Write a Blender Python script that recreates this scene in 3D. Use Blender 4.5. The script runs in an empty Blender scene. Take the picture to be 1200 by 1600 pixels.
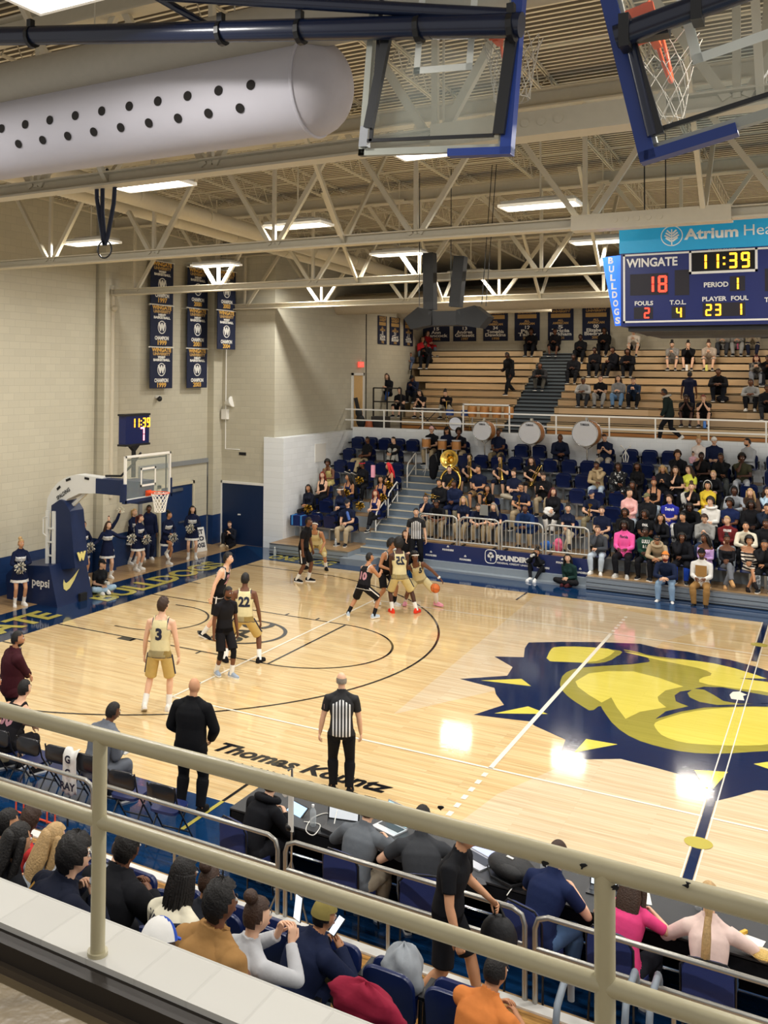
import bpy, bmesh, math, random
import numpy as np
from mathutils import Vector, Matrix
from mathutils.bvhtree import BVHTree

# ---------------------------------------------------------------- camera, world, exposure
SC = bpy.context.scene
COL = SC.collection
random.seed(7)
R = math.radians
CAM = Vector((1.6186, -19.0389, 6.0146))
YAW, PITCH, ROLL, FPX = -0.5473, 0.0289, 0.0078, 1499.5
CX, CY = -199.6, -261.6                      # offset of the optical axis from the frame centre (a crop of a larger photo)
fw = Vector((math.sin(YAW) * math.cos(PITCH), math.cos(YAW) * math.cos(PITCH), math.sin(PITCH)))
r0 = Vector((math.cos(YAW), -math.sin(YAW), 0)); u0 = r0.cross(fw)
rt = r0 * math.cos(ROLL) + u0 * math.sin(ROLL)
up = -r0 * math.sin(ROLL) + u0 * math.cos(ROLL)
cd = bpy.data.cameras.new('camera'); cam = bpy.data.objects.new('camera', cd); COL.objects.link(cam)
m = Matrix.Identity(4)
for i in range(3):
 m[i][0] = rt[i]; m[i][1] = up[i]; m[i][2] = -fw[i]; m[i][3] = CAM[i]
cam.matrix_world = m
cd.sensor_fit = 'VERTICAL'; cd.sensor_height = 36.0; cd.sensor_width = 27.0
cd.lens = FPX / 1600 * 36; cd.shift_x = -CX / 1600; cd.shift_y = CY / 1600
cd.clip_start = 0.05; cd.clip_end = 300
SC.camera = cam
w = bpy.data.worlds.new('world'); SC.world = w; w.use_nodes = True
w.node_tree.nodes['Background'].inputs[0].default_value = (1.0, 0.96, 0.91, 1)
w.node_tree.nodes['Background'].inputs[1].default_value = 0.58
SC.view_settings.view_transform = 'Standard'
SC.view_settings.look = 'None'
SC.view_settings.exposure = 0.0
SC.view_settings.gamma = 1.0
SC.view_settings.use_curve_mapping = False
SC.cycles.max_bounces = 6; SC.cycles.diffuse_bounces = 3; SC.cycles.glossy_bounces = 3
SC.cycles.transparent_max_bounces = 12; SC.cycles.caustics_reflective = False; SC.cycles.caustics_refractive = False
SC.cycles.sample_clamp_indirect = 6.0
LAMP_W = 178.0                               # watts of each ceiling panel


def ray(u, v):
 return fw + rt * ((u - 600 - CX) / FPX) - up * ((v - 800 - CY) / FPX)


def px(u, v, ax, val):
 """the point of the room plane axis=val seen at photo pixel (u, v)"""
 d = ray(u, v); t = (val - CAM[ax]) / d[ax]
 return CAM + d * t

# ---------------------------------------------------------------- helpers
class MB:
 """collects shapes into one mesh"""
 def __init__(s): s.v = []; s.f = []; s.mi = []
 def add(s, vs, fs, mi=0):
  o = len(s.v); s.v += [tuple(p) for p in vs]; s.f += [tuple(i + o for i in f) for f in fs]; s.mi += [mi] * len(fs); return s
 def box(s, c, d, mi=0, rz=0.0, M=None):
  x, y, z = d[0] / 2, d[1] / 2, d[2] / 2
  vs = [Vector((a * x, b * y, e * z)) for a in (-1, 1) for b in (-1, 1) for e in (-1, 1)]
  if rz: rm = Matrix.Rotation(rz, 3, 'Z'); vs = [rm @ p for p in vs]
  if M is not None: vs = [M @ p for p in vs]
  c = Vector(c)
  return s.add([p + c for p in vs], [(0, 1, 3, 2), (4, 6, 7, 5), (0, 4, 5, 1), (2, 3, 7, 6), (0, 2, 6, 4), (1, 5, 7, 3)], mi)
 def bb(s, a, b, mi=0):
  return s.box([(a[i] + b[i]) / 2 for i in range(3)], [abs(b[i] - a[i]) for i in range(3)], mi)
 def tube(s, pts, r, n=8, mi=0, caps=True, closed=False, ey=1.0):
  """round (or elliptical) tube along a polyline; r a number or one radius per point"""
  P = [Vector(p) for p in pts]; k = len(P)
  rr = r if isinstance(r, (list, tuple)) else [r] * k
  T = []
  for i in range(k):
   a = P[(i - 1) % k] if (i or closed) else P[0]; b = P[(i + 1) % k] if (i < k - 1 or closed) else P[-1]
   t = b - a; T.append(t.normalized() if t.length > 1e-9 else Vector((0, 0, 1)))
  ref = Vector((0, 0, 1)) if abs(T[0].z) < 0.9 else Vector((1, 0, 0))
  X = (ref - T[0] * ref.dot(T[0])).normalized(); vs = []
  for i in range(k):
   X = (X - T[i] * X.dot(T[i]))
   X = X.normalized() if X.length > 1e-6 else T[i].orthogonal().normalized()
   Y = T[i].cross(X)
   for j in range(n):
    a = 2 * math.pi * (j + .5) / n
    vs.append(P[i] + X * (math.cos(a) * rr[i]) + Y * (math.sin(a) * rr[i] * ey))
  fs = []
  for i in range(k if closed else k - 1):
   for j in range(n):
    a, b = i * n + j, i * n + (j + 1) % n
    c, d = ((i + 1) % k) * n + (j + 1) % n, ((i + 1) % k) * n + j
    fs.append((a, b, c, d))
  if caps and not closed:
   fs.append(tuple(range(n - 1, -1, -1))); fs.append(tuple((k - 1) * n + j for j in range(n)))
  return s.add(vs, fs, mi)
 def bar(s, a, b, wx, wz=None, mi=0, side=None):
  """square bar from a to b"""
  a = Vector(a); b = Vector(b); t = (b - a).normalized()
  X = Vector(side) if side else (Vector((0, 0, 1)) if abs(t.z) < .95 else Vector((1, 0, 0)))
  X = (X - t * X.dot(t)).normalized(); Y = t.cross(X); wz = wx if wz is None else wz
  vs = [p + X * (i * wz / 2) + Y * (j * wx / 2) for p in (a, b) for i, j in ((-1, -1), (1, -1), (1, 1), (-1, 1))]
  return s.add(vs, [(3, 2, 1, 0), (4, 5, 6, 7), (0, 1, 5, 4), (1, 2, 6, 5), (2, 3, 7, 6), (3, 0, 4, 7)], mi)
 def prism(s, poly, n, mi=0, h=None):
  """polygon poly (3D points) extruded by vector n"""
  P = [Vector(p) for p in poly]; n = Vector(n); k = len(P)
  return s.add(P + [p + n for p in P], [tuple(range(k - 1, -1, -1)), tuple(range(k, 2 * k))] + [(i, (i + 1) % k, (i + 1) % k + k, i + k) for i in range(k)], mi)
 def face(s, poly, mi=0): return s.add(poly, [tuple(range(len(poly)))], mi)
 def lathe(s, prof, c=(0, 0, 0), n=20, mi=0, M=None):
  """profile [(r, z)] turned about z through c"""
  vs = []
  for r, z in prof:
   for j in range(n):
    a = 2 * math.pi * j / n; p = Vector((r * math.cos(a), r * math.sin(a), z))
    if M is not None: p = M @ p
    vs.append(p + Vector(c))
  fs = [(i * n + j, i * n + (j + 1) % n, (i + 1) * n + (j + 1) % n, (i + 1) * n + j) for i in range(len(prof) - 1) for j in range(n)]
  if prof[0][0] > 1e-5: fs.append(tuple(range(n - 1, -1, -1)))
  if prof[-1][0] > 1e-5: fs.append(tuple((len(prof) - 1) * n + j for j in range(n)))
  return s.add(vs, fs, mi)
 def ball(s, c, rx, ry=None, rz=None, n=12, m_=8, mi=0, M=None):
  ry = rx if ry is None else ry; rz = rx if rz is None else rz; vs = []; c = Vector(c)
  for i in range(m_ + 1):
   th = math.pi * i / m_
   for j in range(n):
    a = 2 * math.pi * j / n
    p = Vector((rx * math.sin(th) * math.cos(a), ry * math.sin(th) * math.sin(a), -rz * math.cos(th)))
    if M is not None: p = M @ p
    vs.append(p + c)
  fs = [(i * n + j, i * n + (j + 1) % n, (i + 1) * n + (j + 1) % n, (i + 1) * n + j) for i in range(m_) for j in range(n)]
  return s.add(vs, fs, mi)
 def ring(s, c, ro, ri, nrm, h, n=24, mi=0):
  """flat washer"""
  nrm = Vector(nrm).normalized(); X = nrm.orthogonal().normalized(); Y = nrm.cross(X); c = Vector(c); vs = []
  for j in range(n):
   a = 2 * math.pi * j / n; d = X * math.cos(a) + Y * math.sin(a)
   vs += [c + d * ri, c + d * ro, c + d * ro + nrm * h, c + d * ri + nrm * h]
  return s.add(vs, [(4 * j + q, 4 * ((j + 1) % n) + q, 4 * ((j + 1) % n) + (q + 1) % 4, 4 * j + (q + 1) % 4) for j in range(n) for q in range(4)], mi)
 def mesh(s, name):
  me = bpy.data.meshes.new(name); me.from_pydata(s.v, [], s.f)
  if any(s.mi): me.polygons.foreach_set('material_index', s.mi)
  me.validate(); me.update(); return me
 def build(s, name, mat_, parent=None, smooth=None, loc=None):
  return link(name, s.mesh(name), mat_, parent, smooth, loc)


def fixnormals(me):
 bm = bmesh.new(); bm.from_mesh(me); bmesh.ops.remove_doubles(bm, verts=bm.verts, dist=1e-5); bmesh.ops.delete(bm, geom=[v for v in bm.verts if not v.link_faces], context='VERTS')
 bmesh.ops.recalc_face_normals(bm, faces=bm.faces); bm.to_mesh(me); bm.free()


def link(name, me, mat_, parent=None, smooth=None, loc=None):
 for q in (mat_ if isinstance(mat_, (list, tuple)) else [mat_]):
  if q is not None: me.materials.append(q)
 if smooth:
  fixnormals(me)
  me.shade_smooth()
  me.set_sharp_from_angle(angle=R(smooth))
 o = bpy.data.objects.new(name, me); COL.objects.link(o)
 if parent is not None: o.parent = parent
 if loc is not None: o.location = loc
 return o


def tag(o, label=None, cat=None, group=None, kind=None):
 if label: o['label'] = label
 if cat: o['category'] = cat
 if group: o['group'] = group
 if kind: o['kind'] = kind
 return o


def struct(o): o['kind'] = 'structure'; return o


def thing(name, label, cat, loc=(0, 0, 0), rz=0.0, group=None):
 o = bpy.data.objects.new(name, None); o.empty_display_size = .1; COL.objects.link(o)
 o.location = loc; o.rotation_euler = (0, 0, rz)
 return tag(o, label, cat, group)


def copy_tree(o, parent=None):
 c = o.copy(); COL.objects.link(c)
 if parent is not None: c.parent = parent
 for ch in list(o.children): copy_tree(ch, c)
 return c


def text_mesh(s, size, ext=0.0, bold=0.0, align='CENTER', res=3, sx=1.0, shear=0.0, space=1.0):
 cu = bpy.data.curves.new('lettering', 'FONT'); cu.body = s; cu.size = size; cu.extrude = ext; cu.offset = bold
 cu.align_x = align; cu.align_y = 'CENTER'; cu.resolution_u = res; cu.shear = shear; cu.space_character = space
 cu.fill_mode = 'BOTH' if ext else 'FRONT'
 ob = bpy.data.objects.new('lettering', cu); COL.objects.link(ob)
 me = bpy.data.meshes.new_from_object(ob.evaluated_get(bpy.context.evaluated_depsgraph_get()))
 bpy.data.objects.remove(ob); bpy.data.curves.remove(cu); me.materials.clear()
 if sx != 1.0: me.transform(Matrix.Diagonal((sx, 1, 1, 1)))
 return me


_TX = {}
def text(name, s, size, M, mat_, parent=None, fit=None, **k):
 """lettering as a thin mesh; M places it (x along the line, y up, z out); fit = total width"""
 key = (s, round(size, 4), fit, tuple(sorted(k.items())))
 me = _TX.get(key)
 if me is None:
  me = text_mesh(s, size, **k)
  if fit:
   xs = [v.co.x for v in me.vertices]
   if xs: me.transform(Matrix.Diagonal((fit / (max(xs) - min(xs)), 1, 1, 1)))
  _TX[key] = me
 me = me.copy() if me.materials and me.materials[0] != mat_ else me
 if not me.materials: me.materials.append(mat_)
 else: me.materials[0] = mat_
 o = bpy.data.objects.new(name, me); COL.objects.link(o); o.matrix_world = M
 if parent is not None: o.parent = parent
 return o


def frame(o, x, y, z=None):
 """matrix with origin o and axes along x, y, (z)"""
 x = Vector(x).normalized(); y = Vector(y).normalized(); z = x.cross(y) if z is None else Vector(z)
 M = Matrix.Identity(4)
 for i in range(3): M[i][0] = x[i]; M[i][1] = y[i]; M[i][2] = z[i]; M[i][3] = o[i]
 return M


# ---------------------------------------------------------------- materials
_M = {}
def srgb(h):
 """hex -> linear"""
 if not isinstance(h, str): return tuple(h)
 c = [int(h[i:i + 2], 16) / 255 for i in (0, 2, 4)]
 return tuple(x / 12.92 if x <= .04045 else ((x + .055) / 1.055) ** 2.4 for x in c)


def nd(nt, kind, **k):
 n = nt.nodes.new(kind)
 for a, b in k.items(): setattr(n, a, b)
 return n


def mat(name, col, rough=.5, metal=0.0, var=.08, scale=12.0, bump=0.0, bscale=60.0, spec=.5, emit=None, es=0.0, alpha=None, coat=0.0, trans=0.0, sheen=0.0):
 """principled material whose colour wanders a little with noise"""
 if name in _M: return _M[name]
 ma = bpy.data.materials.new(name); ma.use_nodes = True; nt = ma.node_tree; b = nt.nodes['Principled BSDF']
 c = srgb(col)
 tc = nd(nt, 'ShaderNodeTexCoord'); nz = nd(nt, 'ShaderNodeTexNoise'); nz.inputs['Scale'].default_value = scale; nz.inputs['Detail'].default_value = 3
 nt.links.new(tc.outputs['Object'], nz.inputs['Vector'])
 mx = nd(nt, 'ShaderNodeMix', data_type='RGBA'); nt.links.new(nz.outputs['Fac'], mx.inputs['Factor'])
 mx.inputs['A'].default_value = (*[x * (1 - var) for x in c], 1); mx.inputs['B'].default_value = (*[min(1, x * (1 + var)) for x in c], 1)
 nt.links.new(mx.outputs['Result'], b.inputs['Base Color'])
 b.inputs['Roughness'].default_value = rough; b.inputs['Metallic'].default_value = metal
 b.inputs['Specular IOR Level'].default_value = spec; b.inputs['Coat Weight'].default_value = coat
 b.inputs['Sheen Weight'].default_value = sheen
 if emit is not None:
  b.inputs['Emission Color'].default_value = (*srgb(emit), 1); b.inputs['Emission Strength'].default_value = es
 if alpha is not None: b.inputs['Alpha'].default_value = alpha
 if trans: b.inputs['Transmission Weight'].default_value = trans
 if bump:
  n2 = nd(nt, 'ShaderNodeTexNoise'); n2.inputs['Scale'].default_value = bscale; nt.links.new(tc.outputs['Object'], n2.inputs['Vector'])
  bp = nd(nt, 'ShaderNodeBump'); bp.inputs['Strength'].default_value = bump; bp.inputs['Distance'].default_value = .01
  nt.links.new(n2.outputs['Fac'], bp.inputs['Height']); nt.links.new(bp.outputs['Normal'], b.inputs['Normal'])
 _M[name] = ma; return ma


def cloth(h): return mat('cloth_' + h, h, .85, var=.14, scale=9, bump=.35, bscale=16, spec=.2, sheen=.0)
def skin(h): return mat('skin_' + h, h, .5, var=.06, scale=14, spec=.35)
def hairm(h): return mat('hair_' + h, h, .55, var=.35, scale=45, bump=.6, bscale=70, spec=.4)


def wood(name, c1, c2, plank=.057, length=1.6, rough=.12, axis='X', coat=.0, spec=.5, grain=.5, gap=.35, bumpy=0.0):
 """strip flooring / boards running along an axis of the object"""
 if name in _M: return _M[name]
 ma = bpy.data.materials.new(name); ma.use_nodes = True; nt = ma.node_tree; b = nt.nodes['Principled BSDF']; L = nt.links.new
 tc = nd(nt, 'ShaderNodeTexCoord'); mp = nd(nt, 'ShaderNodeMapping'); L(tc.outputs['Object'], mp.inputs['Vector'])
 if axis == 'Y': mp.inputs['Rotation'].default_value = (0, 0, R(90))
 br = nd(nt, 'ShaderNodeTexBrick'); br.offset = .37; br.offset_frequency = 3
 br.inputs['Scale'].default_value = 1; br.inputs['Brick Width'].default_value = length; br.inputs['Row Height'].default_value = plank
 br.inputs['Mortar Size'].default_value = .0012; br.inputs['Mortar Smooth'].default_value = .3; br.inputs['Bias'].default_value = 0
 a, e = srgb(c1), srgb(c2)
 br.inputs['Color1'].default_value = (*a, 1); br.inputs['Color2'].default_value = (*e, 1)
 br.inputs['Mortar'].default_value = (*[x * (1 - gap) for x in a], 1)
 L(mp.outputs['Vector'], br.inputs['Vector'])
 m2 = nd(nt, 'ShaderNodeMapping'); m2.inputs['Scale'].default_value = (.9, 22, 22); L(mp.outputs['Vector'], m2.inputs['Vector'])
 nz = nd(nt, 'ShaderNodeTexNoise'); nz.inputs['Scale'].default_value = 1.6; nz.inputs['Detail'].default_value = 5; L(m2.outputs['Vector'], nz.inputs['Vector'])
 rp = nd(nt, 'ShaderNodeMapRange'); rp.inputs['From Min'].default_value = .3; rp.inputs['From Max'].default_value = .75
 rp.inputs['To Min'].default_value = 1 - grain * .35; rp.inputs['To Max'].default_value = 1 + grain * .12; L(nz.outputs['Fac'], rp.inputs['Value'])
 mu = nd(nt, 'ShaderNodeVectorMath', operation='SCALE'); L(br.outputs['Color'], mu.inputs[0]); L(rp.outputs['Result'], mu.inputs['Scale'])
 L(mu.outputs['Vector'], b.inputs['Base Color'])
 b.inputs['Roughness'].default_value = rough; b.inputs['Specular IOR Level'].default_value = spec; b.inputs['Coat Weight'].default_value = coat
 b.inputs['Coat Roughness'].default_value = .05
 if bumpy:
  m3 = nd(nt, 'ShaderNodeMapping'); m3.inputs['Scale'].default_value = (1.0, 16, 1); L(mp.outputs['Vector'], m3.inputs['Vector'])
  n3 = nd(nt, 'ShaderNodeTexNoise'); n3.inputs['Scale'].default_value = 2.2; L(m3.outputs['Vector'], n3.inputs['Vector'])
  bp = nd(nt, 'ShaderNodeBump'); bp.inputs['Strength'].default_value = bumpy; bp.inputs['Distance'].default_value = .004
  L(n3.outputs['Fac'], bp.inputs['Height']); L(bp.outputs['Normal'], b.inputs['Normal']); L(bp.outputs['Normal'], b.inputs['Coat Normal'])
 _M[name] = ma; return ma


def block(name, col, rough=.75, bw=.4, bh=.2, mortar=.012, dark=.86, face='XZ', var=.06, spec=.3):
 """painted concrete block wall; face tells which plane the wall stands in"""
 if name in _M: return _M[name]
 ma = bpy.data.materials.new(name); ma.use_nodes = True; nt = ma.node_tree; b = nt.nodes['Principled BSDF']; L = nt.links.new
 tc = nd(nt, 'ShaderNodeTexCoord'); sp = nd(nt, 'ShaderNodeSeparateXYZ'); cb = nd(nt, 'ShaderNodeCombineXYZ'); L(tc.outputs['Object'], sp.inputs[0])
 L(sp.outputs[face[0]], cb.inputs['X']); L(sp.outputs[face[1]], cb.inputs['Y'])
 br = nd(nt, 'ShaderNodeTexBrick'); br.inputs['Scale'].default_value = 1; br.inputs['Brick Width'].default_value = bw; br.inputs['Row Height'].default_value = bh
 br.inputs['Mortar Size'].default_value = mortar; br.inputs['Mortar Smooth'].default_value = .6
 c = srgb(col)
 br.inputs['Color1'].default_value = (*[x * (1 - var) for x in c], 1); br.inputs['Color2'].default_value = (*[min(1, x * (1 + var)) for x in c], 1); br.inputs['Mortar'].default_value = (*[x * dark for x in c], 1)
 L(cb.outputs['Vector'], br.inputs['Vector']); L(br.outputs['Color'], b.inputs['Base Color'])
 bp = nd(nt, 'ShaderNodeBump'); bp.inputs['Strength'].default_value = .25; bp.inputs['Distance'].default_value = .006; bp.invert = True
 L(br.outputs['Fac'], bp.inputs['Height']); L(bp.outputs['Normal'], b.inputs['Normal'])
 b.inputs['Roughness'].default_value = rough; b.inputs['Specular IOR Level'].default_value = spec
 _M[name] = ma; return ma

# ---------------------------------------------------------------- the setting
NAVY, GOLD = '16294f', 'c9b85a'
M_NAVY = mat('navy_paint', '14315a', .3, var=.05, spec=.4)
M_WALL = block('cream_block', 'c0baa6', face='YZ', bh=.2, dark=.9, var=.035)
M_WALLX = block('cream_block_x', 'c0baa6', face='XZ', bh=.2, dark=.9, var=.035)
M_WHITEW = block('white_block', 'e6eaec', face='XZ', dark=.93, var=.03)
M_WHITEW2 = block('white_block_y', 'e6eaec', face='YZ', dark=.93, var=.03)
M_BLUEW = block('blue_block', '1b3560', rough=.35, face='YZ', dark=.85, spec=.5)
M_BLUEWX = block('blue_block_x', '1b3560', rough=.35, face='XZ', dark=.85, spec=.5)
M_STEEL = mat('cream_steel', 'cdc4ae', .45, var=.05, spec=.5)
M_WHITE = mat('white_enamel', 'e8e6df', .35, var=.03)
M_BLACK = mat('black_paint', '101114', .4, var=.1)
M_GREY = mat('grey_paint', '7c8690', .45, var=.06)
M_ALU = mat('bare_aluminium', 'b9bcc0', .3, 1.0, var=.05)
M_GOLD = mat('gold_paint', 'bcae58', .25, var=.06, spec=.5)
M_DK = mat('dark_gap', '0c0d10', .8)

tan = wood('tan_floor', 'bd9c70', 'ad8c60', rough=.16, bumpy=.05)
court_w = wood('court_maple', 'ebd09e', 'dcba84', rough=.07, axis='X', coat=.35, bumpy=.08, grain=.7)
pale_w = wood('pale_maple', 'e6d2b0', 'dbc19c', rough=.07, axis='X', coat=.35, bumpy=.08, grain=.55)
def gloss(n, c, r=.09): return mat(n, c, r, var=.06, scale=3, coat=.25, spec=.5)
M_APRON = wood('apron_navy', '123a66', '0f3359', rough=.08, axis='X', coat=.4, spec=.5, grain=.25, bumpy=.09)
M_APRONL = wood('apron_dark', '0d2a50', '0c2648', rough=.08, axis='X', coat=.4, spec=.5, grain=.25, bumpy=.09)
M_LOGO_N = wood('logo_navy', '15284c', '14254a', rough=.1, axis='X', coat=.35, grain=.2, bumpy=.08)
M_LOGO_O = wood('logo_olive', 'a39a42', '9d933d', rough=.1, axis='X', coat=.35, grain=.2, bumpy=.08)
M_LOGO_Y = wood('logo_yellow', 'e6d65f', 'e0cf58', rough=.1, axis='X', coat=.35, grain=.2, bumpy=.08)
M_LINE_B = gloss('line_black', '14161c'); M_LINE_W = gloss('line_white', 'f1e9d6'); M_APGOLD = gloss('apron_gold', 'b9ac52', .1)

WX = -17.55                                     # face of the end wall behind the basket
fl = struct(MB().bb((-20, -10.3, -.3), (9, 10, 0)).build('floor', tan))


def decal(name, polys, m, z, parent=fl):
 """paint or wood inlay lying on the floor; polys in floor metres"""
 b = MB()
 for p in polys: b.prism([(q[0], q[1], z - .0008) for q in p], (0, 0, .0008))
 return struct(b.build(name, m, parent))


def fp(pts): return [tuple(px(u, v, 2, 0)[:2]) for u, v in pts]


def sm(pts, it=2, closed=True):
 """round a traced outline"""
 for _ in range(it):
  q = []
  for i in range(len(pts)):
   a, b = pts[i], pts[(i + 1) % len(pts)]
   q += [(a[0] * .75 + b[0] * .25, a[1] * .75 + b[1] * .25), (a[0] * .25 + b[0] * .75, a[1] * .25 + b[1] * .75)]
  pts = q
 return pts


def lines(name, segs, w, m, z, parent=fl):
 b = MB()
 for P in segs:
  P = [Vector((p[0], p[1], 0)) for p in P]; k = len(P); L, Rr = [], []
  for i in range(k):
   t = ((P[i] - P[i - 1]).normalized() if i else Vector()) + ((P[i + 1] - P[i]).normalized() if i < k - 1 else Vector())
   t.normalize(); n = Vector((-t.y, t.x, 0)) * w / 2
   L.append(P[i] + n); Rr.append(P[i] - n)
  for i in range(k - 1):
   b.face([(q.x, q.y, z) for q in (L[i], Rr[i], Rr[i + 1], L[i + 1])])
 o = struct(b.build(name, m, parent)); return o


def arc(cx, cy, r, a0, a1, n=48): return [(cx + r * math.cos(a0 + (a1 - a0) * i / n), cy + r * math.sin(a0 + (a1 - a0) * i / n)) for i in range(n + 1)]


BL, SL = 14.325, 7.62
decal('court_surface', [[(-BL, -SL), (8.5, -SL), (8.5, SL), (-BL, SL)]], court_w, .001)
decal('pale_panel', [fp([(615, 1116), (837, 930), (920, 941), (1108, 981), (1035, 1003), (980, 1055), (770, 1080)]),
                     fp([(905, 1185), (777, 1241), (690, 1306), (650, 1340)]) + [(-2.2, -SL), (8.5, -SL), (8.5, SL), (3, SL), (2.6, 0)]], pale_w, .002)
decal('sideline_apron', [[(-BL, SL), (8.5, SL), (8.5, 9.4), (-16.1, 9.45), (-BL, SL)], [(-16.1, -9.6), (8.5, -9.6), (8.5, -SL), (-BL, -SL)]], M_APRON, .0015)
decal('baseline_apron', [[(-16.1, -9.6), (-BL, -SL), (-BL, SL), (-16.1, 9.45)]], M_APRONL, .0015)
# the mascot emblem on the centre circle, traced as flat areas of floor paint
def lg(pts): return fp([(600 + x * .5, 900 + y * .5) for x, y in pts])
decal('centre_emblem', [lg([(437, 254), (440, 226), (452, 208), (560, 206), (680, 207), (800, 212), (860, 226), (950, 237), (1010, 250), (1080, 262), (1160, 283), (1260, 318), (1400, 345), (1480, 390), (1540, 450), (1500, 560), (1420, 650), (1300, 675), (1165, 670), (1095, 690), (1020, 708), (1000, 690), (930, 622), (850, 600), (740, 572), (543, 575), (567, 512), (470, 468), (455, 455), (280, 434), (375, 403), (350, 370), (345, 350), (237, 322), (385, 312), (402, 285), (345, 252)])], M_LOGO_N, .003)
decal('emblem_face', [sm(lg([(548, 338), (560, 306), (600, 288), (690, 281), (800, 275), (836, 262), (800, 246), (735, 228), (790, 236), (830, 250), (950, 262), (1060, 278), (1200, 322), (1330, 375), (1400, 440), (1370, 540), (1200, 547), (1050, 557), (950, 553), (860, 535), (780, 510), (720, 470), (684, 420), (676, 403), (648, 425), (620, 408), (580, 382), (556, 358)]), 1),
                      sm(lg([(503, 267), (520, 232), (535, 222), (620, 222), (735, 232), (748, 240), (705, 268), (660, 275), (590, 270)]), 1)], M_LOGO_O, .004)
decal('emblem_light', [sm(lg([(504, 266), (520, 230), (535, 221), (620, 221), (728, 230), (700, 254), (650, 271), (560, 269)]), 1),
                       lg([(598, 330), (640, 305), (700, 298), (780, 299), (860, 319), (935, 346), (880, 358), (855, 378), (858, 392), (882, 411), (800, 425), (755, 447), (728, 412), (710, 380), (680, 396), (640, 372), (606, 347)]),
                       sm(lg([(735, 234), (800, 245), (880, 262), (950, 262), (1060, 278), (1200, 321), (1330, 375), (1330, 395), (1200, 362), (1100, 352), (985, 336), (985, 320), (1032, 309), (1000, 292), (930, 277), (850, 262)]), 1),
                       sm(lg([(842, 462), (865, 450), (950, 425), (1050, 413), (1200, 408), (1330, 430), (1340, 500), (1200, 529), (1100, 531), (1000, 528), (930, 521), (872, 502), (850, 480)]), 1),
                       lg([(303, 327), (430, 322), (460, 345)]), lg([(345, 430), (450, 408), (512, 432)]), lg([(595, 552), (632, 510), (730, 527)]), lg([(970, 607), (1075, 613), (1030, 664), (1003, 664)]), lg([(1155, 588), (1210, 580), (1260, 600), (1200, 603)])], M_LOGO_Y, .005)
decal('emblem_eye', [lg([(912, 392), (908, 374), (925, 362), (962, 357), (948, 366), (955, 380), (985, 394), (1040, 404), (1120, 402), (1200, 398), (1290, 392), (1290, 410), (1130, 408), (1000, 412), (930, 424), (848, 448), (880, 424), (952, 408), (925, 398)]),
                     lg([(970, 353), (1000, 347), (1060, 349), (1200, 375), (1290, 385), (1290, 400), (1110, 400), (1060, 391), (1030, 372), (1000, 356)]),
                     lg([(1110, 320), (1200, 322), (1290, 345), (1200, 332)]), sm(lg([(705, 268), (735, 246), (760, 244), (833, 262), (825, 272), (700, 279), (650, 276)]), 1)], M_LOGO_N, .006)
decal('emblem_glint', [lg([(1080, 372), (1090, 363), (1110, 362), (1134, 372), (1122, 376), (1126, 390), (1085, 385)])], M_LINE_W, .007)
# court lines
hx = -12.725
tp = 6.60; a0 = math.asin(tp / 6.75)
three = [(-BL, -tp)] + [(hx + 6.75 * math.cos(-a0 + 2 * a0 * i / 72), 6.75 * math.sin(-a0 + 2 * a0 * i / 72)) for i in range(73)] + [(-BL, tp)]
ft = -8.535
blk = [[(-BL, 1.83), (ft, 1.83)], [(-BL, -1.83), (ft, -1.83)], [(ft, -1.83), (ft, 1.83)], arc(ft, 0, 1.83, -math.pi / 2, math.pi / 2), [(-13.1, 1.22)] + arc(hx, 0, 1.22, math.pi / 2, -math.pi / 2) + [(-13.1, -1.22)], three]
for s in (1, -1):
 for x in (-12.0, -11.05, -10.2, -9.35): blk.append([(x, s * 1.83), (x, s * 2.03)])
 blk.append([(-BL, s * 3.6), (-BL + .35, s * 3.6)])
blk += [[(-5.83, -6.6), (-5.83, -SL)], [(-5.83, 6.6), (-5.83, SL)]]
lines('court_lines', blk, .05, M_LINE_B, .0062)
decal('lane_block', [[(-12.35, s * 1.83), (-11.95, s * 1.83), (-11.95, s * 2.05), (-12.35, s * 2.05)] for s in (1, -1)], M_LINE_B, .0062)
lines('coaching_box_line', [[(-5.83, -SL), (-5.83, -8.6)]], .06, M_APGOLD, .0063)
lines('volleyball_lines', [[(-9, -4.5), (-9, 4.5)], [(-9, -4.5), (8.4, -4.5)], [(-9, 4.5), (8.4, 4.5)]], .05, M_LINE_W, .0068)
lines('attack_line', [[(-3, -4.5), (-3, 4.5)]] + [[(-3, s * (4.7 + .3 * i)), (-3, s * (4.85 + .3 * i))] for s in (1, -1) for i in range(6)], .075, M_LINE_W, .0068)
lines('half_court_line', [[(0, -SL), (0, -3.9)], [(0, 3.9), (0, SL)]], .11, M_LOGO_N, .0071)
lines('half_court_edging', [[(s * .075, -SL), (s * .075, SL)] for s in (1, -1)], .018, M_LINE_W, .0072)
decal('half_court_badge', [arc(0, -5.35, .17, 0, 2 * math.pi, 28)[:-1], arc(0, 5.35, .17, 0, 2 * math.pi, 28)[:-1]], M_APGOLD, .0076)
lines('conference_ring', [arc(-10.3, 0, 1.0, R(-150), R(100))], .09, M_LINE_B, .0066)
def ftext(name, s, c, xd, yd, size, m, **k):
 o = text(name, s, size, frame((c[0], c[1], .008), xd, yd), m, fl, **k); return struct(o)
ftext('conference_lettering', 'SAC', (-10.25, 0.05), (0, 1, 0), (-1, 0, 0), 1.05, M_LINE_B, bold=.02)
ftext('baseline_lettering', 'BULLDOGS', (-15.15, 3.42), (0, 1, 0), (-1, 0, 0), 1.12, M_APGOLD, bold=.04, fit=5.85)
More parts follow.
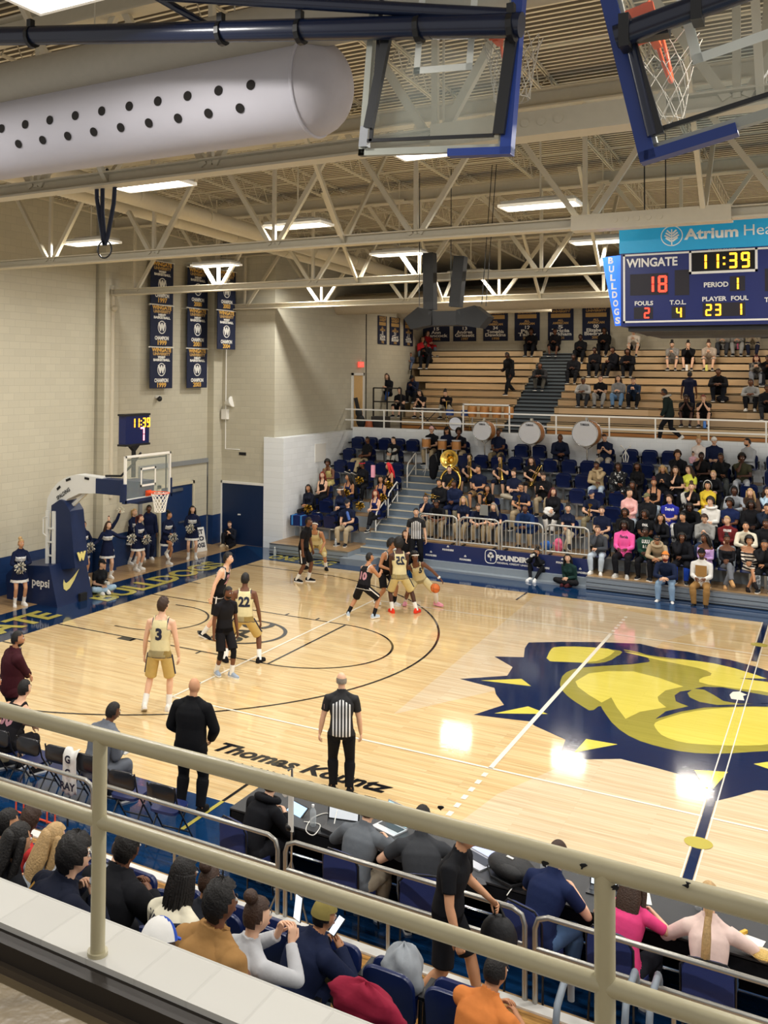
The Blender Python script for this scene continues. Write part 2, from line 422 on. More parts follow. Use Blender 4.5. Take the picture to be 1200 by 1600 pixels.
ftext('baseline_lettering', 'WINGATE', (-15.15, -3.75), (0, 1, 0), (-1, 0, 0), 1.12, M_APGOLD, bold=.04, fit=5.2)
ftext('sideline_lettering', 'ONE DOG', (-13.2, 8.15), (1, 0, 0), (0, 1, 0), .86, M_APGOLD, bold=.03, fit=2.3)
ftext('court_name_lettering', 'Thomas Kountz', (-5.55, -6.02), (1, 0, 0), (0, 1, 0), .5, M_LINE_B, bold=.016, shear=.28, fit=3.0)
ftext('court_name_lettering', 'FAMILY COURT', (-5.3, -6.5), (1, 0, 0), (0, 1, 0), .3, M_LINE_B, bold=.004, fit=2.5, space=1.2)

# walls: end wall with a navy dado, two pilasters, the recessed garage-door bay
def wallpiece(name, a, b, m): return struct(MB().bb(a, b).build(name, m))
H = 11.6; DADO = 1.02
wallpiece('wall_end', (WX - .3, -17, DADO), (WX, 3.1, H), M_WALL)
wallpiece('wall_end_dado', (WX - .3, -17, 0), (WX, 3.1, DADO), M_BLUEW)
wallpiece('wall_end_bay', (WX - .3, 3.1, DADO), (WX + .12, 9.5, H), M_WALL)
wallpiece('wall_end_bay_dado', (WX - .3, 3.1, 0), (WX + .12, 9.5, DADO), M_BLUEW)
for i, (y0, y1) in enumerate(((3.1, 3.75), (8.95, 9.5))):
 wallpiece('trim_%d' % (i + 1), (WX - .2, y0, DADO), (WX + .38, y1, H), M_WALL)
 wallpiece('trim_%d' % (i + 3), (WX - .2, y0, 0), (WX + .38, y1, DADO), M_BLUEW)
wallpiece('wall_corner', (WX - .3, 9.5, 2.15), (-15.02, 9.8, H), M_WALLX)
wallpiece('wall_corner_pier', (-15.32, 9.5, 0), (-15.02, 9.8, 2.15), M_WHITEW)
wallpiece('wall_stand', (-15.32, 9.8, 3.78), (-15.02, 23.4, H), M_WALL)
lw = MB().bb((-15.4, 9.44, 0), (-14.62, 15.2, 3.78)); struct(lw.build('wall_stand_lower', M_WHITEW2))
wallpiece('wall_back', (-15.3, 23.2, 3.5), (9, 23.5, H), M_WALLX)
mz = MB().bb((-14.62, 14.86, 0), (9, 15.1, 3.92)); struct(mz.build('wall_mezzanine', M_WHITEW))
struct(MB().bb((-15.02, 15.1, 3.5), (9, 23.2, 3.82)).build('floor_mezzanine', mat('mezzanine_concrete', '8b8577', .6)))
# control joints
struct(MB().bb((-15.02, 16.9, 3.82), (-15.0, 16.94, 9)).build('trim_5', M_DK)); struct(MB().bb((3.38, 23.16, 6), (3.5, 23.2, 10)).build('trim_6', M_STEEL))
# navy double door in the end wall, the big navy door under the corner wall, the upper exit door
d = struct(bpy.data.objects.new('door_1', None)); COL.objects.link(d); d.location = (WX + .12, 7.1, 0)
md = mat('navy_door', '14305c', .35, var=.05)
MB().bb((0, -.9, 0), (.05, .9, 2.2)).build('door_leaf', md, d); MB().bb((0, -1.0, 0), (.09, -.9, 2.3)).bb((0, .9, 0), (.09, 1.0, 2.3)).bb((0, -1, 2.2), (.09, 1, 2.3)).build('door_frame', mat('door_frame', 'cfc6ab', .5), d)
MB().bb((.05, .1, .95), (.1, .75, 1.0)).build('push_bar', M_ALU, d); MB().bb((.05, -.3, 2.02), (.1, .3, 2.12)).build('door_closer', M_ALU, d)
MB().bb((.0, -2.0, 2.85), (.06, 2.0, 3.0)).bb((.0, -2.0, 0), (.06, -1.85, 2.85)).bb((.0, 1.85, 0), (.06, 2.0, 2.85)).build('door_surround', mat('grey_surround', '85888a', .5), d)
d = struct(bpy.data.objects.new('door_2', None)); COL.objects.link(d); d.location = (-16.2, 9.5, 0)
MB().bb((-.92, -.02, 0), (.88, .06, 2.1)).build('door_leaf', mat('navy_shutter', '0f2547', .4, var=.05), d)
MB().bb((-1.0, -.05, 0), (-.92, .1, 2.18)).bb((.88, -.05, 0), (.96, .1, 2.18)).bb((-1.0, -.05, 2.1), (.96, .1, 2.18)).build('door_frame', M_WHITE, d)
MB().bb((-.25, -.05, 1.02), (-.15, -.02, 1.06)).build('door_handle', M_WHITE, d)
d = struct(bpy.data.objects.new('door_3', None)); COL.objects.link(d); d.location = (-15.02, 16.1, 3.82)
MB().bb((.0, -.45, 0), (.03, .45, 2.1)).build('door_leaf', mat('lit_corridor', 'd9b277', .6), d)
MB().bb((-.02, -.55, 0), (.07, -.45, 2.2)).bb((-.02, .45, 0), (.07, .55, 2.2)).bb((-.02, -.55, 2.1), (.07, .55, 2.2)).build('door_frame', M_WHITE, d)

# ---------------------------------------------------------------- roof: deck, trusses, joists, lamps, ducts
M_DECK = mat('roof_deck', 'e8e0ca', .6, var=.05)
ZT = lambda y: 10.62 - (y - 3.4) * .043          # top of the truss top chords: the roof falls gently to the far side
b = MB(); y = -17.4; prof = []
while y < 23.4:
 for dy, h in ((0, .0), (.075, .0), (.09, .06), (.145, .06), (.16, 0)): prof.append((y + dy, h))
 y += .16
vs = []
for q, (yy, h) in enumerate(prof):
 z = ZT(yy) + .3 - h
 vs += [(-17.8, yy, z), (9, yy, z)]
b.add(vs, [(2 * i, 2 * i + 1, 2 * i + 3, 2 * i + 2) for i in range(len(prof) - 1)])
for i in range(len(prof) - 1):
 if prof[i][1] < .05 or prof[i + 1][1] < .05: b.mi[i] = 1  # recessed flute faces take a darker colour, painted-in shade of the grooves
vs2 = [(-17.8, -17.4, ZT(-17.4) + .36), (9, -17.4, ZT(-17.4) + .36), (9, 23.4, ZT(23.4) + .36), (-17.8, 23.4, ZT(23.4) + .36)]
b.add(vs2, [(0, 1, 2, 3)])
struct(b.build('ceiling', [M_DECK, mat('flute_shade', '8d816c', .8)]))

TR = [('first roof truss above the far lower stand, ending at the second pilaster', 9.3, 8.2, -16.12, -17.1), ('roof truss over the far half of the court, ending at the first pilaster', 3.4, 8.29, -16.31, -17.1), ('roof truss across the middle of the court behind the scoreboard', -2.6, 8.44, -14.0, -17.4), ('roof truss nearest the camera crossing behind the two folded backboards', -9.0, 8.52, -14.2, -17.4)]
for lab, ty, zb, x0, xs in TR:
 t = thing('roof_truss', 'cream steel ' + lab, 'truss', (0, ty, zb), group='cream steel roof trusses')
 zt = ZT(ty) - zb; x1 = 8.8
 bc = MB().bb((xs, -.13, 0), (x1, .13, .03)).bb((xs, -.13, .0), (xs + .01, .13, .2)).bb((xs, -.012, .03), (x1, .012, .17)).bb((xs, -.13, .17), (x1, .13, .19)); bc.build('bottom_chord', M_STEEL, t)
 MB().bb((xs, -.15, zt - .03), (x1, .15, zt)).bb((xs, -.015, zt - .3), (x1, .015, zt)).bb((xs, -.15, zt - .32), (x1, .15, zt - .29)).build('top_chord', M_STEEL, t)
 x = x0
 while x < x1 - .5:
  MB().bar((x, 0, .12), (x, 0, zt - .3), .07, .07).build('vertical', M_STEEL, t)
  for s in (-1, 1):
   xe = x + s * 1.42
   if xs < xe < x1: MB().bar((x + s * .08, 0, .12), (xe, 0, zt - .28), .09, .09, side=(0, 1, 0)).build('diagonal', M_STEEL, t)
  x += 3.0
 # splice plates with bolts, seen on the nearer chords
 if ty < -2:
  sp = MB().bb((-2.2, -.16, -.035), (.2, .16, -.003)).bb((-2.2, -.155, -.01), (.2, -.14, .22))
  for i in range(5): sp.tube([(-1.5 + i * .17, -.17, .1), (-1.5 + i * .17, -.15, .1)], .045, 10)
  sp.build('splice_plate', M_STEEL, t)
# kicker braces from the truss feet up to the joists
ki = 0
for ty, zb, xl in ((-2.6, 8.5, (-6.45, -.2)), (3.4, 8.35, (-9.0, -3.0)), (-9.0, 8.6, (-6.9, 1.0)), (9.3, 8.25, (-8.9, -5.9))):
 for x in xl:
  b = thing('kicker_brace', 'pair of slim steel braces rising from a roof truss foot to the joists', 'brace', (x, ty, zb), group='kicker braces on the trusses')
  for s in (-1, 1): MB().bar((0, 0, 0), (0, s * 2.0, ZT(ty) - zb - .25), .07, .07).build('strut', M_STEEL, b)
# bar joists run between the trusses, bearing on the top chords
def joist_mesh(L):
 b = MB(); h = .42
 for s in (-.022, .022):
  b.bb((s - .012, 0, h - .05), (s + .012, L, h)); b.bb((s - .012, .55, 0), (s + .012, L - .55, .035))
 n = int(L / .6); st = (L - 1.1) / n
 for i in range(n):
  y = .55 + i * st
  b.tube([(0, y, .02), (0, y + st / 2, h - .03)], .011, 5); b.tube([(0, y + st / 2, h - .03), (0, y + st, .02)], .011, 5)
 b.tube([(0, 0, h - .03), (0, .55, .02)], .011, 5); b.tube([(0, L, h - .03), (0, L - .55, .02)], .011, 5)
 return b.mesh('bar_joist')
for y0, y1 in ((9.3, 15.1), (3.4, 9.3), (-2.6, 3.4), (-9.0, -2.6), (-15.2, -9.0)):
 me = joist_mesh(y1 - y0 - .1); me.materials.append(M_STEEL)
 for i in range(15):
  o = bpy.data.objects.new('bar_joist', me); COL.objects.link(o)
  o.location = (-16.6 + i * 1.75, y0 + .05, ZT(y0) + .24 - .42); o.rotation_euler = (math.atan((ZT(y1) - ZT(y0)) / (y1 - y0)), 0, 0)
  tag(o, 'slim open-web cream joist running under the ribbed roof deck', 'joist', 'open-web roof joists')
# bridging rods across the joists
for y in (-11.5, -6.8, -4.7, -.6, 1.4, 5.4, 7.3, 11.3):
 tag(MB().bar((-17.3, 0, 0), (8.8, 0, 0), .03, .03).build('bridging_rod', M_STEEL, loc=(0, y, ZT(y) - .06)), 'long thin steel rod tying the roof joists together', 'rod', 'bridging rods under the joists')
# far bulkhead beam and soffit over the upper stand
struct(MB().bb((-17.5, 14.85, 8.42), (9, 15.15, 9.0)).build('trim_7', M_STEEL))
struct(MB().bb((-15.02, 14.9, 8.95), (9, 23.3, 9.1)).build('ceiling_upper_stand', mat('soffit', 'a89a80', .7)))
tag(MB().tube([(-14.4, 20.0, 8.62), (-8.3, 20.0, 8.62)], .09, 12).bb((-14, 19.97, 8.6), (-13.95, 20.03, 8.96)).bb((-9, 19.97, 8.6), (-8.95, 20.03, 8.96)).build('support_pipe', M_STEEL, smooth=40), 'beige pipe under the soffit above the small banners', 'pipe')
tag(MB().bar((-11, 0, 0), (8.8, 0, 0), .2, .12).build('hanging_beam', M_STEEL, loc=(0, 18.5, 8.75)), 'long cream beam under the soffit above the wall banners', 'beam')

# lamps: flat high-bay panels on a stem, each with its own light
M_LENS = mat('lamp_lens', 'ffffff', .4, var=0, emit='fff6ea', es=9.0)
M_TRAY = mat('lamp_tray', 'c9c6bd', .4)
lf = MB().bb((-.64, -.26, .03), (.64, .26, .09)).bb((-.4, -.14, .09), (.4, .14, .14)).mesh('housing'); ll = MB().bb((-.6, -.225, -.012), (.6, .225, .03)).mesh('lens')
lfr = MB().bb((-.68, -.3, -.02), (.68, -.26, .03)).bb((-.68, .26, -.02), (.68, .3, .03)).bb((-.68, -.3, -.02), (-.64, .3, .03)).bb((.64, -.3, -.02), (.68, .3, .03)).mesh('guard')
lf.materials.append(M_TRAY); ll.materials.append(M_LENS); lfr.materials.append(mat('lamp_guard', 'e9e7df', .3, emit='fff4e2', es=.25))
ld = bpy.data.lights.new('lamp_light', 'AREA'); ld.shape = 'RECTANGLE'; ld.size = .6; ld.size_y = .22; ld.energy = LAMP_W; ld.color = (1.0, .975, .93)
cols = {-13.3: 'first column from the end wall', -7.8: 'second column from the end wall', -2.9: 'third column, beside the scoreboard', 2.2: 'fourth column, beyond the scoreboard', 6.8: 'fifth column'}
rows = {-13.5: 'row over the balcony', -6.85: 'row over the near sideline', -2.0: 'row over the middle of the court', 3.25: 'row over the far half of the court', 8.7: 'row over the far sideline'}
for x, cn in cols.items():
 for y, rn in rows.items():
  z = 9.0
  lp = thing('ceiling_lamp', 'white rectangular lamp, %s, %s' % (rn, cn.split(',')[0].replace(' from the end wall', '')), 'ceiling lamp', (x - (.5 if x == -2.9 and y < -13 else 0), y, z), group='flat lamps under the roof')
  for nm, me in (('housing', lf), ('lens', ll), ('guard', lfr)):
   o = bpy.data.objects.new(nm, me); COL.objects.link(o); o.parent = lp
  MB().tube([(0, 0, .12), (0, 0, ZT(y) - z + .2)], .018, 8).bb((-.14, -.04, ZT(y) - z - .3), (.14, .04, ZT(y) - z - .26)).build('stem', M_STEEL, lp)
  lo = bpy.data.objects.new('lamp_light', ld); COL.objects.link(lo); lo.parent = lp; lo.location = (0, 0, -.03)
# lamps of the upper stand soffit
for i, x in enumerate((-12, -7.5, -3, 1.5)):
 lp = thing('soffit_lamp', 'slim lamp under the upper stand soffit, %s from the end wall' % ('first', 'second', 'third', 'fourth')[i], 'ceiling lamp', (x, 19.3, 8.9), group='lamps over the upper stand')
 MB().bb((-.6, -.12, -.05), (.6, .12, .04)).build('lens', M_LENS, lp)
 l2 = bpy.data.lights.new('lamp_light', 'AREA'); l2.shape = 'RECTANGLE'; l2.size = 1.2; l2.size_y = .3; l2.energy = LAMP_W * .42; l2.color = (1, .9, .76)
 lo = bpy.data.objects.new('lamp_light', l2); COL.objects.link(lo); lo.parent = lp; lo.location = (0, 0, -.06)

# fabric air duct over the near sideline: far end capped, two rows of holes
def fabric_duct(a, bb_, r, label, holes, hub=None):
 a = Vector(a); bb_ = Vector(bb_); t = (bb_ - a).normalized(); L = (bb_ - a).length
 root = thing('fabric_duct', label, 'air duct', a)
 Y = Vector((0, 0, 1)).cross(t).normalized(); Z = t.cross(Y)
 mf = mat('duct_fabric', 'c2bfc6', .8, var=.06, scale=2.0, bump=.25, bscale=5)
 M = MB(); n = 40; prof = [(0, r)]
 P = []; Rr = []
 for i in range(33):
  P.append(t * (L * i / 32)); Rr.append(r)
 M.tube(P, Rr, n, caps=False)
 M.build('sleeve', mf, root, smooth=60)
 C = MB(); P = []; Rr = []
 for i in range(9):
  q = i / 8; P.append(t * (L + r * .75 * math.sin(q * math.pi / 2))); Rr.append(max(.02, r * math.cos(q * math.pi / 2)))
 C.tube(P, Rr, n, caps=True)
 C.build('end_cap', mat('duct_cap_fabric', 'b7b2b6', .85, var=.1, scale=5, bump=.9, bscale=4), root, smooth=60)
 S = MB().tube([t * (L - .01) + (Y * math.cos(q) + Z * math.sin(q)) * (r + .006) for q in [2 * math.pi * i / 36 for i in range(36)]], .018, 6, closed=True); S.build('seam', mf, root, smooth=60)
 hm = mat('duct_hole', '1a1613', .9)
 ho = MB()
 for s, ang in holes:
  nn = Y * math.cos(ang) + Z * math.sin(ang); c = t * s + nn * (r + .004)
  ho.prism([c + (t * math.cos(q) * .047 + nn.cross(t) * math.sin(q) * .047) for q in [2 * math.pi * i / 18 for i in range(18)]], nn * .004)
 ho.build('hole_pattern', hm, root)
 T = MB().bar(Z * (r + .02) - t * .0, Z * (r + .02) + t * L, .05, .05); T.build('hanging_rail', M_STEEL, root)
 for i in range(6): MB().tube([Z * (r + .02) + t * (L * (i + .5) / 6), Z * (r + 1.2) + t * (L * (i + .5) / 6)], .008, 5).build('hanger', M_STEEL, root)
 return root
DZ, DY, DR = 8.72, -11.05, .46
hl = []
for i in range(40):
 hl.append((10.55 - i * .36, R(-176))); hl.append((10.4 - i * .36, R(-152)))
fabric_duct((-13.6, DY, DZ), (-2.62, DY, DZ), DR, 'big pale fabric air duct with two rows of holes at the top', [(s, a) for s, a in hl if s > .3])
tag(MB().tube([(-15, -11.3, 9.25), (8, -11.3, 9.25)], .24, 20).build('air_duct', mat('grey_duct', 'aba393', .5), smooth=40), 'long plain metal duct behind the big fabric duct', 'air duct')
# slim round ducts running out across the trusses
for q, (x, z) in enumerate(((-10.9, 9.75), (-11.8, 9.75))):
 t = thing('round_duct', ('thicker' if not q else 'thinner') + ' beige round duct crossing between the roof trusses', 'air duct', (x, -6.0, z), group='round ducts across the trusses')
 rad = .19 if not q else .15
 MB().tube([(0, -1.0, 0), (0, 17, -.5)], rad, 16).build('pipe', M_STEEL, t, smooth=40)
 for i in range(6): MB().tube([(0, i * 2.6, -.03 * i * 2.6 + .0), (0, i * 2.6 + .06, -.03 * i * 2.6)], rad + .018, 16).build('joint_band', M_STEEL, t, smooth=40)
# perforated fabric duct along the far bulkhead
mfd = thing('fabric_duct', 'long beige fabric duct with a single row of holes along the far bulkhead', 'air duct', (0, 14.3, 8.62))
MB().tube([(-15.0, 0, 0), (8.8, 0, 0)], .36, 24).build('sleeve', mat('duct_fabric2', 'b5a78f', .8), mfd, smooth=50)
hb = MB()
for i in range(42): hb.tube([(-14.4 + i * .55, -.36, .1), (-14.4 + i * .55, -.345, .1)], .05, 12)
hb.build('hole_pattern', mat('duct_hole', '1a1613', .9), mfd)
tag(MB().tube([(-17.17, 3.43, 2.2), (-17.17, 3.43, 8.6)], .07, 12).ball((-17.1, 3.43, 7.9), .1).build('conduit_pipe', M_STEEL, smooth=40), 'vertical cream pipe on the first pilaster', 'pipe')

# ---------------------------------------------------------------- goal on the baseline
def pz(u, v, y): p = px(u, v, 1, y); return (p.x, p.z)
M_PAD = mat('navy_pad', '14254a', .42, var=.07, spec=.4); M_GLASS = None
def glass(name, tint='cfdcd4', a=.11):
 if name in _M: return _M[name]
 ma = mat(name, tint, .03, alpha=a, var=0, spec=.6); return ma
M_GLASS = glass('board_glass')
M_ORANGE = mat('rim_orange', 'e2521f', .4, var=.05); M_NET = mat('net_cord', 'efece4', .8)
M_OFFWH = mat('goal_white', 'd8d9d6', .3, var=.03)


def net(mb, c, r, n=12, drop=.45, down=(0, 0, -1), t=.006):
 c = Vector(c); dn = Vector(down); X = dn.orthogonal().normalized(); Y = dn.cross(X)
 def P(k, lev):
  a = 2 * math.pi * k / n; q = lev / 6; rr = r * (1 - .52 * q ** .8 + .1 * q * q)
  return c + (X * math.cos(a) + Y * math.sin(a)) * rr + dn * drop * q
 for lev in range(6):
  for k in range(n):
   o = .5 * (lev % 2)
   mb.tube([P(k + o, lev), P(k + o + .5, lev + 1)], t, 5); mb.tube([P(k + o, lev), P(k + o - .5, lev + 1)], t, 5)
 for k in range(n):
  mb.tube([P(k, 6), P(k + 1, 6)], t, 5)


def hoop(parent, M, board_w, board_h, padded=True, pad_col=None, thin=.006):
 """backboard in its own frame: x right along the width, y up, z out to the court; M places it"""
 def mk(name, mb, m, sm_=None):
  o = mb.build(name, m, parent, smooth=sm_); o.matrix_local = M; return o
 w, h = board_w / 2, board_h
 mk('glass_pane', MB().bb((-w + .03, .03, -.008), (w - .03, h - .03, .008)), M_GLASS)
 f = MB()
 for a, b_ in (((-w, 0, -.03), (w, .05, .03)), ((-w, h - .05, -.03), (w, h, .03)), ((-w, 0, -.03), (-w + .05, h, .03)), ((w - .05, 0, -.03), (w, h, .03))): f.bb(a, b_)
 mk('board_frame', f, M_WHITE if thin > .004 else mat('dull_frame', '9a9c92', .4))
 s = MB()
 for a, b_ in (((-.305, .30, .009), (.305, .35, .012)), ((-.305, .71, .009), (.305, .76, .012)), ((-.305, .30, .009), (-.255, .76, .012)), ((.255, .30, .009), (.305, .76, .012))): s.bb(a, b_)
 mk('target_square', s, M_WHITE)
 g = MB()
 for q in (-w + .1, w - .12): g.bb((q, .08, -.06), (q + .025, h - .08, -.035))
 g.bb((-w + .1, h - .12, -.06), (w - .1, h - .095, -.035)); mk('rear_brace', g, M_BLACK)
 rm = MB().bb((-.1, .05, .0), (.1, .19, .03)).bb((-.11, .13, .02), (.11, .17, .15))
 rm.tube([(.2286 * math.cos(a), .15, .38 + .2286 * math.sin(a)) for a in [2 * math.pi * i / 28 for i in range(28)]], .011, 8, closed=True)
 rim = mk('rim', rm, M_ORANGE, 50)
 nm = MB(); net(nm, (0, .14, .38), .225, down=(0, -1, 0) if padded and thin > .004 else Matrix(M).to_3x3().inverted() @ Vector((0, 0, -1)), t=thin); nm.build('net', M_NET if thin > .004 else mat('grey_net', 'a9a294', .8), rim)
 if padded:
  p = MB().bb((-w - .025, -.05, -.05), (w + .025, .03, .05)).bb((-w - .03, -.05, -.05), (-w + .025, .42, .05)).bb((w - .025, -.05, -.05), (w + .03, .42, .05))
  mk('edge_pad', p, pad_col or M_PAD)


def board_frame(c, xd, yd): return frame(c, xd, yd)
g = thing('basketball_goal', 'portable basketball goal with navy padded base and white curved arm on the baseline', 'basketball goal', (0, 0, 0))
hoop(g, board_frame((-13.1, 0, 2.88), (0, 1, 0), (0, 0, 1)), 1.83, 1.09)
b = MB()
for s in (-1, 1):
 pass
base = [(-17.2, .0), (-15.42, .0), (-15.72, 1.02), (-16.9, .92), (-17.25, .62)]
b.prism([(x, -.68, z) for x, z in base], (0, 1.36, 0)); b.build('base_pad', M_PAD, g)
MB().bb((-15.44, .12, .0), (-15.36, .38, .2)).build('base_notch', M_DK, g)
arm_o = [pz(*q, 0) for q in ((79, 800), (81, 778), (88, 764), (97, 753), (112, 744), (126, 740.5), (145, 743), (166, 746))]
arm_i = [pz(*q, 0) for q in ((166, 769), (156, 770), (131, 770), (112, 779), (103, 790), (92, 800))]
MB().prism([(x, -.17, z) for x, z in arm_o + arm_i], (0, .34, 0)).build('boom_arm', M_OFFWH, g)
sl = MB()
for a, b_ in (((103, 751), (110, 748)), ((132, 747), (139, 748.5)), ((89, 765), (94, 760))):
 p, q = pz(*a, -.18), pz(*b_, -.18); sl.bar((p[0], -.178, p[1]), (q[0], -.178, q[1]), .01, .06)
sl.build('arm_slots', M_DK, g)
p = pz(91, 779, -.18); q = pz(107, 767, -.18); mid = ((p[0] + q[0]) / 2, (p[1] + q[1]) / 2 + .02)
def gtext(nm, s, size, o, xd, yd, m_, par=None, **k): return text(nm, s, size, frame(o, xd, yd), m_, par or g, **k)
gtext('maker_lettering', 'SPALDING', .14, (mid[0], -.182, mid[1]), (q[0] - p[0], 0, q[1] - p[1]), (-(q[1] - p[1]), 0, q[0] - p[0]), M_DK, bold=.004, fit=.52)
pad = [pz(*q, 0) for q in ((91, 788), (104, 779), (110, 781), (120, 797), (123, 830), (128, 885), (86, 890), (90, 830))]
MB().prism([(x, -.26, z) for x, z in pad], (0, .52, 0)).build('mast_pad', M_PAD, g)
top = pad[3]
MB().bar((-15.75, 0, 2.35), (-15.05, 0, 2.9), .08, .08).build('strut', M_OFFWH, g)
fr = MB()
xa = pz(80, 800, -.2)[0]
for dx in (.0, .22): fr.bar((xa + dx, -.32, .95), (xa + dx - .05, -.28, 2.35), .06, .09)
for z in (1.2, 1.55, 1.9): fr.bar((xa, -.32, z), (xa + .22, -.32, z), .04, .04)
fr.tube([(xa - .02, -.32, 2.2), (xa - .16, -.32, 2.15), (xa - .16, -.32, 1.75), (xa - .02, -.32, 1.68)], .018, 8); fr.build('lift_frame', M_OFFWH, g)
MB().bb((-14.62, -.2, 2.9), (-13.7, .2, 3.28)).build('boom_pad', M_PAD, g)
MB().bb((-13.75, -.3, 2.75), (-13.14, .3, 3.3)).build('board_pad', M_PAD, g)
MB().tube([(-14.5, .05, 3.33), (-14.0, .05, 3.36), (-13.5, -.1, 3.7), (-13.25, -.1, 4.0)], .03, 8).build('cable', M_BLACK, g)
gtext('mast_lettering', 'SPALDING', .1, (pz(119, 805, 0)[0] + .012, 0, 2.1), (0, 1, 0), (0, 0, 1), M_WHITE, fit=.42, bold=.004)
gtext('mast_letter', 'W', .25, (-15.19, -.05, 1.22), (0, 1, 0), (-.05, 0, 1), mat('gold_print', 'd8cc7e', .5), bold=.03)
# sweeping tick on the front and drinks mark on the side of the base
fx = lambda z: -15.42 - .294 * z + .008
tick = [(-.32, .42), (-.34, .3), (-.26, .24), (-.12, .28), (.1, .44), (.36, .68), (.08, .53), (-.1, .45), (-.2, .42), (-.25, .45), (-.27, .52)]
MB().prism([(fx(z + .1), y, z + .1) for y, z in tick], (.006, 0, 0)).build('tick_emblem', mat('gold_print', 'd8cc7e', .5), g)
gtext('drink_lettering', 'pepsi', .3, (-16.0, -.688, .56), (1, 0, 0), (0, 0, 1), M_WHITE, bold=.006)
MB().prism([(-16.56 + .15 * math.cos(a), -.684, .54 + .15 * math.sin(a)) for a in [2 * math.pi * i / 28 for i in range(28)]], (0, -.003, 0)).build('drink_disc', mat('disc_blue', '1d4c9a', .4), g)
MB().prism([(-16.56 + .15 * math.cos(a), -.688, .54 + .15 * math.sin(a)) for a in [R(15) + R(150) * i / 14 for i in range(15)]], (0, -.003, 0)).build('drink_disc_top', mat('disc_red', 'b2323a', .4), g)
MB().prism([(-16.7, -.69, .53), (-16.62, -.69, .53), (-16.54, -.69, .56), (-16.42, -.69, .62), (-16.42, -.69, .56), (-16.52, -.69, .5), (-16.62, -.69, .47), (-16.69, -.69, .47)], (0, -.003, 0)).build('drink_wave', M_WHITE, g)
# shot clock above the board
M_LEDY = mat('led_amber', 'ffb52e', .5, var=0, emit='ffab22', es=3.2); M_LEDR = mat('led_red', 'ff3b2a', .5, var=0, emit='ff3a26', es=3.0); M_LEDP = mat('led_pink', 'ff9aa8', .5, var=0, emit='ff8fa0', es=2.6)
M_LEDOFF = mat('led_off', '1b1110', .5)
SEG = {'0': 'abcdef', '1': 'bc', '2': 'abged', '3': 'abgcd', '4': 'fgbc', '7': 'abc', '8': 'abcdefg', '9': 'abcfgd', '5': 'afgcd', '6': 'afgedc'}
def digits(s, h, M, m_, parent, name='led_lettering', gap=.72):
 """seven-segment figures in the frame M (x along the line, y up)"""
 b = MB(); w_ = h * .5; t = h * .13; x = 0
 for ch in s:
  if ch == ':':
   for yy in (.3, .7): b.box((x + t * .6, h * yy, .004), (t, t, .008))
   x += t * 2.6; continue
  if ch == ' ': x += h * gap; continue
  S = {'a': ((w_ / 2, h - t / 2), (w_ - t * .9, t)), 'g': ((w_ / 2, h / 2), (w_ - t * .9, t)), 'd': ((w_ / 2, t / 2), (w_ - t * .9, t)),
             'f': ((t / 2, h * .74), (t, h * .42)), 'b': ((w_ - t / 2, h * .74), (t, h * .42)), 'e': ((t / 2, h * .26), (t, h * .42)), 'c': ((w_ - t / 2, h * .26), (t, h * .42))}
  for k in SEG[ch]: (cx, cy), (sx, sy) = S[k]; b.box((x + cx, cy, .004), (sx, sy, .008))
  x += h * gap
 o = b.build(name, m_, parent); o.matrix_local = M; return o
sc = thing('shot_clock', 'navy shot clock showing 11:39 and 7 on a black post above the goal', 'shot clock', (-13.6, 0, 4.0))
MB().bb((-.12, -.4, .18), (.1, .54, .93)).build('case', mat('clock_navy', '0c1a4c', .3), sc); MB().bb((-.14, -.43, .9), (.12, .57, .95)).bb((-.14, -.43, .15), (.12, .57, .2)).build('case_rim', M_BLACK, sc)
MB().bb((-.05, .02, -.65), (.03, .1, .05)).prism([(-.06, -.16, .17), (-.06, .28, .17), (-.06, .1, .02), (-.06, .02, .02)], (.1, 0, 0)).build('post', M_BLACK, sc)
digits('11:39', .24, frame((.105, -.16, .6), (0, 1, 0), (0, 0, 1)), M_LEDY, sc); digits('7', .36, frame((.105, .16, .25), (0, 1, 0), (0, 0, 1)), M_LEDP, sc)

# ---------------------------------------------------------------- hanging scoreboard
sb = thing('scoreboard', 'hanging blue scoreboard reading 11:39 with teal header over centre court', 'scoreboard', (0, 0, 0))
sc = sb
SBN = mat('board_blue', '101c58', .35, var=.05, emit='101c58', es=.25); TEAL = mat('header_teal', '1787b0', .4, var=.06, emit='1787b0', es=.35); SIDEB = mat('wing_blue', '1f5fd0', .35, emit='1f5fd0', es=.35)
FY = -1.9; W2 = 1.57
MB().bb((-W2, FY, 6.84), (W2, 1.9, 8.08)).build('cabinet', SBN, sc); CAB = sc.children[0]
MB().bb((-W2 - .02, FY - .02, 8.08), (W2 + .02, 1.92, 8.56)).build('header', TEAL, sc)
t = MB(); y_ = FY - .012
for a, b_ in (((-W2 + .04, y_, 6.9), (W2 - .04, FY, 6.93)), ((-W2 + .04, y_, 8.03), (W2 - .04, FY, 8.06)), ((-W2 + .04, y_, 6.9), (-W2 + .07, FY, 8.06)), ((W2 - .07, y_, 6.9), (W2 - .04, FY, 8.06)),
              ((-.5, y_, 7.68), (.5, FY, 7.72)), ((-.5, y_, 7.68), (-.465, FY, 8.06)), ((.465, y_, 7.68), (.5, FY, 8.06))): t.bb(a, b_)
t.build('white_trim', M_WHITE, sc)
MB().bb((-.46, FY - .006, 7.72), (.46, FY, 8.03)).build('clock_window', M_DK, sc)
for s in (-1, 1):
 w_ = MB(); x0 = s * W2
 w_.prism([(x0, FY + .02, 8.06), (x0, FY + .02, 6.86), (x0 + s * .12, FY + .12, 6.86), (x0 + s * .35, FY + .2, 8.06)], (0, .12, 0)); w_.build('wing_panel', SIDEB, sc)
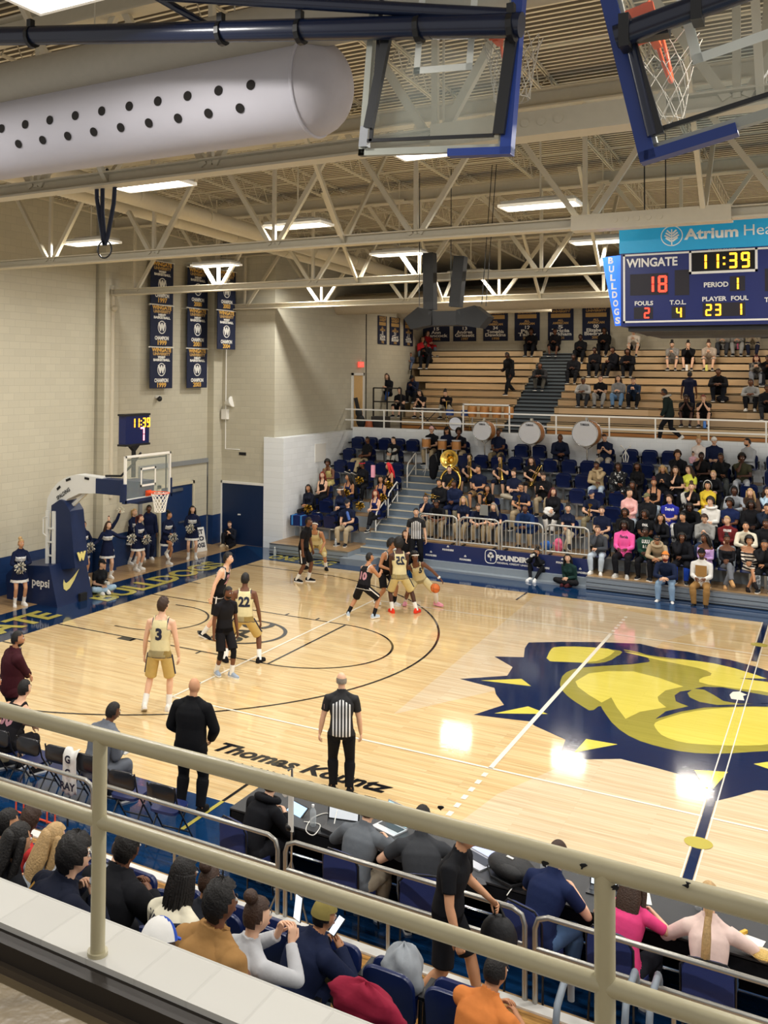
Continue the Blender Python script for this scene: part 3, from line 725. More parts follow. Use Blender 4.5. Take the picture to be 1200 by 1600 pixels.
for i, ch in enumerate('BULLDOGS'):
 q = i / 7; gtext('wing_letter', ch, .15, (-W2 - .17 + q * .115, FY + .012, 7.97 - q * 1.03), (1, 0, 0), (0, 0, 1), M_WHITE, sc, bold=.006, fit=.085)
MB().prism([(-W2 + .06, FY + .02, 6.84), (W2 - .06, FY + .02, 6.84), (W2 - .3, FY + .7, 6.7), (-W2 + .3, FY + .7, 6.7)], (0, .05, .0)).bb((-W2 + .1, FY + .1, 6.76), (W2 - .1, 1.8, 6.84)).build('under_tray', M_BLACK, sc)
for x in (-1.3, 1.3):
 for y in (-1.2, 1.2): MB().tube([(x, y, 8.5), (x, y, 10.8)], .012, 6).build('cable', M_BLACK, sc)
def st(s, size, x, z, **k): return text('sign_lettering', s, size, frame((x, FY - .024, z), (1, 0, 0), (0, 0, 1)), M_WHITE, CAB, **k)
st('Atrium', .24, -.16, 8.33, fit=.8, bold=.008); st('Health', .25, .64, 8.34, fit=.66)
st('WINGATE', .2, -1.07, 7.9, fit=.8, bold=.006); st('DAKTRONICS', .05, -.01, 8.05, fit=.4)
st('FOULS', .1, -1.2, 7.22, fit=.29, bold=.003); st('T.O.L.', .1, -.67, 7.22, fit=.25, bold=.003); st('PERIOD', .11, -.1, 7.49, fit=.36, bold=.003); st('PLAYER', .1, -.13, 7.26, fit=.36, bold=.003); st('FOUL', .1, .24, 7.26, fit=.25, bold=.003)
st('GUEST', .2, 1.0, 7.9, fit=.6, bold=.006); st('T.O.L.', .1, .72, 7.22, fit=.25, bold=.003); st('FOULS', .1, 1.25, 7.22, fit=.29, bold=.003)
em = MB().ring((-.76, FY - .024, 8.33), .17, .155, (0, -1, 0), .006, 32)
for k in range(4):
 z = 8.24 + k * .042
 for s in (-1, 1): em.bar((-.76 + s * .012, FY - .027, z), (-.76 + s * (.11 - .018 * abs(k - 1)), FY - .027, z + .06), .006, .026)
em.bar((-.76, FY - .027, 8.17), (-.76, FY - .027, 8.44), .006, .018); em.build('leaf_emblem', M_WHITE, sc)
dk = MB()
for x0, x1, z0, z1 in ((-1.42, -.82, 7.36, 7.72), (-.72, -.5, 7.34, 7.76), (-1.36, -1.06, 6.96, 7.16), (-.77, -.56, 6.96, 7.16), (.1, .32, 7.38, 7.62), (-.3, .32, 6.98, 7.2), (.6, 1.4, 7.36, 7.72)): dk.bb((x0, FY - .004, z0), (x1, FY, z1))
dk.build('digit_windows', mat('dark_window', '160f1c', .5), sc)
def dg(s, h, x, z, m_): return digits(s, h, frame((x, FY - .006, z), (1, 0, 0), (0, 0, 1)), m_, CAB)
dg('11:39', .25, -.36, 7.75, M_LEDY); dg('18', .28, -1.18, 7.4, M_LEDR); dg('2', .18, -1.2, 6.97, M_LEDR); dg('4', .17, -.7, 6.97, M_LEDY); dg('1', .2, .13, 7.4, M_LEDY); dg('23', .19, -.26, 6.99, M_LEDY); dg('1', .19, .18, 6.99, M_LEDY); dg('21', .28, .66, 7.4, M_LEDR); dg('4', .17, .66, 6.97, M_LEDY); dg('3', .18, 1.2, 6.97, M_LEDR)

# ---------------------------------------------------------------- two folded ceiling backboards near the camera
M_PIPE = mat('navy_pipe', '0e1830', .25, spec=.6, var=.05); M_PADB = mat('royal_pad', '17347e', .4, var=.05)
def px1(u, v, y): return px(u, v, 1, y)
fa = thing('folded_backboard', 'folded glass backboard on a long dark pipe, beside the fabric duct', 'basketball goal', (0, 0, 0), group='folded ceiling backboards')
ca = px1(806, 36, -12.3); ca.y = -12.3
hoop(fa, frame(ca + Vector((.0, 0, 0)), (-.08, 0, -1), (-1, 0, .08), (0, 1, 0)), 1.83, 1.15, pad_col=M_PADB, thin=.003)
def tb(parent, name, pts, r, m_=M_PIPE, n=14): return MB().tube(pts, r, n).build(name, m_, parent, smooth=40)
tb(fa, 'main_pipe', [px1(-160, 60, -12.45), px1(815, 39, -12.45)], .088)
tb(fa, 'upper_pipe', [px1(250, -8, -12.6), px1(800, 24, -12.45)], .05); tb(fa, 'brace', [px1(245, -5, -12.45), px1(345, 52, -12.4)], .035)
for u in (50, 347, 470, 655, 800):
 v = 59 - u * .02; c_ = px1(u, v, -12.45)
 MB().tube([c_ - Vector((.02, 0, 0)), c_ + Vector((.02, 0, 0))], .105, 12).box(c_ + Vector((0, -.02, .12)), (.05, .06, .08)).build('clamp', M_BLACK, fa)
MB().bar(px1(605, 55, -12.36), px1(576, 200, -12.36), .05, .07).build('board_arm', M_BLACK, fa); MB().bar(px1(800, 60, -12.36), px1(780, 210, -12.36), .06, .08).build('board_arm', M_BLACK, fa)
MB().bar(px1(572, 198, -12.33), px1(569, 230, -12.33), .06, .07).build('corner_bracket', mat('chrome', 'c9ccd0', .2, 1.0), fa)
MB().tube([px1(668, 55, -12.45), px1(700, 20, -12.45)], .05, 10).build('hinge_link', M_BLACK, fa)
fb = thing('folded_backboard', 'tilted folded glass backboard nearest the scoreboard, hung from a dark pipe', 'basketball goal', (0, 0, 0), group='folded ceiling backboards')
cb = px1(968, 50, -13.7)
aa = R(12.5)
hoop(fb, frame(cb, (math.sin(aa) * .99, 0, -math.cos(aa)), (math.cos(aa), 0, math.sin(aa)), (0, 1, 0)), 1.4, 1.0, pad_col=M_PADB, thin=.0025)
tb(fb, 'main_pipe', [px1(962, 58, -13.85), px1(1260, -52, -13.85)], .062); tb(fb, 'side_arm', [px1(986, 70, -13.78), px1(1020, 212, -13.78)], .028)
MB().bar(px1(985, 60, -13.78), px1(1030, 210, -13.78), .035, .05).build('board_arm', M_BLACK, fb)
for u, v in ((978, 52), (1090, 10)): c_ = px1(u, v, -13.85); MB().box(c_, (.05, .14, .17)).build('clamp', M_BLACK, fb)
MB().box(px1(1020, 45, -13.8), (.16, .1, .1)).build('hinge_link', M_BLACK, fb)
# ---------------------------------------------------------------- hanging loudspeakers and slung cables
sp = thing('speaker_cluster', 'black hanging loudspeaker cluster with two tall columns over midcourt', 'loudspeaker', (-6.4, 2.85, 7.3))
MS = mat('speaker_black', '0a0b0d', .5, var=.1)
def colm(x0, z0, x1, z1, nm): MB().bar((x0, 0, z0), (x1, 0, z1), .26, .26, side=(1, 0, 0)).build(nm, MS, sp)
colm(-.42, .25, -.44, 1.62, 'column_speaker'); colm(.22, .3, .34, 1.5, 'column_speaker')
for s in (-1, 1):
 q = MB().prism([(s * .3, -.25, -.12), (s * .85, -.2, -.22), (s * 1.05, -.12, .05), (s * .7, -.1, .32), (s * .3, -.2, .22)], (0, .45, 0)); q.build('horn_box', MS, sp)
MB().bb((-.4, -.2, -.14), (.4, .25, .2)).build('centre_box', MS, sp)
for x, z0 in ((-.7, .3), (.85, .35), (.1, .3), (.95, .3)): MB().tube([(x, 0, z0), (x + (.25 if x > .8 else 0), 0, 3.62)], .01, 5).build('suspension_cable', M_BLACK, sp)
cs = thing('cable_sling', 'dark navy cable bundle slung in loops from the near roof truss', 'cable', (-6.97, -8.95, 8.6))
mcb = mat('navy_strap', '111b33', .6)
for pts in ([(-.16, 0, .1), (-.15, 0, -.2), (-.03, 0, -.78), (0, 0, -.86)], [(.17, 0, -.02), (.15, 0, -.3), (.05, 0, -.75), (0, 0, -.86)], [(-.05, 0, .05), (-.05, 0, -.4), (0, 0, -.85)], [(-.16, 0, .1), (.02, 0, .16), (.17, 0, -.02)]): MB().tube(pts, .035, 8, ey=.6).build('strap', mcb, cs, smooth=60)
MB().tube([(.12 * math.cos(a), 0, -.92 + .12 * math.sin(a)) for a in [2 * math.pi * i / 20 for i in range(20)]], .012, 6, closed=True).build('loop', M_BLACK, cs)

# ---------------------------------------------------------------- banners
M_BAN = mat('banner_navy', '101a38', .8, var=.08, scale=2); M_BGOLD = mat('banner_gold', 'd9a94f', .7); M_BW = mat('banner_white', 'e6e4dc', .7); M_BTAN = mat('banner_tan', 'b69257', .7)
def champion(x, y0, y1, z0, z1, year, lab, sport, up_):
 b_ = thing('championship_banner', lab, 'banner', (x, (y0 + y1) / 2, z0), group='championship banners on the end wall')
 w_ = y1 - y0; h = z1 - z0
 MB().bb((-.012, -w_ / 2, .02), (.012, w_ / 2, h - .02)).build('cloth', M_BAN, b_); MB().tube([(0, -w_ / 2 - .06, h - .02), (0, w_ / 2 + .06, h - .02)], .02, 8).build('rod', M_WHITE, b_)
 def tx(s, size, q, fit, m_): text('banner_lettering', s, size, frame((.016, 0, h * q), (0, 1, 0), (0, 0, 1)), m_, b_, fit=fit, bold=.008)
 tx('WINGATE', .17, .92, w_ * .86, M_BGOLD); tx('UNIVERSITY', .12, .825, w_ * .78, M_BTAN); tx(sport[0], .08, .75, w_ * .34, M_BW); tx('BASKETBALL', .1, .685, w_ * .74, M_BW); tx('CHAMPION', .16, .2, w_ * .62, M_BW); tx(year, .2, .09, w_ * .4, M_BGOLD)
 e = MB().ring((.014, 0, h * .46), .215, .185, (1, 0, 0), .004, 28); e = e.build('crest_ring', M_BW, b_)
 text('crest_letter', 'W', .3, frame((.017, 0, h * .46), (0, 1, 0), (0, 0, 1)), M_BW, e, bold=.03)
 if up_: MB().tube([(0, 0, h), (0, 0, h + up_)], .006, 5).build('hanging_wire', M_WHITE, b_)
xw = -17.2
for (y0, y1, zz, yr, sp_) in ((5.33, 6.53, (5.45, 6.82, 8.19, 9.6), ('1999', '1999', '1997'), ("WOMEN'S", "MEN'S", "WOMEN'S")), (7.36, 8.55, (5.45, 6.83, 8.2, 9.58), ('2003', '2001', '2000'), ("MEN'S", "MEN'S", "MEN'S"))):
 for i in range(3): champion(xw, y0, y1, zz[i], zz[i + 1], yr[i], 'navy championship banner dated %s, %s of %s column of three' % (yr[i], ('lowest', 'middle', 'topmost')[i], 'the first' if y0 < 6 else 'the second'), (sp_[i],), 1.2 if i == 2 else 0)
x3 = -16.55; a_ = px(339, 549, 0, x3); b_ = px(367, 549, 0, x3)
for i in range(2): champion(x3, a_.y, b_.y, 6.78 + 1.38 * i, 8.16 + 1.38 * i, ('2004', '2003')[i], 'navy championship banner dated %s, %s of the pair nearest the corner' % (('2004', 'lower'), ('2003', 'upper'))[i], ("WOMEN'S",), 1.2 if i else 0)
def honour(M, w_, h, num, names, year, lab):
 b_ = thing('honour_banner', lab, 'banner', (0, 0, 0), group='player banners over the upper stand'); b_.matrix_world = M
 MB().bb((-w_ / 2, -h, -.012), (w_ / 2, 0, .012)).build('cloth', M_BAN, b_)
 def tx(s, size, q, fit, m_):
  o = text('banner_lettering', s, size, frame((0, -h * q, .016), (1, 0, 0), (0, 1, 0)), m_, None, fit=fit, bold=.006); o.parent = b_; o.matrix_local = frame((0, -h * q, .016), (1, 0, 0), (0, 1, 0))
 tx('WINGATE', .16, .07, w_ * .8, M_BTAN); tx('UNIVERSITY', .12, .16, w_ * .75, M_BTAN); tx('ALL', .12, .42, w_ * .22, M_BTAN); tx('AMERICAN', .13, .5, w_ * .62, M_BTAN)
 o = MB().bb((-w_ * .38, -h * .34, .012), (w_ * .38, -h * .22, .015)).build('gold_strip', M_BTAN, b_)
 tx(num, .2, .61, w_ * .2, M_BW); tx(names[0], .2, .72, w_ * min(.7, .12 * len(names[0])), M_BW); tx(names[1], .2, .82, w_ * min(.85, .12 * len(names[1])), M_BW); tx(year, .15, .93, w_ * .3, M_BTAN)
for x0, x1, num, nm, yr, lab in ((-15.0, -13.72, '15', ('Ann', 'Hancock'), '1992', 'first big navy banner from the corner, numbered 15'), (-13.54, -12.46, '13', ('Andrea', 'Grissett'), '1997', 'navy wall banner numbered 13 behind the loudspeakers'), (-12.13, -11.02, '34', ('Tomeshia', 'Dawkins'), '1998', 'navy wall banner numbered 34'), (-10.71, -9.61, '12', ('Paul', 'Talley'), '2001', 'navy wall banner numbered 12 above the stair aisle'), (-9.25, -8.17, '5', ('Tricia', 'Parkham'), '2001', 'navy wall banner numbered 5'), (-7.8, -6.67, '00', ('Elizabeth', 'Biedrycki'), '2003', 'navy wall banner numbered 00, nearest the scoreboard'), (-1.9, -.7, '24', ('Nichole', 'Bullock'), '2003', 'navy wall banner partly behind the seated trio of students')):
 honour(frame(((x0 + x1) / 2, 23.17, 8.98), (1, 0, 0), (0, 0, 1)), x1 - x0, 1.48, num, nm, yr, lab)
for i, (y0, y1) in enumerate(((18.05, 18.95), (19.3, 20.4), (20.85, 21.9))):
 honour(frame((-15.0, (y0 + y1) / 2, 8.45), (0, 1, 0), (0, 0, 1)), y1 - y0, 1.2, ('32', '21', '11')[i], (('Diane', 'Moore'), ('Gerri', 'Bonner'), ('Dana', 'Thomas'))[i], '1985', 'small navy side-wall banner, %s of three towards the corner' % ('first', 'second', 'third')[i])

# ---------------------------------------------------------------- far lower stand
YB = lambda k: 10.1 + .75 * k                   # line of the seat backs of row k
ZF = lambda k: .36 + .39 * k                    # deck height of row k
M_RISER = mat('riser_grey', '8d97a0', .4, var=.06, spec=.5); M_TREAD = wood('tread_wood', 'a98a63', '94744f', plank=.12, length=2.4, rough=.35)
M_STAIR = mat('stair_grey', '6f7c88', .5, var=.08); M_NOSE = mat('nosing', 'c9bfa8', .5)


def bank(name, label, x0, x1, k0, k1, front):
 t = thing(name, label, 'bleacher', (0, 0, 0))
 for k in range(k0, k1 + 1):
  y0 = YB(k) - .55 if k > k0 else front
  MB().bb((x0, y0, max(0, ZF(k) - .39) if k > k0 else 0), (x1, YB(k) + .2, ZF(k) - .02)).build('riser', M_RISER, t)
  MB().bb((x0, y0, ZF(k) - .02), (x1, YB(k) + .2, ZF(k))).build('tread', M_TREAD, t)
 return t
ba = bank('lower_bleacher', 'lower bleacher block beside the white end wall, under the dance team', -14.62, -11.75, 0, 6, 8.55)
bb_ = bank('lower_bleacher', 'lower bleacher block behind the blue sponsor board, under the band', -10.1, -4.55, 1, 6, 9.45)
bc_ = bank('lower_bleacher', 'lower bleacher block under the student crowd beyond the sponsor board', -4.55, 3.0, 0, 6, 9.0)
for t, x0, x1, y in ((ba, -14.62, -11.75, 8.55), (bc_, -4.55, 3.0, 9.0)):
 MB().bb((x0, y - .02, .335), (x1, y + .02, .365)).build('deck_edge', M_ALU, t)
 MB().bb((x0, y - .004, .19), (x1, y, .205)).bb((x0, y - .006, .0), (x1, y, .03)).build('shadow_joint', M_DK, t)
 MB().bb((x0, y - .03, .09), (x1, y - .004, .11)).build('rail_strip', M_ALU, t)
# stair aisle between the dance team and the band
sa = thing('aisle_stairs', 'grey stair aisle between the dance team seats and the band', 'stairs', (0, 0, 0))
for i in range(13):
 y0 = 9.1 + .4 * i; z = .2 + .195 * i
 MB().bb((-11.75, y0, 0), (-10.1, y0 + .42, z)).build('step', M_STAIR, sa); MB().bb((-11.75, y0 - .01, z - .03), (-10.1, y0 + .05, z + .004)).build('nosing', M_NOSE, sa)
tag(MB().bb((-11.9, 8.3, 0), (-10.9, 9.08, .2)).build('step_box', M_RISER), 'low grey step box at the foot of the stair aisle', 'step')
for i, (x, k) in enumerate(((-11.7, 1), (-11.7, 2.35), (-11.7, 4.6))):
 y = YB(k) - .5; z = ZF(k) - .25
 t = thing('aisle_handrail', 'short white stair handrail, %s up the aisle' % ('lowest', 'second', 'topmost')[i], 'handrail', (x + .1, y, z), group='white handrails on the stair aisle')
 MB().tube([(0, 0, 0), (0, 0, .75), (0, .08, .9), (0, .75, 1.22), (0, .8, 1.2), (0, .8, .35)], .024, 8).build('rail', M_WHITE, t, smooth=50); MB().tube([(0, .02, .42), (0, .78, .8)], .02, 8).build('mid_rail', M_WHITE, t, smooth=50)
# floor edge step and sponsor board under the band
tag(MB().bb((-10.1, 9.28, 0), (-4.55, 9.45, .25)).bb((-10.1, 9.02, 0), (-4.55, 9.28, .06)).build('board_plinth', M_RISER), 'grey plinth under the blue sponsor board', 'plinth')
sbd = thing('sponsor_board', 'long navy sponsor board reading Founders below the band fence', 'sign board', (0, 9.4, 0))
MB().bb((-10.05, 0, .25), (-4.57, .05, .76)).build('panel', mat('sponsor_navy', '15265a', .35, var=.05), sbd)
def fnd(x, z, s):
 text('board_lettering', 'FOUNDERS', .2 * s, frame((x, -.006, z), (1, 0, 0), (0, 0, 1)), M_WHITE, sbd, bold=.012 * s, fit=1.0 * s)
 e = MB()
 for dx, dz in ((-.045, 0), (.045, 0), (0, .06)): e.tube([(x + dx * s - (.66 * s if s > .9 else 0), -.01, z + (.03 if s > .9 else .2 * s + .03) + dz * s), (x + dx * s - (.66 * s if s > .9 else 0), -.001, z + (.03 if s > .9 else .2 * s + .03) + dz * s)], .055 * s, 12)
 e.bb((x - .012 * s - (.66 * s if s > .9 else 0), -.01, z - (.12 if s > .9 else -.06) * s), (x + .012 * s - (.66 * s if s > .9 else 0), -.001, z + .04 * s)); e.build('tree_emblem', M_WHITE, sbd)
fnd(-6.75, .53, 1.0); text('board_lettering', 'FEDERAL CREDIT UNION', .07, frame((-6.72, -.006, .38), (1, 0, 0), (0, 0, 1)), M_WHITE, sbd, fit=1.0, bold=.002)
xs = -7.41; e = MB()
pts = [(xs + .17 * math.copysign(abs(math.cos(a)) ** .6, math.cos(a)), -.004, .54 + .2 * math.copysign(abs(math.sin(a)) ** .6, math.sin(a))) for a in [2 * math.pi * i / 36 for i in range(36)]]
e.tube(pts, .012, 6, closed=True); e.build('emblem_frame', M_WHITE, sbd)
for x, z in ((-9.75, .6), (-9.3, .38), (-8.75, .6), (-8.2, .36), (-5.85, .38), (-5.3, .58), (-4.8, .36)): fnd(x, z, .36)
# barricade fences on the front edge of the band deck
M_FENCE = mat('fence_steel', 'b9b9b4', .35, .6, var=.05)
def fence_proto():
 t = thing('barricade_fence', 'silver tubular barricade fence panel', 'fence', (0, 0, 0), group='silver barricades in front of the band')
 L = 1.22; r = .03
 MB().tube([(0, 0, 0), (0, 0, .72), (.03, 0, .82), (.12, 0, .87), (L - .12, 0, .87), (L - .03, 0, .82), (L, 0, .72), (L, 0, 0)], r, 10).tube([(0, 0, .1), (L, 0, .1)], r * .9, 10).build('outer_frame', M_FENCE, t, smooth=50)
 for i in range(1, 10): MB().tube([(L * i / 10, 0, .1), (L * i / 10, 0, .86)], .012, 6).build('upright_bar', M_FENCE, t, smooth=50)
 MB().bb((.1, -.12, -.0), (.16, .12, .04)).bb((L - .16, -.12, -.0), (L - .1, .12, .04)).build('foot', M_BLACK, t)
 return t
f0 = fence_proto(); fl_ = ('nearest the stair aisle', 'second from the stair aisle', 'third from the stair aisle, above the sponsor name', 'nearest the student crowd')
for i in range(4):
 f = f0 if i == 0 else copy_tree(f0); f.location = (-9.74 + i * 1.31, 9.55, .75); f['label'] = 'silver barricade panel before the band, ' + fl_[i]
# navy tip-up seats
M_SEAT = mat('seat_navy', '14224f', .32, var=.08, spec=.5); M_SEATE = mat('seat_edge', '2a3f77', .3, var=.05, spec=.6)
def rounded(w_, h, n=6, r=.1, top_only=False):
 pts = []
 for cx, cz, a0 in ((w_ / 2 - r, h - r, 0), (-w_ / 2 + r, h - r, 90), (-w_ / 2 + r, r, 180), (w_ / 2 - r, r, 270)):
  for i in range(n + 1): a = R(a0 + 90 * i / n); pts.append((cx + r * math.cos(a), cz + r * math.sin(a)))
 return pts
def shell(w_, h, depth, thick, r):
 """curved rounded panel in the x-z plane, bulging to +y"""
 b = MB(); P = rounded(w_, h, r=r); n = len(P); vs = []
 c = (0, h / 2)
 rings = (1.0, .96, .6, 0.0)
 f_ = lambda q: depth * (1 - q * q)
 for side in (0, 1):
  for q in rings[:3]:
   for x, z in P: vs.append((x * q, f_(q) + (thick if side else 0) * (1 if q < 1 else .5), c[1] + (z - c[1]) * q))
 fs = []
 for side in (0, 1):
  o = side * 3 * n
  for k in range(2):
   for i in range(n):
    fs.append((o + k * n + i, o + k * n + (i + 1) % n, o + (k + 1) * n + (i + 1) % n, o + (k + 1) * n + i))
  fs.append(tuple(o + 2 * n + i for i in range(n)))
 for i in range(n): fs.append((i, (i + 1) % n, 3 * n + (i + 1) % n, 3 * n + i))
 return b.add(vs, fs)
def seat_meshes(up_=True):
 bk = shell(.47, .48, .035, .03, .12)
 Mb = Matrix.Translation((0, 0, .40)) @ Matrix.Rotation(R(-8), 4, 'X')
 bk.v = [tuple(Mb @ Vector(p)) for p in bk.v]
 st_ = shell(.45, .42, .03, .045, .09)
 Ms = Matrix.Translation((0, -.07, .42)) @ Matrix.Rotation(R(12 if up_ else 88), 4, 'X')
 st_.v = [tuple(Ms @ Vector(p)) for p in st_.v]
 a = MB()
 for s in (-1, 1): a.tube([(s * .26, .0, .42), (s * .26, -.02, .64), (s * .26, -.3, .64)], .02, 6); a.box((s * .26, -.17, .665), (.05, .3, .03))
 a.bb((-.27, -.03, .4), (.27, .0, .43))
 return [x.mesh(n_) for x, n_ in ((bk, 'backrest'), (st_, 'seat'), (a, 'armrest'))]
sm_up, sm_dn = seat_meshes(True), seat_meshes(False)
lg_ = MB().bb((-.03, -.1, 0), (.03, .08, .42)).bb((-.3, -.05, .36), (.3, .0, .42)).mesh('leg')
for me, mm in ((sm_up, None), (sm_dn, None)):
 for q, m_ in zip(me, (M_SEAT, M_SEAT, M_BLACK)): fixnormals(q); q.materials.append(m_); q.shade_smooth(); q.set_sharp_from_angle(angle=R(45))
lg_.materials.append(M_ALU)
def tip_seat(loc, rz, label, group, up_=True):
 t = thing('tip_up_seat', label, 'stadium seat', loc, rz, group)
 for me in (sm_up if up_ else sm_dn) + [lg_]:
  o = bpy.data.objects.new(me.name.split('.')[0], me); COL.objects.link(o); o.parent = t
 return t
ordw = ['front', 'second', 'third', 'fourth', 'fifth', 'sixth', 'top']
# ---------------------------------------------------------------- upper stand: wooden bench rows, stair aisle, white railing
M_BENCH = wood('bench_wood', 'd3b68d', 'c4a579', plank=.3, length=3.2, rough=.4, grain=.5); M_BENCHD = wood('toe_board', 'b8793a', 'a86c32', plank=.3, length=3, rough=.4)
UY = lambda j: 17.15 + .55 * j                  # front edge of bench row j
UZ = lambda j: 4.22 + .284 * j
def ubank(label, x0f, x1, jn):
 t = thing('upper_bleacher', label, 'bleacher', (0, 0, 0))
 MB().bb((x0f(0), UY(0) + .04, 3.82), (x1, UY(0) + .3, UZ(0) - .2)).build('toe_board', M_BENCHD, t)
 for j in range(jn):
  x0 = x0f(j)
  b = MB().bb((x0, UY(j), UZ(j) - .255), (x1, UY(j) + .04, UZ(j))).bb((x0, UY(j), UZ(j) - .035), (x1, UY(j) + .54, UZ(j))).bb((x0, UY(j) + .05, 3.85), (x0 + .05, UY(j) + .6, UZ(j) - .04))
  b.build('bench_row', M_BENCH, t)
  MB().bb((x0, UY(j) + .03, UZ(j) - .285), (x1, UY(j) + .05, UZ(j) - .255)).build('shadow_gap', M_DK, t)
 return t
ubank('upper bleacher block of wooden benches beside the exit door', lambda j: -14.9 if j > 7 else (-14.3 if j > 5 else -13.6), -9.35, 11)
ubank('upper bleacher block of wooden benches beyond the stair aisle', lambda j: -7.75, 4.0, 11)
us = thing('aisle_stairs', 'dark grey stair aisle climbing through the wooden upper benches', 'stairs', (0, 0, 0))
M_STEP = mat('dark_step', '5d666b', .6); 
for j in range(22):
 MB().bb((-9.35, UY(0) + .275 * j - .25, 3.82), (-7.75, UY(0) + .275 * j + .1, 3.95 + .142 * j)).build('step', M_STEP, us)
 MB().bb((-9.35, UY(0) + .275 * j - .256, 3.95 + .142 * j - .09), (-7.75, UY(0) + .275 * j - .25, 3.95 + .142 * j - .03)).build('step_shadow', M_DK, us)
rl = thing('mezzanine_railing', 'long white two-rail railing along the mezzanine edge', 'railing', (0, 15.0, 3.92))
for z in (.68, .27): MB().bb((-15.0, -.02, z - .025), (4, .02, z + .025)).build('rail', M_WHITE, rl)
for x in (-13.36, -11.8, -10.22, -8.51, -6.87, -5.1, -3.64, -2.04, -.4, 1.2): MB().bb((x - .022, -.022, -.02), (x + .022, .022, .7)).build('post', M_WHITE, rl)
MB().bb((-10.24, -.022, .65), (-10.19, .022, 1.0)).bb((-8.53, -.022, .65), (-8.49, .022, 1.0)).bb((-10.24, -.022, .96), (-8.49, .022, 1.01)).build('raised_frame', M_WHITE, rl)
# small fittings on the walls
ex = thing('exit_sign', 'small red lit exit sign above the upper corner door', 'exit sign', (-14.98, 16.3, 6.35)); MB().bb((0, -.22, -.1), (.06, .22, .12)).build('case', mat('exit_red', 'ff6a5e', .4, emit='ff5a4a', es=.8), ex); text('sign_lettering', 'EXIT', .17, frame((.064, 0, .01), (0, 1, 0), (0, 0, 1)), M_WHITE, ex, fit=.34)
MB().bb((0, -.02, .12), (.03, .02, .2)).build('bracket', M_WHITE, ex)
wp = px(501, 707, 0, -14.6); tag(MB().bb((-14.62, wp.y - .42, wp.z - .33), (-14.6, wp.y + .42, wp.z + .33)).build('wall_panel', M_WHITE), 'blank white panel on the white end wall by the stand', 'panel')
wl = thing('wall_horn', 'white wall horn and box beside the second pilaster', 'loudspeaker', (-17.0, 9.45, 4.9)); MB().lathe([(.06, 0), (.1, .1), (.2, .28), (.19, .3)], n=16, M=Matrix.Rotation(R(75), 3, 'Y')).build('horn', M_WHITE, wl, smooth=50); MB().bb((-.1, -.12, -.55), (.12, .1, -.2)).build('box', M_WHITE, wl); MB().tube([(0, .02, -.2), (0, .02, 2.4)], .02, 6).tube([(0, .02, -.5), (0, .02, -1.6), (.6, .02, -1.6)], .02, 6).build('conduit', M_WHITE, wl)
cm = px(245, 623, 0, WX + .14); c_ = thing('wall_camera', 'small dark camera on the end wall under the first banner column', 'camera', (WX + .13, cm.y, cm.z)); MB().ball((.12, 0, 0), .09).build('dome', M_BLACK, c_, smooth=60); MB().bb((0, -.07, .02), (.12, .07, .1)).build('mount', M_WHITE, c_)
vp = px(379, 709, 1, 9.49); tag(MB().bb((vp.x - .14, 9.47, vp.z - .05), (vp.x + .14, 9.5, vp.z + .05)).build('wall_vent', M_DK), 'small dark vent on the corner wall above the navy door', 'vent')

# ---------------------------------------------------------------- near side: balcony, its railing and the near lower stand
cap = struct(MB().bb((-9, -16.6, 3.2), (5, -16.39, 4.1)).build('wall_balcony', block('balcony_block', 'cfcdc6', face='XY', bw=.2, bh=.4, mortar=.006, dark=.93, rough=.9, var=.03)))
struct(MB().bb((-9, -16.66, 3.9), (5, -16.6, 4.08)).build('baseboard_balcony', mat('dark_base', '241d16', .6)))
struct(MB().bb((-9, -16.68, 3.85), (5, -16.66, 4.02)).build('trim_8', mat('base_cove', '4a4034', .6)))
struct(MB().bb((-9, -20.5, 3.6), (5, -16.68, 3.995)).build('floor_balcony', mat('balcony_concrete', '8a7a5e', .3, var=.3, scale=3, bump=.2, bscale=25)))
struct(MB().bb((-9, -16.41, 0), (5, -16.39, 4.0)).build('wall_balcony_front', M_WHITEW))
M_RAIL = mat('cream_rail', 'b5ad8e', .38, var=.1, scale=5, bump=.15, bscale=30, spec=.5)
br = thing('balcony_railing', 'thick cream painted pipe railing on the balcony wall', 'railing', (0, -16.56, 4.1))
yr = -16.56; zt1 = px(0, 1117, 1, yr).z * .5 + px(1200, 1412, 1, yr).z * .5 - 4.1; zm1 = px(0, 1255, 1, yr).z * .5 + px(1200, 1585, 1, yr).z * .5 - 4.1
for nm, z, r_ in (('top_rail', zt1, .0255), ('middle_rail', zm1, .0235)): MB().tube([(-6, 0, z), (4, 0, z)], r_, 20).build(nm, M_RAIL, br, smooth=60)
for u in (153, 945):
 x = px(u, 1450, 1, yr).x; MB().tube([(x, 0, 0), (x, 0, zt1)], .0245, 18).tube([(x, 0, 0), (x, 0, .012)], .034, 18).build('post', M_RAIL, br, smooth=60)
for x in (-2.1, -3.7, 2.7): MB().tube([(x, 0, 0), (x, 0, zt1)], .0245, 18).build('post', M_RAIL, br, smooth=60)
ch = MB()
for u, v in ((690, 1263), (850, 1350), (910, 1355), (1075, 1385), (960, 1390)):
 p = px(u, v, 1, yr - .03); ch.prism([(p.x + random.uniform(-.006, .006) + .011 * math.cos(a) * random.uniform(.5, 1.2), -.0265, p.z - 4.1 + .008 * math.sin(a) * random.uniform(.4, 1.2)) for a in [2 * math.pi * i / 9 for i in range(9)]], (0, .004, 0))
ch.build('chip_pattern', M_DK, br)
NY = lambda k: -11.35 - .75 * k; NZ = lambda k: (.13, .13, .58, .97, 1.35, 1.75, 2.14)[k]
nb = thing('near_bleacher', 'lower bleacher under the balcony, seen from above', 'bleacher', (0, 0, 0))
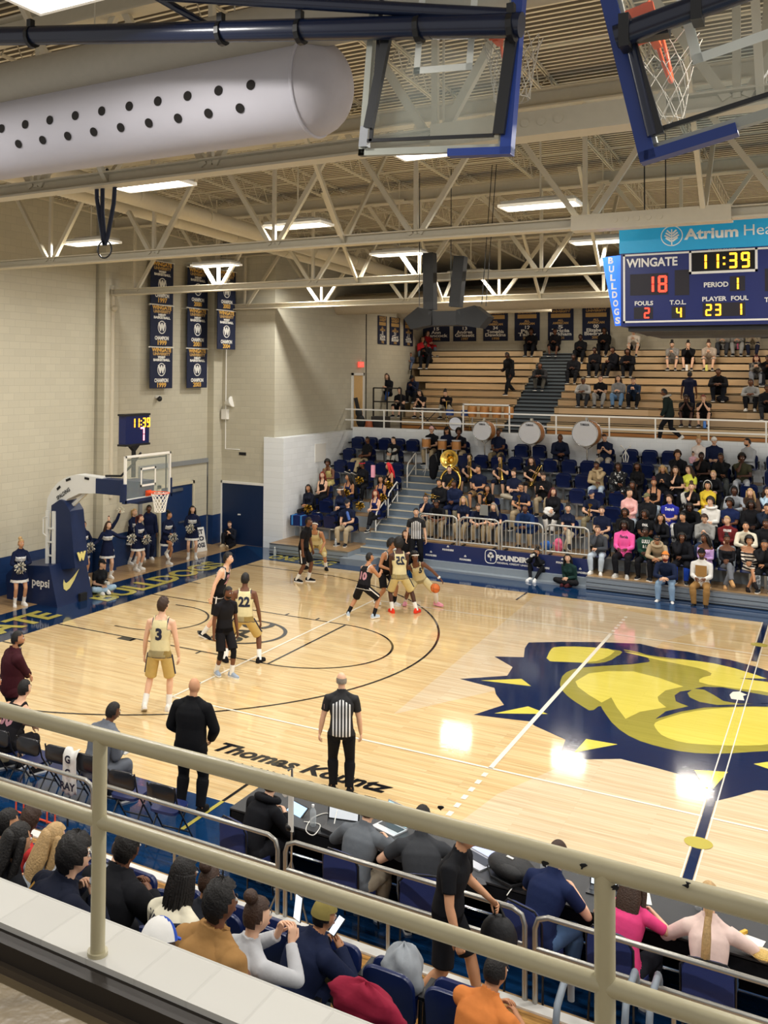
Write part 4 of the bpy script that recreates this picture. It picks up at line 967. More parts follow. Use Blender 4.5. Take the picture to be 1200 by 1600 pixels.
M_NDECK = wood('near_deck', 'd7a45c', 'b5803f', plank=.6, length=1.6, rough=.4, grain=1.6)
MB().bb((-9, -11.1, -.0), (5, -9.95, .13)).build('deck', M_NDECK, nb); MB().bb((-9, -9.99, 0), (5, -9.86, .15)).build('deck_edge', M_WHITE, nb)
for k in range(7): MB().bb((-9, NY(k) - .42, 0), (5, NY(k) + .33, NZ(k))).build('riser', M_STAIR, nb)
M_SILV = mat('silver_rail', 'a8a69f', .3, .7, var=.05)
RY = -9.86; RTOP = px(440, 1310, 1, RY).z; RMID = px(440, 1356, 1, RY).z
def court_rail(x0, x1, label):
 t = thing('court_railing', label, 'railing', (x0, RY, 0), group='silver railings behind the benches'); L = x1 - x0; r = .026
 T = RTOP
 MB().tube([(0, 0, .0), (0, 0, T - .13), (.03, 0, T - .04), (.12, 0, T), (L - .12, 0, T), (L - .03, 0, T - .04), (L, 0, T - .13), (L, 0, .0)], r, 10).build('outer_frame', M_SILV, t, smooth=50)
 MB().tube([(0, 0, RMID), (L, 0, RMID)], r * .9, 10).build('middle_rail', M_SILV, t, smooth=50)
 for q in range(1, max(2, int(L / 1.2))): MB().tube([(q * 1.2, 0, .0), (q * 1.2, 0, RMID)], r * .8, 8).build('post', M_SILV, t, smooth=50)
 return t
def railx(u, v): return px(u, v, 1, RY).x
court_rail(-11.5, railx(145, 1260), 'silver courtside railing behind the visitors bench chairs')
court_rail(railx(149, 1280), railx(434, 1330), 'silver courtside railing behind the empty folding chairs')
court_rail(railx(446, 1340), railx(820, 1450), 'silver courtside railing behind the scorers in grey')
court_rail(railx(836, 1460), 3.2, 'silver courtside railing behind the scorers in navy and pink')
for i, (u, v) in enumerate(((880, 1545), (985, 1545), (1022, 1550))):
 p = px(u, v, 2, .75); t = thing('aisle_handrail', 'bent grey aisle handrail loop, ' + ('beside the orange shirt', 'first of the pair by the wide post', 'second of the pair by the wide post')[i], 'handrail', (p.x, p.y, 0), group='grey handrail loops at the near deck')
 MB().tube([(0, -.25, .0), (0, -.25, .6), (0, -.2, .72), (0, .0, .78), (0, .22, .78), (0, .28, .7), (0, .28, .5)], .03, 8).build('loop', M_GREY, t, smooth=50)

# ---------------------------------------------------------------- people: one continuous body per pose, clothes cut from it
def V3(*a): return Vector(a)
def lerp(a, b, t): return a + (b - a) * t


def rounded_limb(mb, pts, radii, n=12, lat=None, flat=None):
 """limb of rings along pts with half-round ends; flat = depth ratio per ring"""
 P = [Vector(p) for p in pts]; k = len(P); vs = []; rings = []
 T = []
 for i in range(k):
  t = (P[min(i + 1, k - 1)] - P[max(i - 1, 0)]); T.append(t.normalized() if t.length > 1e-6 else V3(0, 0, 1))
 X = Vector(lat).normalized() if lat is not None else T[0].orthogonal().normalized()
 fl_ = flat or [1.0] * k
 def ring(c, t, r, f, X):
  X = (X - t * X.dot(t)); X = X.normalized() if X.length > 1e-5 else t.orthogonal().normalized()
  Y = t.cross(X); rings.append([c + X * (r * math.cos(2 * math.pi * j / n)) + Y * (r * f * math.sin(2 * math.pi * j / n)) for j in range(n)]); return X
 for q in (.98, .75, .4): X = ring(P[0] - T[0] * radii[0] * q * .9, T[0], radii[0] * math.sqrt(max(.02, 1 - q * q)), fl_[0], X)
 for i in range(k): X = ring(P[i], T[i], radii[i], fl_[i], X)
 for q in (.4, .75, .98): X = ring(P[-1] + T[-1] * radii[-1] * q * .9, T[-1], radii[-1] * math.sqrt(max(.02, 1 - q * q)), fl_[-1], X)
 vs = [p for r_ in rings for p in r_]; m_ = len(rings)
 fs = [(i * n + j, i * n + (j + 1) % n, (i + 1) * n + (j + 1) % n, (i + 1) * n + j) for i in range(m_ - 1) for j in range(n)]
 fs += [tuple(range(n - 1, -1, -1)), tuple((m_ - 1) * n + j for j in range(n))]
 mb.add(vs, fs)


def ik(A, B, l1, l2, pole):
 A = Vector(A); B = Vector(B); d = B - A; L = min(d.length, l1 + l2 - .004); L = max(L, abs(l1 - l2) + .01); d.normalize(); B = A + d * L
 a = (l1 * l1 - l2 * l2 + L * L) / (2 * L); h = math.sqrt(max(0, l1 * l1 - a * a))
 p = Vector(pole); p = p - d * p.dot(d); p = p.normalized() if p.length > 1e-5 else d.orthogonal().normalized()
 return A + d * a + p * h, B


def skeleton(pel=(0, 0, .96), lean=0, side=0, twist=0, curve=6, head=(0, 0, 0), hl=None, hr=None, el=(-1, .6, -.6), er=(-1, -.6, -.6), fl=(0, .11, .08), fr=(0, -.11, .08), kl=(1, .15, 0), kr=(1, -.15, 0), fyl=12, fyr=-12, fpl=0, fpr=0, w=1.0, belly=0.0, fem=False, curl=.5, pyaw=0, hdl=None, hdr=None):
 """joints of a 1.78 m figure facing +X (left = +Y); hands hl/hr and ankles fl/fr are targets"""
 S = dict(w=w, fem=fem, curl=curl, belly=belly)
 P = Vector(pel); S['P'] = P
 Rz = Matrix.Rotation(R(pyaw), 3, 'Z')
 up0 = Rz @ (Matrix.Rotation(R(lean), 3, 'Y') @ Matrix.Rotation(R(-side), 3, 'X') @ V3(0, 0, 1))
 up1 = Rz @ (Matrix.Rotation(R(lean + curve * 2), 3, 'Y') @ Matrix.Rotation(R(-side), 3, 'X') @ V3(0, 0, 1))
 W = P + up0 * .2; C = W + (up0 + up1).normalized() * .17; N = C + up1 * .16
 S.update(W=W, C=C, N=N, up0=up0, up1=up1)
 latP = Rz @ V3(0, 1, 0); latS = Matrix.Rotation(R(pyaw + twist), 3, 'Z') @ V3(0, 1, 0)
 latP = (latP - up0 * latP.dot(up0)).normalized(); latS = (latS - up1 * latS.dot(up1)).normalized()
 S['latP'], S['latS'] = latP, latS
 sw = .172 * w if fem else .19 * w
 for s, k in ((1, 'L'), (-1, 'R')):
  S['sh' + k] = N - up1 * .082 + latS * s * sw
  S['hip' + k] = P - up0 * .05 + latP * s * (.098 if fem else .095) * w
 hy, hp, hr_ = head
 fwd1 = latS.cross(up1)
 Hm = Matrix.Rotation(R(pyaw + twist + hy), 3, 'Z') @ Matrix.Rotation(R(hp), 3, 'Y') @ Matrix.Rotation(R(hr_), 3, 'X')
 hz = Hm @ V3(0, 0, 1)
 S['H'] = N + up1 * .075 + hz * .118 + (Hm @ V3(.02, 0, 0)); S['Hm'] = Hm
 for k, t, pole, hd in (('L', hl, el, hdl), ('R', hr, er, hdr)):
  if t is None: t = S['sh' + k] + V3(.03, .05 if k == 'L' else -.05, -.5)
  E, Wr = ik(S['sh' + k], t, .285 if not fem else .27, .255 if not fem else .24, Rz @ Vector(pole)); S['e' + k], S['w' + k] = E, Wr
  S['hd' + k] = Vector(hd).normalized() if hd is not None else (Wr - E).normalized()
 for k, t, pole, fy, fp_ in (('L', fl, kl, fyl, fpl), ('R', fr, kr, fyr, fpr)):
  K, A = ik(S['hip' + k], t, .44, .425, Rz @ Vector(pole)); S['k' + k], S['a' + k] = K, A
  S['fm' + k] = Matrix.Rotation(R(fy), 3, 'Z') @ Matrix.Rotation(R(fp_), 3, 'Y')
 return S


LAB = dict(torso=0, neck=1, head=2, uaL=3, uaR=4, faL=5, faR=6, haL=7, haR=8, thL=9, thR=10, shL=11, shR=12, foL=13, foR=14)


def head_mesh(mb, c, M3):
 n, m_ = 20, 16; vs = []
 for i in range(m_ + 1):
  th = math.pi * i / m_
  for j in range(n):
   a = 2 * math.pi * j / n
   f, l, u = math.sin(th) * math.cos(a), math.sin(th) * math.sin(a), -math.cos(th)
   lo = max(0, -u)
   x = .097 * f * (1 - .12 * lo) + .014 * lo - .012 * max(0, u); y = .077 * l * (1 - .34 * lo ** 1.4); z = .119 * u
   if f > .75 and u > -.25: x -= .007 * (1 - abs(u - .12) * 3 if abs(u - .12) < .33 else 0)
   vs.append(M3 @ Vector((x, y, z)) + c)
 mb.add(vs, [(i * n + j, i * n + (j + 1) % n, (i + 1) * n + (j + 1) % n, (i + 1) * n + j) for i in range(m_) for j in range(n)])
 h = lambda *a: M3 @ Vector(a) + c
 rounded_limb(mb, [h(.092, 0, .018), h(.104, 0, -.004), h(.108, 0, -.022)], [.009, .011, .014], 8)
 mb.ball(h(.088, 0, -.058), .02, .024, .011, 10, 6, M=M3)
 for s in (-1, 1): mb.ball(h(-.008, s * .079, -.008), .018, .009, .031, 8, 6, M=M3)


def fingers(mb, wr, d, pn, side, curl, th=.0085):
 """four unequal bent fingers and a thumb on a hand at wr pointing along d, palm facing pn"""
 d = d.normalized(); pn = (pn - d * pn.dot(d)).normalized(); lat = d.cross(pn) * side
 for i, (o, L) in enumerate(((.030, .074), (.011, .082), (-.010, .077), (-.028, .06))):
  p = wr + d * .088 + lat * o; pts = [p - d * .02]; dirv = d.copy(); pts.append(p)
  for j, (seg, a) in enumerate(((.42, .55), (.32, .7), (.26, .5))):
   dirv = (Matrix.Rotation(a * curl * (1 + .12 * i), 3, d.cross(pn)) @ dirv); p = p + dirv * L * seg; pts.append(p)
  mb.tube(pts, [th, th, th * .95, th * .88, th * .6], 6)
 p = wr + d * .03 + lat * .03; q = (d * .55 + lat * .75 + pn * .25).normalized(); r_ = (d * .85 + lat * .3 + pn * .45 * (0.4 + curl)).normalized()
 mb.tube([p - q * .02, p + q * .03, p + q * .03 + r_ * .032, p + q * .03 + r_ * .056], [th * 1.35, th * 1.25, th * 1.1, th * .7], 6)


BODY_N = 0
def make_body(S, vox=.014, finger=True):
 """-> dict(V, F, N arrays, lab, t, skeleton) : voxel-fused body with hands and face"""
 global BODY_N
 w, fem, belly = S['w'], S['fem'], S['belly']; mb = MB()
 P, W, C, N = S['P'], S['W'], S['C'], S['N']; u0, u1 = S['up0'], S['up1']
 prof = [(-.12, .085, .085), (-.06, .15, .115), (.02, .168 if fem else .158, .122), (.10, .150 if fem else .150, .112), (.19, .125 if fem else .142, .098), (.29, .142 if fem else .162, .112), (.37, .150 if fem else .172, .116), (.44, .138 if fem else .160, .096), (.49, .09, .072), (.53, .062, .060)]
 rings = []; n = 20
 for s, a, b in prof:
  a *= w; b *= w ** .8
  if belly and 0 < s < .35: b += belly * math.sin((s) / .35 * math.pi); a += belly * .5 * math.sin(s / .35 * math.pi)
  c = P + u0 * s if s < .2 else (lerp(W, C, (s - .2) / .17) if s < .37 else lerp(C, N, (s - .37) / .16))
  q = max(0, min(1, s / .45)); lat = lerp(S['latP'], S['latS'], q).normalized(); uu = lerp(u0, u1, q).normalized(); f_ = lat.cross(uu).normalized()
  if belly and 0 < s < .35: c = c + f_ * belly * .6 * math.sin(s / .35 * math.pi)
  pw = .82
  rings.append([c + lat * a * math.copysign(abs(math.cos(t)) ** pw, math.cos(t)) + f_ * b * math.copysign(abs(math.sin(t)) ** pw, math.sin(t)) for t in [2 * math.pi * j / n for j in range(n)]])
 vs = [p for r_ in rings for p in r_]; k = len(rings)
 mb.add(vs, [(i * n + j, (i + 1) * n + j, (i + 1) * n + (j + 1) % n, i * n + (j + 1) % n)[::-1] for i in range(k - 1) for j in range(n)] + [tuple(range(n - 1, -1, -1)), tuple((k - 1) * n + j for j in range(n))])
 if fem:
  f_ = S['latS'].cross(u1)
  for s in (-1, 1): mb.ball(C + f_ * .088 + S['latS'] * s * .062 * w - u1 * .0, .055, .058, .06, 10, 8)
 hb = S['H'] + S['Hm'] @ V3(-.02, 0, -.07)
 rounded_limb(mb, [N - u1 * .04, lerp(N, hb, .5), hb], [.07 * (.85 if fem else 1), .056 * (.88 if fem else 1), .055 * (.9 if fem else 1)], 12)
 head_mesh(mb, S['H'], S['Hm'])
 aw = (.86 if fem else 1.0) * w ** .6
 for s, k in ((1, 'L'), (-1, 'R')):
  sh, e, wr = S['sh' + k], S['e' + k], S['w' + k]
  inn = sh - S['latS'] * s * .07 + u1 * .004; rounded_limb(mb, [N + u1 * .01 + S['latS'] * s * .03, lerp(N + u1 * .005, sh, .55) + u1 * .008, sh + u1 * .012], [.045, .04, .04], 10)
  rounded_limb(mb, [inn, sh, lerp(sh, e, .25), lerp(sh, e, .6), e], [.062 * aw, .062 * aw, .054 * aw, .047 * aw, .040 * aw], 12)
  rounded_limb(mb, [e, lerp(e, wr, .25), lerp(e, wr, .6), wr], [.040 * aw, .042 * aw, .036 * aw, .028 * aw], 12)
  d = S['hd' + k]; pn = (S['latS'] * -s + V3(0, 0, -.35) + d * .0); pn = (pn - d * pn.dot(d)).normalized(); S['pn' + k] = pn
  rounded_limb(mb, [wr, wr + d * .035, wr + d * .085], [.027, .038, .038], 12, lat=d.cross(pn), flat=[.8, .5, .4])
  h, kn, an = S['hip' + k], S['k' + k], S['a' + k]; lw = w ** .7
  rounded_limb(mb, [h, lerp(h, kn, .2), lerp(h, kn, .6), kn], [.090 * lw, .086 * lw, .068 * lw, .055 * lw], 14)
  rounded_limb(mb, [kn, lerp(kn, an, .28), lerp(kn, an, .65), an], [.053 * lw, .056 * lw, .042 * lw, .036 * lw], 14)
  fm = S['fm' + k]
  rounded_limb(mb, [an + fm @ V3(-.04, 0, -.035), an + fm @ V3(.06, 0, -.035), an + fm @ V3(.15, 0, -.05)], [.036, .036, .028], 10)
 me = mb.mesh('raw'); bm = bmesh.new(); bm.from_mesh(me); bmesh.ops.recalc_face_normals(bm, faces=bm.faces); bm.to_mesh(me); bm.free()
 ob = bpy.data.objects.new('raw', me); COL.objects.link(ob)
 md_ = ob.modifiers.new('r', 'REMESH'); md_.mode = 'VOXEL'; md_.voxel_size = vox
 s_ = ob.modifiers.new('s', 'SMOOTH'); s_.factor = .5; s_.iterations = 3 if vox > .012 else 4
 m2 = bpy.data.meshes.new_from_object(ob.evaluated_get(bpy.context.evaluated_depsgraph_get()))
 bpy.data.objects.remove(ob); bpy.data.meshes.remove(me)
 nv = len(m2.vertices); Vv = np.empty(nv * 3); m2.vertices.foreach_get('co', Vv); Vv = Vv.reshape(-1, 3)
 Nn = np.empty(nv * 3); m2.vertices.foreach_get('normal', Nn); Nn = Nn.reshape(-1, 3)
 F = [tuple(p.vertices) for p in m2.polygons]; bpy.data.meshes.remove(m2)
 # which part of the body each point belongs to
 bones = [('torso', P - u0 * .05, W, .15), ('torso', W, C, .15), ('torso', C, N - u1 * .03, .13), ('neck', N + u1 * .015, hb, .058), ('head', S['H'] - S['Hm'] @ V3(0, 0, .06), S['H'] + S['Hm'] @ V3(0, 0, .05), .1)]
 for k in 'LR':
  bones += [('ua' + k, S['sh' + k], S['e' + k], .055), ('fa' + k, S['e' + k], S['w' + k], .04), ('ha' + k, S['w' + k] + S['hd' + k] * .01, S['w' + k] + S['hd' + k] * .16, .04),
                  ('th' + k, S['hip' + k] + (S['k' + k] - S['hip' + k]) * .12, S['k' + k], .078), ('sh' + k, S['k' + k], S['a' + k], .05), ('fo' + k, S['a' + k] + S['fm' + k] @ V3(-.03, 0, -.045), S['a' + k] + S['fm' + k] @ V3(.14, 0, -.05), .04)]
 best = np.full(nv, 1e9); lab = np.zeros(nv, int); tt = np.zeros(nv)
 for nm, a, b, r_ in bones:
  a_ = np.array(a); d_ = np.array(b) - a_; q = (Vv - a_) @ d_ / (d_ @ d_); qc = np.clip(q, 0, 1)
  dist = np.linalg.norm(Vv - a_ - qc[:, None] * d_, axis=1) / r_
  mk_ = dist < best; best[mk_] = dist[mk_]; lab[mk_] = LAB[nm]; tt[mk_] = q[mk_]
 # height along the spine, sideways offset
 s0 = (Vv - np.array(P)) @ np.array(u0); s1 = (Vv - np.array(C)) @ np.array(u1) + .37; sp_ = np.where(s0 < .25, s0, s1); la = (Vv - np.array(C)) @ np.array(S['latS'])
 BODY_N += 1
 return dict(V=Vv, N=Nn, F=F, lab=lab, t=tt, s=sp_, l=la, S=S, finger=finger)


def np_mesh(name, V, F):
 me = bpy.data.meshes.new(name); me.from_pydata([tuple(v) for v in V], [], F); me.update(); me.shade_smooth(); return me


def body_mesh(B, hide=None):
 fm_ = MB()
 S = B['S']
 if B['finger']:
  for s, k in ((1, 'L'), (-1, 'R')): fingers(fm_, S['w' + k], S['hd' + k], S['pn' + k], s, S['curl'])
 n = len(B['V']); V = list(map(tuple, B['V'])) + fm_.v; F = B['F'] + [tuple(i + n for i in f) for f in fm_.f]
 return np_mesh('body', V, F)


def garment(B, name, inside, off, cuts=(), flare=None):
 """a garment shell: body faces that lie inside, pushed out, hems snapped to the cuts and turned in"""
 ins = inside(B); F = [f for f in B['F'] if all(ins[i] for i in f)]
 if not F: return None
 used = sorted({i for f in F for i in f}); mp = {i: j for j, i in enumerate(used)}
 V = B['V'][used].copy(); N = B['N'][used]; S = B['S']
 ec = {}
 for f in F:
  for q in range(len(f)):
   a, b = f[q], f[(q + 1) % len(f)]; key = (min(a, b), max(a, b)); ec.setdefault(key, []).append((a, b))
 border = [v[0] for v in ec.values() if len(v) == 1]; bset = {i for e in border for i in e}
 J = dict(uaL=('shL', 'eL'), uaR=('shR', 'eR'), faL=('eL', 'wL'), faR=('eR', 'wR'), thL=('hipL', 'kL'), thR=('hipR', 'kR'), shL=('kL', 'aL'), shR=('kR', 'aR'))
 o = np.full(len(used), off)
 if flare is not None: o = o + flare(B)[used]
 base = V.copy()
 for nm, tc in cuts:
  a, b = J[nm]; a_ = np.array(S[a]); d_ = np.array(S[b]) - a_
  if nm.startswith('th'): a_ = a_ + d_ * .12; d_ = d_ * .88
  for i in bset:
   if B['lab'][i] == LAB[nm] and abs(B['t'][i] - tc) < .2: base[mp[i]] += d_ * (tc - B['t'][i])
 V = base + N * o[:, None]
 n = len(V); VV = list(map(tuple, V)); FF = [tuple(mp[i] for i in f) for f in F]
 inner = {}
 for a, b in border:
  for i in (a, b):
   if i not in inner: inner[i] = len(VV); VV.append(tuple(base[mp[i]] - N[mp[i]] * .004))
  FF.append((mp[b], mp[a], inner[a], inner[b]))
 return np_mesh(name, VV, FF)


L_ = LAB
def is_(B, *n): return np.isin(B['lab'], [L_[x] for x in n])
def thr(B, n, hi, lo=-9): return (B['lab'] == L_[n]) & (B['t'] < hi) & (B['t'] > lo)
def arms(B, hi_ua=None, hi_fa=None):
 r = np.zeros(len(B['lab']), bool)
 for k in 'LR':
  if hi_fa is not None: r |= is_(B, 'ua' + k) | thr(B, 'fa' + k, hi_fa)
  elif hi_ua is not None: r |= thr(B, 'ua' + k, hi_ua)
 return r
def torso(B, lo, hi=9, neck=.1):
 return (is_(B, 'torso') & (B['s'] > lo) & (B['s'] < hi)) | ((B['lab'] == 1) & (B['t'] < neck)) | ((is_(B, 'thL', 'thR')) & (B['s'] > lo) & (B['s'] < .3))
def g_tee(B): return torso(B, -.07) | arms(B, hi_ua=.62)
def g_long(B): return torso(B, -.09, neck=.25) | arms(B, hi_fa=.97)
def g_coat(B): return torso(B, -.12, neck=.4) | arms(B, hi_fa=.99)
def g_tank(B):
 neckhole = (np.abs(B['l']) < .085) & (B['s'] > .475)
 return (torso(B, -.09, neck=-1) & ~((np.abs(B['l']) > .128 * B['S']['w']) & (B['s'] > .34)) & ~neckhole)
def g_strap(B): return torso(B, -.05, neck=-1) & ~((np.abs(B['l']) > .10) & (B['s'] > .36)) & ~((np.abs(B['l']) < .055) & (B['s'] > .42))
def g_off(B): return (torso(B, -.08, .43, neck=-1)) | (arms(B, hi_fa=.97) & (B['s'] < .44))
def legs(B, hi_th=None, hi_sh=None):
 r = is_(B, 'torso') & (B['s'] < .03)
 for k in 'LR':
  if hi_sh is not None: r |= is_(B, 'th' + k) | thr(B, 'sh' + k, hi_sh)
  else: r |= thr(B, 'th' + k, hi_th)
 return r
def g_trousers(B): return legs(B, hi_sh=.96)
def g_shorts(B): return legs(B, hi_th=.86)
def g_mini(B): return legs(B, hi_th=.5)
def g_tights(B): return np.isin(B['lab'], [L_['thL'], L_['thR'], L_['shL'], L_['shR']]) & ~((np.isin(B['lab'], [L_['shL'], L_['shR']])) & (B['t'] > .3))
def fl_shorts(B): return np.where(np.isin(B['lab'], [9, 10]), .030 * np.clip(B['t'], 0, 1), 0)
def fl_trouser(B): return np.where(np.isin(B['lab'], [11, 12]), .016, np.where(np.isin(B['lab'], [9, 10]), .008, 0))
def fl_coat(B): return np.where(B['lab'] == 0, .012, .006)
def g_band(B): return is_(B, 'torso') & (B['s'] > .27) & (B['s'] < .40)
GARM = {'chest': (g_band, .024, (), None), 'tights': (g_tights, .004, (), None), 'tee': (g_tee, .014, (('uaL', .62), ('uaR', .62)), None), 'long': (g_long, .018, (('faL', .97), ('faR', .97)), None), 'coat': (g_coat, .026, (('faL', .99), ('faR', .99)), fl_coat),
  'tank': (g_tank, .014, (), None), 'strap': (g_strap, .010, (), None), 'off': (g_off, .014, (('faL', .97), ('faR', .97)), None), 'trousers': (g_trousers, .012, (('shL', .96), ('shR', .96)), fl_trouser), 'slim': (g_trousers, .008, (('shL', .96), ('shR', .96)), None),
  'shorts': (g_shorts, .014, (('thL', .86), ('thR', .86)), fl_shorts), 'mini': (g_mini, .010, (('thL', .5), ('thR', .5)), None)}

# shared heads of hair, faces, hats, shoes in the frame of the head / ankle
def cap_grid(rx, ry, rz, keep, off=(0, 0, 0), n=28, m_=18, bumpf=None):
 mb = MB(); vs = []; ok = []
 for i in range(m_ + 1):
  th = math.pi * i / m_
  for j in range(n):
   a = 2 * math.pi * j / n; d = Vector((math.sin(th) * math.cos(a), math.sin(th) * math.sin(a), math.cos(th)))
   k = 1 + (bumpf(d, i, j) if bumpf else 0)
   vs.append((d.x * rx * k + off[0], d.y * ry * k + off[1], d.z * rz * k + off[2])); ok.append(keep(d))
 fs = [(i * n + j, (i + 1) * n + j, (i + 1) * n + (j + 1) % n, i * n + (j + 1) % n) for i in range(m_) for j in range(n)]
 fs = [f for f in fs if all(ok[q] for q in f)]
 mb.add(vs, fs); return mb
rnd = random.Random(3)
def k_short(d): return d.z > .62 or (d.x < .55 and d.z > .36) or (d.x < .15 and d.z > -.22) or (d.x < -.3 and d.z > -.55)
def k_long(d): return d.z > .62 or (d.x < .5 and d.z > .34) or (d.x < .22 and d.z > -.3) or (d.x < -.1)
HAIR = {}
def tuft(sc_): return lambda d, i, j: sc_ * (math.sin(i * 5.1 + j * 3.7) * .5 + math.sin(j * 7.3 - i * 2.2) * .5)
HAIR['buzz'] = cap_grid(.107, .088, .131, k_short)
HAIR['short'] = cap_grid(.108, .088, .133, k_short, bumpf=tuft(.025))
HAIR['mop'] = cap_grid(.117, .097, .142, lambda d: d.z > .5 or (d.x < .42 and d.z > .1) or (d.x < .2 and d.z > -.3) or (d.x < -.2 and d.z > -.65), bumpf=tuft(.07))
HAIR['afro'] = cap_grid(.132, .122, .16, lambda d: d.z > .42 or (d.x < .5 and d.z > .1) or (d.x < .3 and d.z > -.25) or (d.x < -.2 and d.z > -.7), (-.012, 0, .016), bumpf=tuft(.07))
def long_hair(L=.34, wid=.1, thick=.05, part=True):
 mb = cap_grid(.110, .092, .135, k_long, bumpf=tuft(.015))
 for s in (-1, 1):
  rounded_limb(mb, [(-.01, s * .082, .03), (-.03, s * .098, -.08), (-.06, s * .108, -.19), (-.1, s * .1, -L + .05)], [.034, .036, .034, .02], 10)
 rounded_limb(mb, [(-.075, 0, .03), (-.108, 0, -.1), (-.15, 0, -.2), (-.18, 0, -L - .02)], [.075, wid, wid, wid * .7], 14, lat=(0, 1, 0), flat=[.6, .5, .42, .3])
 return mb
HAIR['long'] = long_hair(); HAIR['xlong'] = long_hair(.46, .115)
b_ = cap_grid(.106, .086, .13, k_short, bumpf=tuft(.012)); rounded_limb(b_, [(-.1, 0, .06), (-.14, 0, .03), (-.155, 0, -.08), (-.14, 0, -.24)], [.026, .036, .034, .014], 10); HAIR['pony'] = b_
b_ = cap_grid(.106, .086, .13, k_short, bumpf=tuft(.012)); b_.ball((-.07, 0, .13), .052, .055, .05, 12, 8); HAIR['bun'] = b_
b_ = cap_grid(.112, .094, .138, k_long, bumpf=tuft(.05))
for i in range(22):
 a = R(75 + 210 * i / 21); rounded_limb(b_, [(.09 * math.cos(a) - .005, .085 * math.sin(a), .02), (.11 * math.cos(a) - .01, .1 * math.sin(a), -.1), (.11 * math.cos(a) - .03, .095 * math.sin(a) + .01 * math.sin(i * 3), -.3 - .05 * math.sin(i * 2.1))], [.016, .016, .01], 6)
HAIR['braids'] = b_
b_ = cap_grid(.112, .095, .138, k_long, bumpf=tuft(.05))
for i in range(20):
 a = R(70 + 220 * i / 19); rounded_limb(b_, [(.085 * math.cos(a), .08 * math.sin(a), .08), (.115 * math.cos(a), .11 * math.sin(a), .02), (.11 * math.cos(a), .1 * math.sin(a), -.06 - .02 * math.sin(i * 2.7))], [.02, .02, .012], 6)
HAIR['locs'] = b_
HAIR['fringe'] = cap_grid(.101, .083, .118, lambda d: d.z < .42 and d.z > -.45 and d.x < .05)
HAIR['beard'] = cap_grid(.106, .080, .126, lambda d: d.z < -.38 and d.x > -.1, (.006, 0, -.004))
HAT = {}
HAT['beanie'] = cap_grid(.116, .097, .15, lambda d: d.z > .3 or (d.x < 0.1 and d.z > -.05), (-.004, 0, .005), bumpf=lambda d, i, j: .02 * (1 if d.z < .3 else 0))
def cap_hat(back=False):
 mb = cap_grid(.113, .094, .142, lambda d: d.z > .32, (-.002, 0, 0)); s = -1 if back else 1
 mb.prism([(s * (.06 + .125 * math.cos(a)), .082 * math.sin(a), .038 - .012 * abs(math.cos(a))) for a in [R(-80 + 160 * i / 12) for i in range(13)]], (0, 0, .007)); return mb
HAT['cap'] = cap_hat(); HAT['capback'] = cap_hat(True)
HAT['band'] = MB().tube([(.106 * math.cos(a), .087 * math.sin(a), .052) for a in [2 * math.pi * i / 28 for i in range(28)]], .016, 8, closed=True, ey=1)
def hoodie_hat():
 mb = cap_grid(.135, .118, .165, lambda d: d.x < .45 and not (d.z < -.6 and d.x > 0), (-.015, 0, .005)); return mb
HAT['hood'] = hoodie_hat()
HAT['hooddown'] = MB().tube([(-.05 + .12 * math.cos(a), .13 * math.sin(a), -.17 - .02 * math.cos(a) + .02) for a in [2 * math.pi * i / 24 for i in range(24)]], .04, 8, closed=True)
HAT['headphones'] = MB().tube([(0, .1 * math.cos(a), .05 + .1 * math.sin(a)) for a in [R(-15 + 210 * i / 16) for i in range(17)]], .011, 6).ball((0, .095, 0), .035, .02, .042).ball((0, -.095, 0), .035, .02, .042)
ey = MB()
for s in (-1, 1): ey.ball((.083, s * .031, .014), .012, .015, .0095, 10, 6, mi=0); ey.ball((.0925, s * .031, .014), .0042, .0068, .0072, 8, 6, mi=1)
for s in (-1, 1): ey.tube([(.089, s * .014, .036), (.091, s * .032, .04), (.083, s * .052, .034)], .0042, 5, mi=1)
EYES = ey.mesh('eyes'); EYES.materials.append(mat('eye_white', 'd9d4cc', .3)); EYES.materials.append(mat('eye_dark', '1c130f', .4)); EYES.shade_smooth()
mo = MB(); mo.tube([(.086, .024, -.060), (.099, .01, -.057), (.101, 0, -.058), (.099, -.01, -.057), (.086, -.024, -.060)], [.002, .0055, .006, .0055, .002], 6)
MOUTH = mo.mesh('mouth'); MOUTH.shade_smooth(); MOUTH.materials.append(mat('lips', '9c5a4c', .5))
MOUTHD = mo.mesh('mouth'); MOUTHD.shade_smooth(); MOUTHD.materials.append(mat('lips_dark', '6a3a30', .5))
gl = MB()
for s in (-1, 1): gl.tube([(.1, s * .034 + .022 * math.cos(a), .012 + .016 * math.sin(a)) for a in [2 * math.pi * i / 14 for i in range(14)]], .003, 5, closed=True); gl.tube([(.098, s * .056, .014), (.0, s * .083, .016)], .0025, 5)
gl.tube([(.101, -.012, .014), (.101, .012, .014)], .003, 5); HAT['glasses'] = gl
